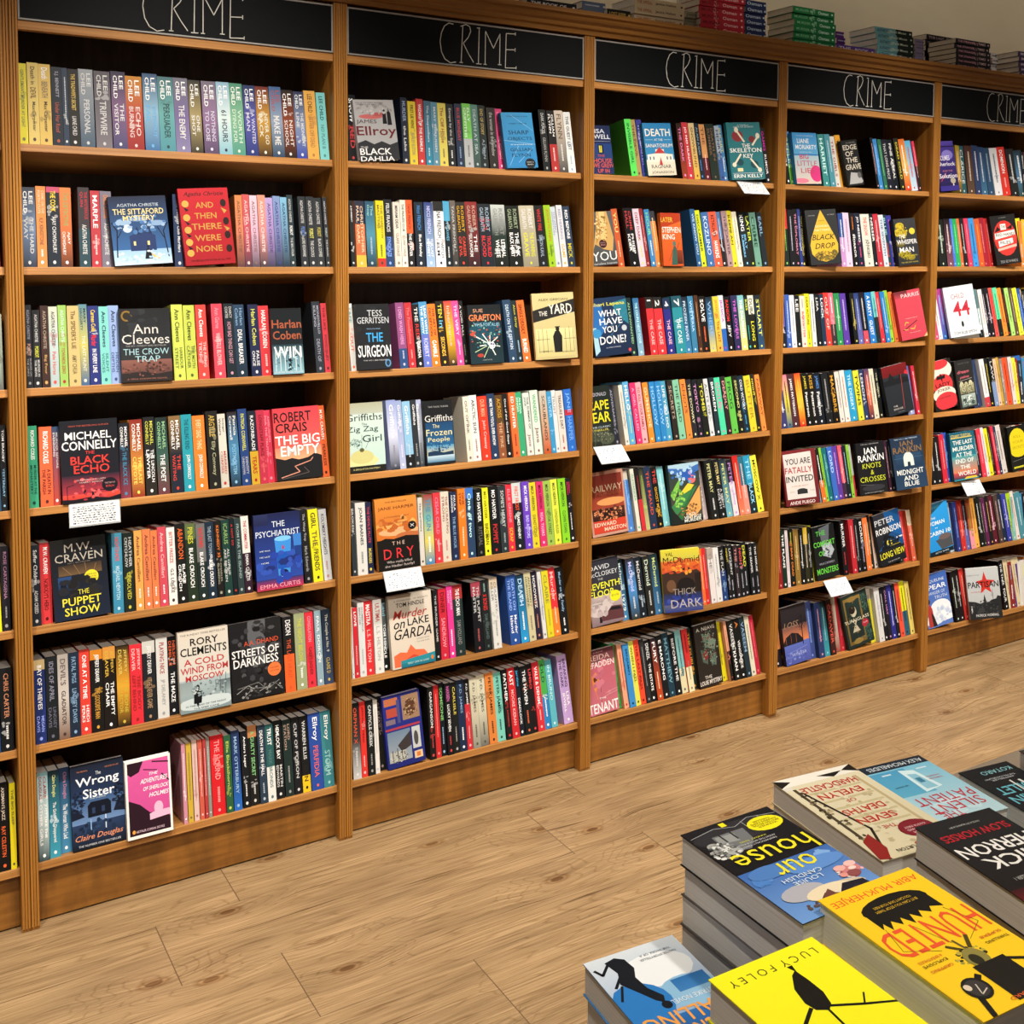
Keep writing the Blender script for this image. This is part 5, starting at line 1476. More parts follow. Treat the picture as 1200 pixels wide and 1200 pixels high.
r 0 0 1 1 2a7ab0>3a8ab8;r 0 0 1 .3 e4dcc8>dcd2bc;p e4e0d4 .05,.26 .05,.4 .35,.42 .35,.5 .65,.5 .65,.42 .95,.4 .95,.26;p b83a3c .3,.42 .5,.54 .7,.42;r .12 .3 .16 .36 2a4a60;r .24 .3 .28 .36 2a4a60;r .72 .3 .76 .36 2a4a60;r .84 .3 .88 .36 2a4a60;p b83a3c .44,.2 .5,.36 .56,.2;k c8d8e0 .008 .05,.68 .3,.68;k c8d8e0 .008 .7,.68 .95,.68;t .5 .82 .88 .14 eee6d4 DEATH;n .5 .68 .3 .04 eee6d4 AT THE;n .5 .57 .94 .07 eee6d4 SANATORIUM;n .5 .17 .7 .07 2a2a2e RAGNAR;n .52 .06 .86 .07 2a2a2e JÓNASSON
=skeleton|Teal face-out paperback with crossed bone keys and white title, above a card|
r 0 0 1 1 2a7c84>227078;e .3 .76 .17 .1 8a3034;e .72 .7 .1 .06 7a2c30;e .3 .3 .1 .06 1a4850;e .72 .26 .12 .07 1a4850;k e8e0c8 .05 .28,.86 .48,.66;k e8e0c8 .05 .9,.74 .72,.6;k e8e0c8 .05 .12,.26 .34,.44;k e8e0c8 .05 .62,.36 .86,.16;e .28 .87 .06 .05 e8e0c8;e .9 .76 .06 .05 e8e0c8;e .12 .26 .06 .04 e8e0c8;e .86 .16 .06 .04 e8e0c8;r .2 .14 .36 .2 e8e0a8;n .5 .95 .4 .025 d8e8e8 A FAMILY;n .5 .92 .6 .025 d8e8e8 GAME OF SECRETS;t .52 .59 .24 .07 f0f2ee THE;t .5 .51 .94 .075 f0f2ee SKELETON;t .56 .41 .3 .07 f0f2ee KEY;k dde .008 .05,.11 .95,.11;t .5 .06 .86 .06 f0f2ee ERIN KELLY
=you|Grey face-out paperback with long blonde hair and oversized white title letters|
r 0 0 1 1 5a5c5e>484a4c;p c8a060 .4,1 .8,1 .95,.5 .85,.25 .5,.3 .2,.4 .1,.3 .3,.7;p e0c080 .5,1 .7,1 .7,.5 .45,.4;p a88040 .4,.95 .45,.6 .25,.4 .3,.7;e .5 .4 .15 .08 3a1a20;s .5 .7 .3 .25 60 .05 d8b070 a88444 e8c890 8a6a34;n .5 .42 .2 .02 daa NOW A;n .5 .38 .2 .02 daa SERIES;n .5 .17 .96 .17 f2f2f0 YOU;n .5 .03 .9 .05 ccc caroline kepnes
=later|Orange face-out paperback with yellow title, white author name and painted robot figure|
r 0 0 1 1 d86a28>c85020;p b03a1c 0,.7 1,.85 1,1 0,1;p 3a5a50 .4,.02 .5,.3 .6,.42 .72,.3 .7,.02;e .6 .42 .08 .05 4a7068;k 2a3a34 .02 .5,.3 .3,.1;k 2a3a34 .02 .7,.32 .85,.44;r .7 .04 .98 .3 8a3a20>4a2418;t .3 .87 .6 .09 e8c040 LATER;t .5 .68 .92 .11 f4ece4 STEPHEN;t .35 .55 .6 .1 f4ece4 KING
=lapena|Navy and aqua face-out paperback with yellow author name and tall white question title|
r 0 0 1 1 1c3458>182844;p 2a6ab0 0,.2 .4,.5 .3,.9 0,.9;p 2a7a90 .6,.9 1,.95 1,.5 .7,.7;p a8d0e0 0,.02 .14,.1 .1,.5 0,.5;e .1 .4 .12 .08 3a90c8;k 4a90b0 .01 .5,.5 1,.75;k 4a90b0 .01 .4,.3 .9,.6;t .5 .88 .94 .08 d8d840 Shari Lapena;t .52 .73 .62 .11 f2f4f4 WHAT;t .52 .59 .62 .11 f2f4f4 HAVE;t .46 .45 .4 .11 f2f4f4 YOU;t .52 .27 .72 .14 f2f4f4 DONE?;e .86 .45 .07 .05 c0c8d0;n .5 .14 .5 .02 ccd A NIGHTMARE;e .94 .06 .04 .03 d84a4a
=cape|Dark green-black face-out paperback with heavy tilted yellow title beside a pillar|
r 0 0 1 1 1a2420>242a24;e .3 .2 .4 .12 3a4438;e .7 .12 .3 .1 4a5040;s .5 .2 .45 .16 90 .03 4a5444 6a7060 2a3228 8a8a74;n .45 .86 .8 .06 ccd MACDONALD;t .48 .68 .86 .16 e8dc28 CAPE;t .48 .48 .9 .17 e8dc28 FEAR;n .5 .32 .8 .03 bcd THE CLASSIC;n .5 .27 .6 .03 d8c838 THRILLER;k 6a6a50 .015 .2,.02 .25,.24;k 6a6a50 .015 .5,.02 .45,.2
=railway|Rust-red face-out paperback with a dark crowd scene and cream block lettering|
r 0 0 1 1 c8907a>c09080;r .05 .04 .95 .95 7a2c22>a84a30;e .6 .52 .4 .06 d8955a;r .05 .24 .95 .42 4a241c>2a1814;e .2 .36 .05 .05 c87a50;e .36 .4 .05 .05 8a4a34;e .52 .36 .05 .05 d89060;e .68 .41 .05 .05 6a3428;e .82 .37 .05 .05 c07850;e .28 .3 .05 .04 1a1010;e .6 .29 .05 .04 1a1010;r .05 .05 .95 .24 c8402c;s .5 .33 .44 .1 120 .035 1a100e 6a3428 c87a50 3a1c14 d89868;n .5 .74 .86 .1 d8c0a0 RAILWAY;n .55 .66 .7 .06 a85a40 MURDERS;t .38 .18 .6 .06 e8d8c0 EDWARD;t .64 .1 .6 .06 e8d8c0 MARSTON
=landscape|Face-out paperback with bright green, blue and yellow angular fields on its cover|
r 0 0 1 1 2a3c3a>4a4438;p 3a6ab0 0,.9 .5,.74 1,.86 1,1 0,1;p a8c8d8 0,.95 .6,.9 1,.96 1,1 0,1;p 2a5ab0 .3,.84 .6,.7 .9,.78 .7,.9;p 7ab848 0,.5 .2,.66 .4,.8 .3,.6 .1,.4;p e0c838 .3,.5 .6,.66 .8,.62 .5,.44;p 3a7a48 0,.3 .3,.46 .9,.6 .5,.3 .1,.14;p d8a058 .4,.2 .98,.6 .96,.2 .6,.02;p 2a6a3a .1,.05 .9,.66 .8,.6 .3,.05;e .74 .72 .12 .07 d86a6a;e .7 .84 .07 .04 a090c8;p 1e2420 0,0 0,.3 .1,.2 .3,.06 1,.1 1,0;s .5 .8 .46 .14 30 .06 6a9ac8 a8c8e0 2a5aa0;s .6 .2 .3 .12 40 .04 8a5a34 c88a4a 4a3424;s .25 .45 .2 .16 30 .05 5a9a40 8ac858;n .62 .14 .5 .04 e8ece4 LATE;t .66 .09 .56 .05 e8ece4 VINTAGE;t .66 .04 .56 .05 e8ece4 MURDER
=seventh|Grey-pink face-out paperback with bold yellow title, yellow roundel and parked car|
r 0 0 1 1 2c2e38>3a3840;r 0 0 1 .45 b8a8a8>806a70;e .3 .25 .4 .12 c8bcb8;p 5a3438 .3,.06 .32,.14 .5,.18 .65,.26 .95,.24 1,.18 1,.04;p 1a1a20 .55,.2 .66,.24 .9,.23 .95,.18;p 1c1a1c .24,.04 .25,.15 .3,.17 .32,.04;e .28 .185 .025 .02 1c1a1c;s .4 .3 .44 .14 24 .09 b8a8a8 a09094 c8bcbc;n .4 .88 .64 .07 dce0e4 DAVID;n .5 .78 .9 .07 dce0e4 McCLOSKEY;n .4 .7 .16 .03 ccc THE;t .5 .6 .96 .1 e8e838 SEVENTH;t .42 .48 .76 .1 e8e838 FLOOR;e .8 .4 .17 .085 e0dc20;n .8 .41 .22 .03 444 BEST OF YEAR;n .22 .36 .4 .02 333 A SPY NOVEL;n .22 .32 .3 .02 333 WITH A MOLE
=thickdark|Face-out paperback with yellow-orange sky, stone bridge arches and blue lower edge|
r 0 0 1 1 d8cc38>2a3a80;r 0 .6 1 .82 d8742c>c8442c;r 0 .3 1 .6 4a3024>2c1e18;p 3a2820 0,.62 .3,.66 .6,.62 .9,.66 1,.6 1,.3 0,.3;e .22 .42 .12 .1 6a4a34;e .6 .4 .24 .14 1c1614;r .84 .3 1 .6 241a16;p 201814 .45,.66 .5,.7 .7,.7 .75,.66;r 0 .12 1 .3 2a2c40>2a3c8a;s .5 .72 .46 .12 40 .06 d8642a e89838 b84424;s .5 .18 .46 .1 30 .06 2a3a88 3a4a98 20244a;n .22 .93 .2 .06 3a3410 VAL;n .52 .83 .94 .1 3a2410 McDermid;n .55 .32 .6 .1 9a9088 THICK;n .58 .13 .8 .13 b0a8b0 DARK
=tenant|Dusty rose face-out paperback with a hand drawing and white title at its foot|
r 0 0 1 1 5a3034>c87080;r 0 0 1 .8 b85c6c>c06a78;k 2a1a1c .012 .45,.1 .5,.84;p d8843a .2,.6 .35,.66 .45,.56 .36,.42 .3,.34 .22,.46;e .32 .55 .06 .05 5a2a1a;k d8843a .015 .3,.36 .34,.24;s .6 .5 .36 .3 24 .1 c87484 b86474;n .5 .96 .7 .02 daa A NOVEL;n .45 .88 .8 .08 c8a8a0 FREIDA;t .5 .77 .96 .09 e4d8d4 McFADDEN;k e8c0c4 .006 .6,.3 .98,.34;k e8c0c4 .006 .6,.26 .98,.3;n .5 .24 .3 .03 eee THE;t .5 .1 .96 .15 f2eeee TENANT
=louie|Dark brown-green face-out paperback with grey leaves and white lower title, bottom shelf|
r 0 0 1 1 221e1a>2a2420;p 5a6a5a .3,.85 .7,.8 .6,.6 .4,.62;p 6a7a6a .5,.8 .9,.7 .8,.55 .55,.6;p 4a5a4e .2,.6 .5,.55 .45,.35 .25,.4;p 5a6a5e .55,.5 .85,.5 .8,.3 .6,.34;e .4 .5 .1 .07 7a2a2a;s .6 .6 .34 .3 120 .035 3a4a40 5a6e5e 2a3630 7a8a78 6a2a2a;n .5 .92 .8 .06 b8b0a4 A. NEAVE;n .4 .15 .3 .05 e4dcd4 THE;t .5 .07 .94 .07 e4dcd4 LOUIE MYSTERY
=liane|Sky blue and pink face-out paperback with white author name, top shelf|
r 0 .4 1 1 3a90d0>6ab0d8;r 0 0 1 .55 a8c4d0>d8c4b8;e .84 .2 .26 .16 d83a80;e .2 .06 .3 .05 e08098;r 0 .56 1 .58 2a6ab0;n .5 .94 .7 .02 cde THE WORLDWIDE BESTSELLER;t .42 .84 .48 .09 eef4f8 LIANE;t .52 .72 .86 .09 eef4f8 MORIARTY;n .5 .62 .5 .02 d8e4ec SECRETS IN EVERY;t .4 .53 .36 .09 c83a5a BIG;n .5 .4 .8 .1 c04860 LITTLE;n .5 .26 .6 .1 c04860 LIES
=edge|Black face-out paperback with stacked cream title over a pale car, top shelf|
r 0 0 1 1 151515>1c1c1e;p a8a8a8 .1,.04 .3,.3 .8,.26 .98,.08 .9,.04;e .8 .22 .12 .07 5a5a5a;n .6 .94 .6 .03 888 A NOVEL;t .5 .84 .86 .11 d0c8b8 EDGE;t .4 .7 .5 .11 d0c8b8 OF;t .5 .56 .7 .11 d0c8b8 THE;t .52 .41 .96 .12 d0c8b8 GRAVE
=blackdrop|Charcoal face-out paperback with one large yellow drop holding a dark italic title|
r 0 0 1 1 2a2c2e>242628;p d8b034 .5,1 .12,.5 .05,.36 .08,.2 .25,.09 .5,.05 .75,.09 .92,.2 .95,.36 .88,.5;e .3 .16 .14 .06 6a5a24;e .6 .12 .2 .05 7a6828;e .8 .2 .1 .06 6a5a24;s .5 .16 .36 .09 120 .022 8a742a 3a3420 b8942e 5a4c20;n .2 .9 .22 .02 bbb A PLOT FULL;n .82 .9 .22 .02 bbb OF TWISTS;n .5 .8 .2 .02 5a4a10 A NOVEL;n .5 .7 .44 .04 f4ecc0 LEONORA;n .5 .63 .5 .04 f4ecc0 NATTRASS;i .5 .5 .74 .1 1e1c14 BLACK;i .52 .34 .66 .1 1e1c14 DROP
=whisper|Dark grey face-out paperback with yellow butterflies and white title, second shelf|
r 0 0 1 1 3a3c40>2c2e32;e .25 .84 .2 .08 c8b030;e .12 .7 .14 .08 d8c03a;e .36 .68 .2 .08 b8a02a;e .8 .72 .14 .07 e0cc40;e .3 .24 .26 .08 a89828;e .6 .16 .2 .06 8a7c24;e .2 .46 .2 .06 6a6020;s .3 .72 .26 .16 60 .04 d8c03a 8a7a24 b8a030;s .4 .2 .3 .08 60 .03 8a7c24 4a4420 a8982c;t .3 .62 .3 .08 e8e8e8 THE;t .5 .5 .94 .1 f0f0f0 WHISPER;t .44 .33 .66 .11 f0f0f0 MAN;n .6 .2 .6 .03 d8c840 ALEX NORTH;n .5 .06 .8 .025 c8b83a YOU ARE NOT ALONE
=parris|Coral red face-out paperback with white author name and a small broken yellow emblem|
r 0 0 1 1 d04858>c84454;r 0 .86 .5 1 5a2a30>c04450;n .6 .9 .7 .08 f0dce0 PARRIS;n .5 .43 .7 .015 f0c8c8 A GIORDANO BRUNO;k e0b050 .03 .2,.3 .26,.36 .36,.34;k e0b050 .03 .4,.22 .54,.2 .6,.26;k 2a1a1a .02 .12,.2 .7,.36;k e0b050 .02 .16,.22 .3,.2;n .55 .13 .7 .015 f0c8c8 THE SUNDAY TIMES;p e0b878 .86,0 1,.08 1,0
=bridge|Dark slate face-out paperback with deep red top band and a thin red line|
r 0 0 1 1 2a2e34>24282e;r 0 .78 1 1 7a1c20>6a181c;p 1c1e22 0,.7 .2,.72 .3,.86 .42,.74 .6,.72 .66,.8 .75,.72 1,.7 1,.6 0,.6;p c83038 .85,.78 1,.74 1,.84 .9,.84;k c84a4a .012 .72,.78 .64,.08;n .3 .17 .4 .03 d8d0c8 THE;n .4 .11 .6 .035 c8c0b8 BRIDGE;n .5 .04 .8 .015 999 HOW LONG
=fatally|White face-out paperback with dark red border and black-red block title|
r 0 0 1 1 7a2428>6a1c22;p dcd6d2 .06,.12 .04,.94 .86,.96 .9,.12;t .46 .8 .74 .11 1c1a1a YOU ARE;t .46 .64 .8 .11 a82c30 FATALLY;t .47 .48 .8 .11 1c1a1a INVITED;n .46 .35 .6 .02 b85a5a A KILLER PARTY;r .36 .2 .66 .28 2a2a2c;e .5 .28 .12 .02 2a2a2c;n .22 .25 .16 .02 a88 WHO;n .8 .25 .14 .02 a88 WINS;t .48 .05 .74 .06 f0e4e0 ANDE PLIEGO
=knots|Black face-out paperback with white author name and lime ampersand title|
r 0 0 1 1 16161a>1c1c1e;e .5 .12 .4 .06 34343a;n .5 .97 .8 .02 bbb THE NO.1 BESTSELLER;t .5 .84 .44 .12 f0f2f2 IAN;t .5 .7 .92 .13 f0f2f2 RANKIN;n .5 .55 .66 .1 d0d830 KNOTS;n .5 .42 .12 .09 d0d830 &;n .5 .29 .9 .1 d0d830 CROSSES;k 888 .006 .05,.2 .5,.17;n .5 .03 .7 .02 aaa INTRODUCING REBUS
=midnight|Slate blue face-out paperback with bronze author name over a glowing prison arch|
r 0 0 1 1 1e3048>26405c;r .1 .42 .9 .68 2a4a68>1c3450;e .5 .58 .16 .13 d8e4e0;p d8e4e0 .34,.44 .34,.58 .66,.58 .66,.44;p 1a2a3c .45,.44 .46,.52 .54,.52 .55,.44;k 4a7090 .01 .05,.6 .32,.6;k 4a7090 .01 .68,.6 .95,.6;n .5 .97 .8 .022 cde THE NO.1 BESTSELLER;t .5 .88 .4 .1 8a6a40 IAN;t .5 .76 .9 .12 8a6a40 RANKIN;t .5 .33 .84 .1 eef0ee MIDNIGHT;t .5 .21 .46 .09 eef0ee AND;t .5 .1 .46 .09 eef0ee BLUE
=comfort|Black face-out paperback with glowing green title round a pale torn photo|
r 0 0 1 1 141618>1a1c1c;p 5a6068 .3,.95 .8,1 .7,.7 .4,.6;p a8b0b8 .35,.64 .75,.66 .9,.5 .7,.36 .45,.42;p 1c1e22 .55,.56 .7,.5 .6,.42;s .62 .52 .26 .14 24 .05 8a929a c0c8d0 4a5058;t .36 .86 .42 .09 58b848 THE;t .48 .66 .96 .1 6ad04a COMFORT;t .32 .48 .26 .09 6ad04a OF;n .5 .29 .7 .04 aab WILLA C RICHARDS;t .5 .15 .96 .11 6ad04a MONSTERS
=robinson|Face-out paperback split blue and black with white author and yellow title|
r 0 0 1 1 2a2c34>181a1e;p 1c5a9a .4,1 1,1 1,.45 .6,.6;p 1c4a80 0,.3 .6,.6 1,.45 1,.3;p 14161a .1,.3 .3,.58 .62,.5 .9,.3;r .35 .36 .42 .46 d8c838;r .5 .36 .55 .44 d8c838;r .75 .44 .98 .47 ddd;s .5 .42 .4 .1 40 .04 101216 1c2a40 24405c;t .4 .84 .76 .11 c8ccd0 PETER;t .5 .66 .98 .12 e8eaec ROBINSON;n .66 .34 .4 .02 d8c830 A DCI BANKS NOVEL;t .5 .19 .96 .12 e0d830 LONG VIEW;n .5 .05 .8 .02 bbb THE BESTSELLER
=loss|Face-out paperback with dark bridge, orange dusk sky and violet snow, bottom shelf|
r 0 0 1 1 2a2428>1c1a20;r 0 .36 1 .66 6a4a48>d88050;r 0 0 1 .36 5a6ab8>4a54a0;p 1c1a20 0,.4 .1,.48 .35,.54 .6,.5 .75,.4 .75,.34 0,.34;k c86a40 .008 .1,.36 .1,.46;k c86a40 .008 .3,.36 .3,.5;k c86a40 .008 .5,.36 .5,.5;k 14121a .03 .75,.3 .78,.8;k 14121a .015 .78,.6 .95,.78;k 14121a .015 .77,.55 .6,.72;k 8a98d8 .01 .1,.2 .9,.26;k 8a98d8 .01 .1,.12 .8,.16;s .75 .66 .22 .12 60 .02 14121a 2a2428;s .4 .12 .4 .09 30 .05 5a68b8 7a88d0 46509a;i .36 .68 .6 .1 8a7058 LOSS;n .55 .16 .6 .05 aab4e0 WINTER
=turnglass|Dark green face-out paperback with ornate gold frame round a portrait and red seal|
r 0 0 1 1 22302c>1c2a28;r .08 .06 .74 .94 8a7038>6a5428;r .14 .12 .68 .88 243430>1c2826;e .41 .9 .18 .05 8a7038;e .41 .1 .18 .05 8a7038;e .4 .66 .12 .1 c0b8a0;e .36 .7 .12 .08 241c18;p b8b098 .3,.5 .5,.5 .42,.42 .55,.28 .26,.28 .38,.42;k 3a5a50 .02 .8,.9 .95,.7;k 3a5a50 .02 .85,.3 .95,.14;e .77 .38 .13 .075 a82838;s .84 .78 .14 .18 60 .03 3a5a50 2a443c 4a6a5a;s .84 .2 .14 .16 60 .03 3a5a50 2a443c;s .41 .5 .26 .36 40 .03 2c3c36 1c2a26 6a5a34;n .77 .39 .16 .03 ecc TWO IN ONE;n .48 .5 .94 .06 e0d8c0 TURNGLASS;n .5 .14 .4 .03 a8905a GARETH RUBIN
=solution|Violet face-out paperback with white blurred title and a small round clock emblem|
r 0 0 1 1 4a3a98>1e1a3c;r 0 .9 1 1 5a4aa8>4a3a98;r 0 .88 1 .9 1a1830;e .6 .72 .3 .1 8a80d0;k d03a48 .03 .1,.2 .4,.36;e .72 .2 .14 .06 b0a898;p d8d0c0 .66,.08 .72,.16 .78,.08;r 0 0 1 .1 3a3088;t .4 .66 .6 .1 eeeaf4 HOLMES;t .5 .54 .9 .08 eeeaf4 Sherlock;n .5 .4 .6 .03 d88 AND THE;t .5 .3 .96 .09 eeeaf4 Solution
=redhand|Black face-out paperback with red circle behind tilted white title slips|
r 0 0 1 1 141414>181616;e .5 .53 .46 .36 c8322c;e .5 .53 .46 .1 d84038;p 141414 .1,.66 .35,.7 .25,.78;p 141414 .6,.72 .85,.8 .8,.7;r .36 .7 .58 .82 eeeae4;p eeeae4 .1,.52 .9,.58 .9,.68 .1,.64;p eeeae4 .2,.36 .78,.42 .78,.52 .2,.48;p e8b0a0 .14,.28 .9,.34 .9,.39 .14,.33;n .5 .95 .8 .02 999 A NOVEL;t .47 .76 .16 .06 222 THE;t .5 .605 .72 .06 222 RED HAND;t .48 .44 .5 .06 222 FILES;n .5 .06 .7 .05 9a9a9a TED EDWARDS
=child44|White face-out paperback with red numerals and footprint trails, third shelf|
r 0 0 1 1 e4ecf2>dce4ec;n .5 .93 .7 .018 99a A MASTERPIECE;n .44 .8 .44 .1 b02c38 CHILD;t .5 .55 .56 .3 c0283a 44;k 99a .008 .4,.4 .38,.12;k 99a .008 .56,.4 .6,.12;e .46 .24 .04 .06 1a1c20;n .5 .07 .76 .06 555 TOM ROB SMITH
=ladyjoker|Face-out paperback with stacked cream and coral rounds and a black crow figure|
r 0 0 1 1 24201e>1c1a1a;e .5 .8 .5 .2 e8e0d0;e .45 .92 .42 .1 d83a40;e .5 .5 .44 .22 d83c3e;e .5 .3 .5 .16 e8dccc;e .55 .16 .5 .18 d03840;p 1a1a1a .25,.62 .3,.7 .42,.68 .46,.74 .52,.68 .66,.7 .64,.62 .52,.62 .5,.54 .44,.62;t .5 .5 .7 .08 2a1414 LADY;t .5 .39 .84 .08 2a1414 JOKER;n .5 .24 .5 .03 622 KAORU TAKAMURA
=palms|Dark face-out paperback with pink hand-lettered title above a cream palm pattern|
r 0 0 1 1 262626>2a2a28;r .12 .3 .92 .5 a8a480>7a7a60;e .25 .5 .1 .06 c8c4a0;e .5 .48 .1 .06 b8b48c;e .75 .5 .1 .06 c8c4a0;k 4a4a38 .02 .25,.3 .27,.5;k 4a4a38 .02 .5,.3 .5,.5;k 4a4a38 .02 .75,.3 .76,.5;r .12 .03 .92 .28 a8b8b0>6a7a74;e .3 .16 .1 .05 38443e;e .6 .2 .12 .05 dce4dc;e .75 .1 .1 .04 38443e;s .5 .4 .36 .1 90 .03 c8c4a0 6a6a50 3a3c30 a8a480;s .5 .14 .36 .1 60 .03 dce4dc 6a7a74 38443e;n .5 .93 .6 .03 666 DAWN CLUB;i .42 .76 .66 .07 d86a78 dream;i .46 .64 .7 .07 d86a78 palms;k c8c0b8 .01 .1,.57 .85,.6
=lastmurder|Teal-to-orange face-out paperback with heavy stacked white title, above a card|
r 0 0 1 1 1a5a70>2a8a9a;r 0 .14 1 .5 3a9aa0>d87a50;r 0 .03 1 .16 c84a48>2a3a50;r .04 .88 .9 .9 d8c060;p e0c030 .4,.02 .95,.02 .9,.06 .5,.06;t .45 .93 .8 .06 d8c060 STUART TURTON;t .5 .79 .8 .09 f2f2ea THE LAST;t .5 .66 .86 .09 f2f2ea MURDER;t .5 .53 .66 .09 f2f2ea AT THE;t .5 .4 .74 .09 f2f2ea END OF;t .5 .27 .4 .08 f2f2ea THE;t .55 .14 .74 .09 f2f2ea WORLD
=blob|Black face-out paperback dominated by a rounded yellow panel, at the photo's edge|
r 0 0 1 1 161616>202018;e .5 .7 .46 .24 e0cc20;r .05 .4 .95 .68 e0cc20;e .5 .42 .45 .12 e0cc20;n .5 .76 .6 .06 a8941a KILL;n .5 .64 .66 .06 a8941a YOUR;n .5 .52 .7 .06 a8941a SECRETS;k 888 .01 .1,.22 .9,.26;r .1 .06 .8 .1 c8c030
=cabin|Azure face-out paperback with white title and dark ship porthole, sixth shelf|
r 0 0 1 1 2a98e0>2488d0;p 1c4a60 0,1 .9,1 .1,.76 0,.72;n .4 .92 .5 .05 3a7a98 RUTH WARE;n .3 .72 .3 .04 e8f0f4 THE;t .4 .62 .76 .08 eef4f8 WOMAN;n .4 .52 .14 .03 e8f0f4 IN;t .5 .42 .94 .08 eef4f8 CABIN 10;p 4a4c50 .3,.28 .98,.34 1,.1 .5,.08;e .7 .32 .26 .06 6a5a58;r 0 0 1 .08 14222c;n .5 .04 .8 .03 c8d4dc RUTH WARE
=spear|Blue sky face-out paperback with a red-coated figure before white clouds, bottom shelf|
r 0 0 1 1 3a60b0>5a7ac0;e .6 .34 .4 .16 e4e8ee;e .8 .2 .4 .12 eef0f4;e .3 .14 .4 .1 dce4ee;p a83a34 .05,.02 .08,.36 .18,.46 .26,.36 .32,.02;p 2a2024 .22,.02 .2,.3 .3,.2 .38,.02;e .17 .5 .05 .05 3a2a28;s .65 .24 .34 .14 30 .08 eef0f4 d0d8e8 b8c8e4;n .45 .86 .86 .07 d8e0f0 JACQUELINE;t .5 .75 .9 .09 eef2f8 SPEAR;n .5 .64 .7 .06 c8d4ec DANGER OF;n .66 .55 .5 .06 c8d4ec TRUTH
=partisan|Grey face-out paperback with red star behind black title over dark city skyline|
r 0 0 1 1 c8ccce>b8bcc0;p d0342c .55,.92 .62,.76 .86,.74 .68,.64 .74,.5 .56,.58 .4,.5 .44,.64 .3,.74 .48,.76;p 26282a 0,0 0,.36 .2,.34 .35,.3 .45,.32 .5,.48 .56,.3 .66,.34 .7,.36 .85,.38 .9,.44 1,.42 1,0;p 3a3c3e .2,.1 .4,.3 .5,.1;r .06 .12 .1 .26 c8ccce;e .74 .46 .04 .04 a8acb0;k 26282a .01 .76,.36 .76,.56;s .5 .2 .48 .16 50 .03 1c1e20 34383a 4a4e50;n .2 .86 .4 .018 777 TO RESIST IS TO LIVE;t .5 .67 .94 .12 161616 PARTISAN;n .3 .53 .4 .02 c44 A NOVEL OF WAR;t .54 .07 .7 .05 dcdcdc PATRICK WORRALL
=house|Black and blue thriller with yellow lowercase title, topping the tall grey-paged table stack|
r 0 0 1 .5 121216>17171b;r 0 .5 1 1 6a96d0>3a64a8;e .5 .13 .5 .1 2a2a2e;p 6a6c6e .45,.12 .8,.12 .82,.3 .6,.32 .48,.24;p 8e908e .58,.14 .78,.13 .8,.2 .6,.22;k 2a2c2e .02 .6,.1 .6,.2;k 2a2c2e .02 .72,.1 .72,.2;e .84 .26 .1 .045 6e706e;e .76 .3 .08 .03 a4a6a2;e .88 .2 .06 .03 9a9c98;e .8 .25 .04 .02 d0d0cc;k a8aaaa .006 .02,.08 .3,.04 .5,.09;k a8aaaa .006 .5,.09 .7,.05 .98,.08;k a8aaaa .006 .4,.06 .4,.16;k a8aaaa .006 .2,.05 .2,.1;r .55 .02 .61 .06 e8d820;e .22 .145 .19 .075 e8dc1c;s .84 .27 .14 .09 70 .022 d8d8d4 8a8c88 4a4c4a;s .14 .77 .12 .06 80 .022 e8b0a8 c87070 f0d8d0 a85858;s .5 .9 .4 .05 30 .03 3a3040 5a4a48;s .5 .6 .45 .06 12 .09 5a8ac8 7aa4d8 4a7cc0;n .22 .17 .22 .016 4a4410 WINNER;n .22 .15 .3 .016 4a4410 BRITISH BOOK;n .22 .13 .3 .016 4a4410 AWARDS CRIME;n .22 .11 .2 .014 4a4410 THRILLER;n .5 .3 .4 .014 c8c8c8 FANTASTICALLY TWISTY;n .5 .275 .44 .014 c8c8c8 ADDICTIVE WITH A KILLER;n .5 .25 .3 .014 c8c848 SUNDAY TIMES;e .3 .62 .3 .06 5a88c8;e .75 .56 .2 .06 4a78b8;e .42 .87 .3 .06 c8b8a0;e .7 .8 .22 .07 a8a8b0;e .5 .86 .24 .06 e0d0b0;p 1c1c26 .1,1 .14,.86 .34,.84 .44,.9 .56,.86 .7,.92 .74,1;p 6a4038 .46,.94 .5,.84 .6,.88 .66,.96;p 2c2430 .2,.96 .24,.88 .36,.9 .36,.98;e .12 .76 .1 .04 c87a78;e .2 .73 .06 .025 e0a8a0;e .07 .72 .06 .025 e8b8b0;e .14 .8 .07 .03 8a4a4a;e .24 .79 .04 .02 d89088;e .1 .76 .04 .015 f0d0c8;n .47 .57 .44 .105 e8d828 our;n .47 .42 .84 .165 e8d828 house;n .54 .725 .3 .034 d0e0ec LOUISE;n .54 .678 .42 .034 d0e0ec CANDLISH
=hunted|Yellow thriller with red block title and black city hat drawing, on the table|
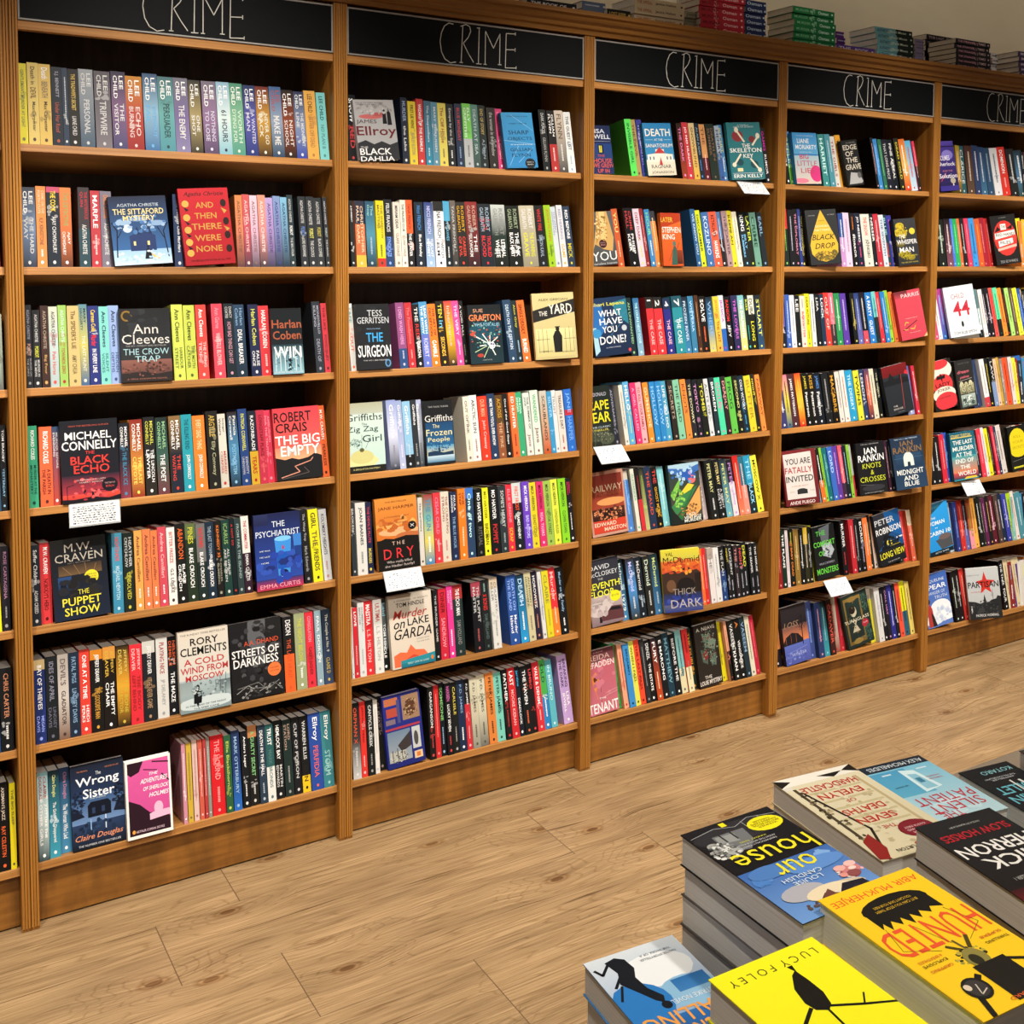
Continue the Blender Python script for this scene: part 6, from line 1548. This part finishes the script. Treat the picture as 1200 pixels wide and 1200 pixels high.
r 0 0 1 1 f2c81e>f0c420;s .5 .66 .16 .05 50 .02 2a2818 8a8440 b8a840;n 0.5 0.07 .92 .06 e0502a ABIR MUKHERJEE;e 0.5 0.21 .34 .085 15130f;r 0.17 0.22 0.83 0.3 15130f;p 15130f 0.83,0.29 0.83,0.34 0.78,0.3 0.76,0.36 0.7,0.3 0.64,0.35 0.6,0.3 0.54,0.37 0.5,0.3 0.44,0.35 0.4,0.3 0.32,0.34 0.28,0.3 0.17,0.33 0.17,0.29;n 0.5 0.19 .4 .018 d8b030 YOU CAN'T SAVE YOUR KIDS;n 0.5 0.22 .44 .018 d8b030 BUT CAN YOU STOP THEM;n 0.5 0.455 .94 .19 e2542c HUNTED;k 3a3010 .004 0.82,0.34 0.9,0.5 0.64,0.58;k 3a3010 .004 0.2,0.34 0.1,0.5 0.34,0.58;k 3a3010 .004 0.6,0.38 0.5,0.56;k 4a4018 .03 0.58,0.57 0.5,0.62 0.45,0.65;k 4a4018 .035 0.34,0.55 0.42,0.62;k 5a5030 .02 0.48,0.55 0.46,0.64;e 0.48 0.69 .1 .07 8a8040;e 0.5 0.7 .05 .04 2a2818;r 0.28 0.73 0.6 0.98 1a1712;k 1a1712 .05 0.64,0.78 0.8,0.86 0.88,1;k 1a1712 .03 0.28,0.76 0.1,0.82;n 0.8 0.6 .24 .018 d8602a A BREATHLESS;n 0.8 0.63 .24 .018 4a3a10 EXPLOSIVE;n 0.8 0.67 .22 .018 d8602a GRIPPING;n 0.16 0.6 .24 .018 d8602a SUPERB;n 0.16 0.64 .24 .018 4a3a10 THRILLING;n 0.5 0.96 .3 .02 d8602a RICHARD;e .76 .84 .11 .07 1c1a18;e .76 .84 .085 .054 3a3634;e .82 .82 .03 .02 d8c8b0;k c8c0b0 .01 .7,.86 .78,.88 .74,.82
=foley|Bright yellow thriller with black bird silhouette on a branch, at the table's front|
r 0 0 1 1 f0ea18>f4ee1e;n 0.5 0.09 .82 .05 3a3a18 L U C Y  F O L E Y;p 14120c 0.42,0.12 0.4,0.16 0.45,0.18 0.54,0.26 0.58,0.36 0.56,0.42 0.48,0.45 0.42,0.42 0.38,0.34 0.38,0.24 0.39,0.17 0.37,0.12;k 14120c .02 0.48,0.44 0.5,0.56 0.44,0.64;k 14120c .03 0.58,0.4 0.8,0.5 0.95,0.58;k 14120c .025 0.44,0.43 0.22,0.5 0,0.56;k 14120c .014 0.8,0.5 0.88,0.44;k 14120c .014 0.22,0.5 0.14,0.44;k 14120c .03 0.5,0.56 0.6,0.7 0.58,0.9;k 14120c .02 0.6,0.7 0.74,0.78;n 0.7 0.54 .2 .018 d84a2a A SUSPENSE;n 0.68 0.58 .26 .018 3a3a18 EVERYONE'S INVITED;t 0.5 0.8 .9 .1 14120c GUEST LIST;t 0.5 0.92 .6 .08 14120c THE
=cuckoo|White-blue thriller with dark running figure and orange title, beside the tall stack|
r 0 0 1 1 4a8cc8>d4dce2;e 0.4 0.25 .36 .16 e8ecee;e 0.3 0.5 .3 .14 8ab8d8;r 0.04 0.38 0.4 0.5 3a7ab8>2a6aa8;e 0.8 0.5 .3 .2 2a78c0;r 0 0.66 1 1 143a70>2a6ab0;p 10161e 0.62,0.08 0.7,0.04 0.82,0.06 0.78,0.18 0.84,0.28 0.74,0.4 0.66,0.5 0.6,0.54 0.56,0.48 0.64,0.38 0.66,0.26 0.6,0.18;k 10161e .03 0.8,0.08 0.92,0.16 0.96,0.1;k 10161e .03 0.76,0.2 0.9,0.3;k 10161e .025 0.84,0.3 0.94,0.42;e 0.6 0.56 .05 .035 10161e;n 0.3 0.1 .34 .02 4a5a68 THE WORK OF A;n 0.3 0.14 .4 .02 4a5a68 MASTER STORYTELLER;n 0.3 0.56 .5 .04 dfe8ee A STRIKE NOVEL;t 0.5 0.68 .86 .12 e8a04a CALLING;t 0.5 0.82 .9 .12 e8a04a CUCKOO'S;n 0.5 0.94 .8 .05 e8ecee ROBERT GALBRAITH
=seven|Cream mystery with red lines and black-white chequered top edge, left on back row|
r 0 0 1 1 d0c6a4>d8cfb0;r 0 0 1 0.1 e8e4d8;p 1a1814 1,0.1 0.83,0.05 0.67,0.1 0.67,0.095 0.5,0.05 0.33,0.1 0.17,0.05 0,0.1 0,0 0.17,0.05 0.33,0 0.5,0.05 0.67,0 0.83,0.05 1,0;r 0.9 0.1 1 0.14 d8d4c8;r 0.88 0.14 0.92 1 4a4030;r 0.1 0.14 0.14 1 b8a880;r 0.16 0.22 0.86 0.24 c0b48c;r 0.16 0.34 0.86 0.36 c0b48c;r 0.16 0.43 0.86 0.45 c0b48c;r 0.16 0.55 0.86 0.57 c0b48c;r 0.16 0.66 0.86 0.68 c0b48c;k 2a2018 .03 0.9,0.98 0.7,0.7 0.86,0.2;s .5 .5 .36 .4 60 .03 c8bc98 d8d0b4 b8aa84;s .88 .5 .06 .4 40 .025 4a4030 8a7a5a 2a2418;t 0.5 0.18 .7 .065 b8382e HARDCASTLE;t 0.5 0.29 .54 .065 b8382e EVELYN;n 0.5 0.385 .12 .035 b8382e OF;t 0.5 0.5 .5 .065 b8382e DEATHS;t 0.5 0.615 .46 .065 b8382e SEVEN;n 0.5 0.72 .16 .035 b8382e THE;p 8a2420 1,0.98 0.94,0.8 0.8,0.74 0.8,0.9 0.9,1;e 0.28 0.8 .2 .09 7a1e2a;n 0.28 0.78 .26 .018 ecc COSTA FIRST;n 0.28 0.81 .26 .018 ecc NOVEL AWARD;n 0.28 0.84 .2 .018 ecc WINNER;r 0.04 0.92 0.5 0.98 c8281e;n 0.5 0.95 .5 .03 222 STUART TURTON
=patient|Ice-blue thriller with white doorway and red title, middle of the back row|
r 0 0 1 1 b8d8e0>6ab4d0;r 0 0 1 0.12 1a2834;r 0.45 0.14 1 0.55 5aa8c8>4a98c0;p d0e8ee 0.3,0.5 0.36,0.2 0.56,0.16 0.6,0.54;p 8ac0d4 0.36,0.5 0.4,0.26 0.52,0.24 0.54,0.5;r 0.42 0.32 0.5 0.4 3a7a98;r 0.7 0.18 0.84 0.2 c8e0e8;r 0.14 0.18 0.3 0.2 c8e0e8;s .5 .8 .4 .1 14 .1 c0dce4 a8d0dc;n 0.48 0.065 .86 .055 d8e4ea ALEX MICHAELIDES;n 0.24 0.34 .22 .018 c84a4a THE PERFECT;n 0.24 0.38 .22 .018 c84a4a THRILLER;n 0.8 0.4 .2 .018 234 ONLY SHE KNOWS;n 0.5 0.66 .86 .12 c03a48 PATIENT;n 0.5 0.8 .8 .12 c03a48 SILENT;n 0.7 0.9 .3 .08 c03a48 THE
=bullet|Black thriller with pale blue author line, right of the ice-blue book|
r 0 0 1 1 1c2226>161a1e;n 0.4 0.1 .6 .06 8ac8d0 KOTARO;n 0.5 0.2 .6 .02 c8ccd0 THE MILLION-SELLING;n 0.5 0.23 .5 .02 c8ccd0 BESTSELLER;t 0.5 0.4 .8 .12 6ab8c8 BULLET;t 0.5 0.56 .8 .12 6ab8c8 TRAIN;k d8d8d4 .05 0.3,0.3 0.2,0.8;k d8d8d4 .03 0.45,0.28 0.5,0.7
=slow|Black spy thriller with red title and large white author name, right-hand stack|
r 0 0 1 1 1a1416>1e2022;r 0 0.78 1 1 7a1a22>3a1418;n 0.5 0.1 .4 .018 b8b8b4 ONCE A SPY ALWAYS A SPY;t 0.5 0.2 .86 .075 b0202c SLOW HORSES;t 0.5 0.37 .92 .12 e8e6e0 HERRON;t 0.5 0.52 .7 .12 e8e6e0 MICK;e 0.5 0.86 .3 .06 8a1c24;n 0.5 0.7 .6 .03 b8b8b4 SLOUGH HOUSE THRILLER 1
=brownback|Brown-grey paperback topping the low stack at the far right end of the table|
r 0 0 1 1 4a423c>5a5048;r 0 0 1 0.1 3a3430;n 0.5 0.2 .6 .05 a89a8a MURDER
"""
SIGN = [[(0.4173, 0.9222), (0.3993, 0.9331), (0.3813, 0.8577), (0.3687, 0.705), (0.3633, 0.5098), (0.3687, 0.2835), (0.3831, 0.1297), (0.4065, 0.0579), (0.4281, 0.0906)], [(0.4577, 0.913), (0.4541, 0.5233), (0.4505, 0.0951)], [(0.4442, 0.0912), (0.4568, 0.0943)], [(0.4487, 0.8968), (0.4712, 0.952), (0.4865, 0.9147), (0.491, 0.811), (0.4802, 0.6673), (0.4595, 0.5269)], [(0.4595, 0.5269), (0.482, 0.2996), (0.5027, 0.1282)], [(0.518, 0.9037), (0.5297, 0.9123)], [(0.527, 0.9103), (0.5234, 0.1073)], [(0.5144, 0.1016), (0.536, 0.1056)], [(0.5459, 0.107), (0.5576, 0.1096)], [(0.5522, 0.1111), (0.554, 0.8616)], [(0.554, 0.8616), (0.5881, 0.4933)], [(0.5881, 0.4933), (0.6169, 0.8341)], [(0.6169, 0.8341), (0.6151, 0.1418)], [(0.6079, 0.1371), (0.6223, 0.1366)], [(0.6439, 0.8639), (0.6403, 0.079)], [(0.6439, 0.8639), (0.6844, 0.8791)], [(0.6844, 0.9089), (0.6844, 0.8492)], [(0.6421, 0.4961), (0.6835, 0.5151)], [(0.6835, 0.5499), (0.6835, 0.4802)], [(0.6403, 0.079), (0.6879, 0.0999)], [(0.6879, 0.1347), (0.6879, 0.08)]]
CARDS = {'first': [0.1052, 0.2154, 0.0131, 0.0071, 1.008, 0.9563], 'second': [0.8986, 1.0087, 0.0131, -0.0119, 0.7232, 0.6791], 'third_top': [2.1545, 2.2622, 0.0131, -0.0249, 1.8533, 1.8149], 'third_mid': [1.5938, 1.6968, 0.0131, -0.0309, 1.0117, 0.9704], 'fourth': [2.5893, 2.6985, 0.0131, -0.0239, 0.4363, 0.393], 'fifth': [3.3292, 3.4381, 0.0131, -0.0169, 0.7185, 0.6743]}
TOPS = [
(1.3466, 1.5164, 0.01, 1, 0.024, '16171a', 'ddd:THE BOOK OF', 'black stack above the second CRIME sign', 0.12),
(1.5503, 1.6337, 0.03, 2, 0.022, '5a6a80', 'ccd:', 'blue-grey stack above the second CRIME sign', 0.12),
(1.6266, 1.7118, 0.01, 1, 0.026, '141414', 'c9a84a:LOST KEEP', 'black gold-lettered stack near the second CRIME sign', 0.12),
(1.7279, 1.92, 0.01, 3, 0.025, 'd8c4a0', 'a84a2a:THE APPEAL;533:Janice Hallett', 'cream stack over the third CRIME sign', 0.13),
(1.9457, 1.9977, 0.03, 3, 0.02, '8a8468', '554:', 'patterned stack beside the red stack', 0.12),
(1.9854, 2.1712, 0.01, 6, 0.0205, 'b82434', '7a1020:MURDER;fcc:Osman', 'red stack over the third CRIME sign', 0.13),
(2.1749, 2.2642, 0.01, 6, 0.0205, '24305a', 'cde:Osman', 'navy stack beside the red stack', 0.12),
(2.3871, 2.5837, 0.01, 6, 0.0215, '1e7a44', '8c9:MURDER ON;dfe:Osman', 'green stack over the fourth CRIME sign', 0.13),
(2.7523, 2.7961, 0.17, 5, 0.022, '5a2a7a', 'ccd:', 'short purple stack behind the green stack', 0.07),
(2.5961, 2.7828, 0.01, 1, 0.024, '5a3a8a', 'ccd:THE;ccd:BOOK', 'single purple book beside the green stack', 0.13),
(2.7915, 2.9839, 0.01, 5, 0.0215, '7ab8c0/14241e@.55', '246:AUTHOR;ded:Gold Moon', 'pale-blue-and-black stack over the fourth CRIME sign', 0.13),
(3.2158, 3.4216, 0.15, 7, 0.021, '16161a', 'a88:THE LAST;a88:DEAL', 'black stack at the rear over the fourth CRIME sign', 0.1),
(2.9931, 3.0394, 0.01, 4, 0.021, '8a80a0', '445:', 'grey-purple stack beside the pale-blue stack', 0.12),
(3.2203, 3.4253, 0.01, 6, 0.0185, '1a1a1e', 'd9a:THE STRANGER;caa:TIMES', 'black pink-lettered stack over the fifth CRIME sign', 0.13),
(3.4614, 3.4926, 0.03, 4, 0.021, 'c8c0c0', '333:', 'striped stack beside the black pink-lettered stack', 0.1),
(3.6034, 3.8063, 0.01, 5, 0.0205, '4a3a5a', 'dcd:MYSTERY', 'purple stack at the photo edge', 0.13)]
STACKS = [
('house', 0.4586, -1.8986, 0.9485, 7, -1, 0.129, 0.203, 'black and blue yellow-titled thriller', '5c5856'),
('hunted', 0.4831, -2.0935, 0.96, 6, -3, 0.1258, 0.21, 'yellow red-titled thriller', 'e0b81e'),
('foley', 0.3303, -2.1077, 0.9395, 6, -1.5, 0.128, 0.2, 'bright yellow bird-silhouette thriller', 'e4de1a'),
('cuckoo', 0.3287, -1.8965, 0.8399, 4, -5, 0.114, 0.178, 'white-blue running-figure thriller', '6a7078'),
('seven', 0.7715, -1.7097, 0.854, 5, -7, 0.137, 0.237, 'cream chequered mystery', 'c8bea0'),
('patient', 1.0359, -1.6228, 0.7726, 2, -8, 0.129, 0.2, 'ice-blue doorway thriller', '7ab4cc'),
('slow', 0.77, -1.9708, 0.9019, 5, -8, 0.1225, 0.2, 'black white-named spy thriller', '4a4442'),
('bullet', 1.2149, -1.6816, 0.745, 1, -8, 0.108, 0.2, 'black pale-blue-lettered thriller', '1a1e22'),
('brownback', 1.3363, -1.7106, 0.765, 2, -12, 0.129, 0.198, 'brown-grey far-right paperback', '3a342e')]
COVERS = {}
for blk in ART.strip().split('\n='):
    head, _, body = blk.lstrip('=').partition('|\n')
    key, _, lab = head.partition('|')
    COVERS[key] = (lab, body)

# ------------------------------------------------------------------ setting
PITCH, PANEL, REC = .78, .01876, .0171
SHELF_Z = [1.8541, 1.5714, 1.29, 1.0081, 0.7253, 0.4398, 0.1528]
ZF = 1.0425
TOP_Z = 2.232*ZF
TILT = 8
BACK = .262

def structure(name, mb, mat):
    return tag(mb.build(name, mat), kind='structure')

b = MB(); b.box(-3, -5.5, -.05, 7, BACK+.06, 0); structure('floor', b, M['floor'])
b = MB(); b.box(-3, BACK+.003, 0, 7, BACK+.08, 3.08); structure('wall_back', b, M['wall'])
b = MB(); b.box(-3, -5.5, 3.08, 7, BACK+.08, 3.12); structure('ceiling', b, M['ceiling'])

WHICH = ['far-left', 'first', 'second', 'third', 'fourth', 'fifth']

def bookcase(i):
    x0, x1 = (i-1)*PITCH, i*PITCH
    root = empty('bookcase', (x0, 0, 0))
    if i == 0:
        lab = 'tall cherry-wood bookcase cut off by the left edge of the photo'
    else:
        lab = 'tall cherry-wood bookcase with seven shelves under the %s CRIME sign from left' % WHICH[i]
    tag(root, lab, 'bookcase', 'bookcases along the wall')
    def part(name, mat, boxes, bevel=.0012, parent=root):
        m = MB()
        for q in boxes:
            m.box(*q)
        return m.build(name, mat, parent, bevel=bevel)
    iL, iR = PANEL, PITCH-PANEL
    for a in (0.0003, iR):
        # side panel with a ribbed front edge
        m = MB()
        w = PANEL-.0003
        m.box(a, .004, 0.0, a+w, BACK, 2.17*ZF)
        for k in range(3):
            m.box(a+w*(k/3.)+.0006, 0, 0.008, a+w*((k+1)/3.)-.0006, .0045, 2.17*ZF)
        m.build('side_panel', M['wood_up'], root, bevel=.0008)
    part('back_panel', M['wood_back'], [(iL, BACK-.008, .05, iR, BACK-.001, 2.16*ZF)], 0)
    for z in SHELF_Z:
        # every shelf is set sloping down a little towards the back
        m = MB()
        m.box(iL+.0002, 0, -.0185, iR-.0002, BACK-REC-.012, 0)
        c, s_ = math.cos(R(TILT)), math.sin(R(TILT))
        m.v = [(q[0], REC+q[1]*c+q[2]*s_, z-q[1]*s_+q[2]*c) for q in m.v]
        m.build('shelf', M['wood_across'], root, bevel=.0012)
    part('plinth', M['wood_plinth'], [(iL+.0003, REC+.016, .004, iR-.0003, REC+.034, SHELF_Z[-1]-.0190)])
    part('header_rail', M['wood_across'], [(iL+.0002, REC-.01, 2.024*ZF, iR-.0002, REC+.012, 2.044*ZF)])
    part('header_board', M['wood_back'], [(iL+.0002, REC+.002, 2.0445*ZF, iR-.0002, REC+.016, 2.165*ZF)], 0)
    part('top_board', M['wood_across'], [(iL, REC, 2.172*ZF, iR, BACK-.009, 2.190*ZF)], 0)

for i in range(0, 6):
    bookcase(i)

# cornice along the whole run
c = MB()
prof = [(.03, 2.171*ZF), (-.004, 2.171*ZF), (-.006, 2.184*ZF), (-.014, 2.187*ZF), (-.016, 2.197*ZF), (-.026, 2.203*ZF), (-.030, 2.216*ZF), (-.038, 2.219*ZF), (-.038, 2.231*ZF), (-.034, TOP_Z), (.25, TOP_Z), (.25, 2.218*ZF), (.03, 2.2*ZF)]
xa, xb = -1.6, 4.8
n = len(prof)
for k in range(n):
    (ya, za), (yb, zb) = prof[k], prof[(k+1) % n]
    c.face([(xb, ya, za), (xa, ya, za), (xa, yb, zb), (xb, yb, zb)])
c.face([(xa, q[0], q[1]) for q in prof]); c.face([(xb, q[0], q[1]) for q in prof[::-1]])
tag(c.build('cornice', M['wood_cornice']), 'long stepped cherry-wood cornice running over all the bookcases', 'cornice')

# blackboard signs
def sign(i):
    x0 = (i-1)*PITCH
    root = empty('chalkboard_sign', (x0+.0195, REC-.012, 2.0445*ZF))
    tag(root, 'black chalkboard strip reading CRIME, %s from the left of five' % WHICH[i], 'sign', 'chalk CRIME signs')
    W, H = PITCH-.039, .119*ZF
    m = MB(); m.box(.003, 0, .003, W-.003, .004, H-.003); m.build('board', M['board'], root)
    e = .0042
    for q in ((0, -.002, 0, W, .005, e), (0, -.002, H-e, W, .005, H), (0, -.002, e, e, .005, H-e), (W-e, -.002, e, W, .005, H-e)):
        m = MB(); m.box(*q); m.build('edge_strip', M['frame'], root, bevel=.0008)
    m = MB()
    for st in SIGN:
        P = [Vector((q[0]*W, q[1]*H)) for q in st]
        for a, b_ in zip(P, P[1:]):
            d = (b_-a); nn = Vector((-d.y, d.x)).normalized()*.0011
            a2, b2 = a-d.normalized()*.0006, b_+d.normalized()*.0006
            m.face([(q.x, -.0006, q.y) for q in (a2-nn, b2-nn, b2+nn, a2+nn)])
    m.build('chalk_lettering', M['chalk'], root)
for i in range(1, 6):
    sign(i)

# handwritten shelf cards
CARD_LAB = {'first': 'white handwritten card hanging below the black red-titled book, first CRIME bookcase',
 'second': 'white handwritten card hanging under the orange and black face-out book',
 'third_top': 'white card sloping out below the teal bone-key book on the top shelf',
 'third_mid': 'white card hanging under the yellow-titled dark book beside the third bookcase post',
 'fourth': 'white card hanging below the green-titled black book in the fourth CRIME bookcase',
 'fifth': 'white card hanging below the teal and orange book in the fifth CRIME bookcase'}
for k, (x0, x1, ya, yb, za, zb) in CARDS.items():
    d = Vector((0, yb-ya, zb-za)); L = d.length; W = x1-x0
    ang = math.atan2(ya-yb, za-zb)          # how far the foot swings out
    root = empty('shelf_card', (x0, ya, za), (-ang, 0, 0))
    tag(root, CARD_LAB[k], 'shelf card', 'handwritten shelf cards')
    m = MB(); m.box(0, -.0004, -L, W, .0004, 0); m.build('card', M['card'], root)
    m = MB(); m.box(-.002, .0006, -L-.003, W+.002, .0014, .004); m.build('holder', plain('clear_holder', (.5, .52, .54), .2), root)
    m = MB()
    rr = random.Random(k)
    z = -L*.14
    while z > -L*.92:
        x = W*.06
        while x < W*.9:
            l = rr.uniform(.003, .009)
            h = L*.05
            for q in range(2):
                m.face([(x+l*q/2, -.0007, z-h*rr.random()), (x+l*(q+1)/2, -.0007, z-h*rr.random()), (x+l*(q+1)/2, -.0007, z-h*rr.random()+h*.5), (x+l*q/2, -.0007, z-h*rr.random()+h*.5)])
            x += l+.0022
        z -= L*.105
    m.build('handwriting', M['ink'], root)

# ------------------------------------------------------------------ books on the shelves
mass = MB()
DEPTH = .128
bay = shelf = 0
z = 0
idx = 0
used = set()
for line in BOOKS.strip().split('\n'):
    if line[0] == '@':
        q = line[1:].split()
        bay, shelf, z = int(q[0]), int(q[1]), float(q[2])/1000
        idx = 0
        continue
    idx += 1
    group = 'paperbacks on the %s shelf of the %s bookcase' % (SHELF[shelf], WHICH[bay])
    if line[0] == 'F':
        q = line.split()
        x, y, W, H = [float(v)/1000 for v in q[2:6]]
        rl, ps = float(q[6]), float(q[7])
        lab, art = COVERS[q[1]]
        a, b = face_book(W, H, .016, art)
        add_book(a, b, (x, y, z+.0022+.00014*ps-max(0, y-REC)*.1405), (R(-8.3), R(-rl), R(-ps)), lab, 'face-out paperbacks on the shelves')
        continue
    few = line.startswith('-|')
    q = line[2 if few else 0:].split(' ', 6)
    x, w, h = [float(v)/1000 for v in q[:3]]
    lean = float(q[3])
    rr = random.Random(line)
    a, b = spine_book(w-.0003, DEPTH+rr.uniform(-.002, .002), h, q[5], q[6])
    y = REC+.006+rr.uniform(-.003, .004)+float(q[4])/1000
    if few:
        T = Matrix.Translation((x, y, z+.0003-(y-REC)*.1405)) @ Euler((R(-TILT), R(-lean), 0)).to_matrix().to_4x4()
        for f in range(len(b.m)):
            b.m[f] = 1
        mass.add(a, T); mass.add(b, T)
        continue
    tx = colour_name(q[6].split(':')[0])
    bgn = colour_name(main_hex(q[5]))
    where = '%s CRIME bookcase' % WHICH[bay] if bay else 'far-left bookcase'
    lab = '%s paperback with %s lettering, %s from left on %s shelf of %s' % (bgn, tx, ORD[idx], SHELF[shelf], where)
    if len(lab.split()) > 16:
        lab = '%s paperback, %s lettering, %s from left on %s shelf of %s' % (bgn, tx, ORD[idx], SHELF[shelf], where)
    if idx == 1 and bay:
        lab = '%s paperback with %s lettering, leftmost on %s shelf of %s' % (bgn, tx, SHELF[shelf], where)
    add_book(a, b, (x, y, z+.0003-(y-REC)*.1405), (R(-TILT), R(-lean), 0), lab, group)
# the runs of books just out of the photo: the rest of the far-left bookcase and the far end of the last one
PAL = ['1a1c20', '16181c', '24365a', '8a2a2a', 'c83a3a', 'd8d4cc', 'e0b83a', '2a6a5a', '3a80b0', 'd8803c', '5a3a80', '7ab8b0', 'c8c0b0', '2a2e34']
rr = random.Random(5)
for k, z in enumerate(SHELF_Z):
    for x, xe in ((-PITCH+PANEL+.004, -.115 if k > 1 else -PANEL-.004), (3.68 if k != 3 else 3.66, 5*PITCH-PANEL-.03)):
        while x < xe-.03:
            w, h = rr.uniform(.018, .034), rr.uniform(.176, .199)
            a, b = spine_book(w-.0004, DEPTH, h, rr.choice(PAL), rr.choice(['eee:;eee:', 'dd6:;ccc:', 'c44:;ddd:', '8bd:;fff:']))
            T = Matrix.Translation((x, REC+.007, z+.0003-.001)) @ Euler((R(-TILT), 0, 0)).to_matrix().to_4x4()
            for f in range(len(b.m)):
                b.m[f] = 1
            mass.add(a, T); mass.add(b, T)
            x += w
o = mass.build('shelved_paperback_mass', [M['print'], M['page']], None, True)
tag(o, 'smaller-looking paperbacks filling the shelves of the farther bookcases', 'books', None, 'stuff')

# ------------------------------------------------------------------ stacks on top of the bookcases
for (xa, xb, y, n, t, bg, txt, desc, dep) in TOPS:
    W = xb-xa
    for k in range(n):
        rr = random.Random(desc+str(k))
        dx, dy = rr.uniform(-.003, .003), rr.uniform(-.004, .004)
        a, b = spine_book(t-.0004, dep, W, bg, txt)
        if n == 1:
            lab = desc.replace('stack', 'paperback').replace('single purple book', 'purple paperback lying') + ', on top of the bookcases'
        else:
            lab = ('lowest book of the %s' if k == 0 else 'topmost book of the %s' if k == n-1 else ORD[k+1]+' book from bottom of the %s') % desc
        # lying flat, spine to the room
        add_book(a, b, (xb+dx, y+dy, TOP_Z+.0004+k*t), (0, R(-90), R(rr.uniform(-1.2, 1.2))), lab, 'book stacks on top of the bookcases')

# ------------------------------------------------------------------ display table with stacks
TZ = .70
for (x0, y0, x1, y1, lab) in ((.36, -2.55, .66, -1.88, 'low wooden display table under the tall stacks nearest the camera'),
                            (.72, -2.55, 1.75, -1.615, 'low wooden display table under the farther stacks on the right')):
    root = empty('display_table', (x0, y0, 0))
    tag(root, lab, 'table')
    X, Y = x1-x0, y1-y0
    m = MB(); m.box(0, 0, TZ-.03, X, Y, TZ); m.build('tabletop', M['table'], root, bevel=.002)
    for lx in (.03, X-.08):
        for ly in (.03, Y-.08):
            m = MB(); m.box(lx, ly, 0, lx+.05, ly+.05, TZ-.03); m.build('leg', M['table'], root, bevel=.002)

for key, px, py, zt, n, yw, W, H, called, side in STACKS:
    lab, art = COVERS[key]
    t = (zt-TZ-.0006)/n
    for k in range(n):
        rr = random.Random(key+str(k))
        a, b = face_book(W, H, t-.0004, art if k == 0 else 'r 0 0 1 1 '+side)
        dx, dy = (0, 0) if k == 0 else (rr.uniform(-.003, .003), rr.uniform(-.003, .002))
        yy = R(yw) if k == 0 else R(yw+rr.uniform(-1.2, 1.2))
        # lying face up, its head towards the near side
        rot = Matrix.Rotation(yy+math.pi, 4, 'Z') @ Matrix.Rotation(R(-90), 4, 'X')
        far = rot @ Vector((W, 0, 0))
        loc = Vector((px+dx, py+dy, zt-k*t)) - Vector((far.x, far.y, 0))
        l = lab if k == 0 else '%s paperback from top in the table stack under the %s' % (ORD[k+1], called)
        add_book(a, b, loc, rot.to_euler(), l, 'paperback stacks on the display table')

for ob in _curves.values():
    cu = ob.data
    bpy.data.objects.remove(ob)
    bpy.data.curves.remove(cu)
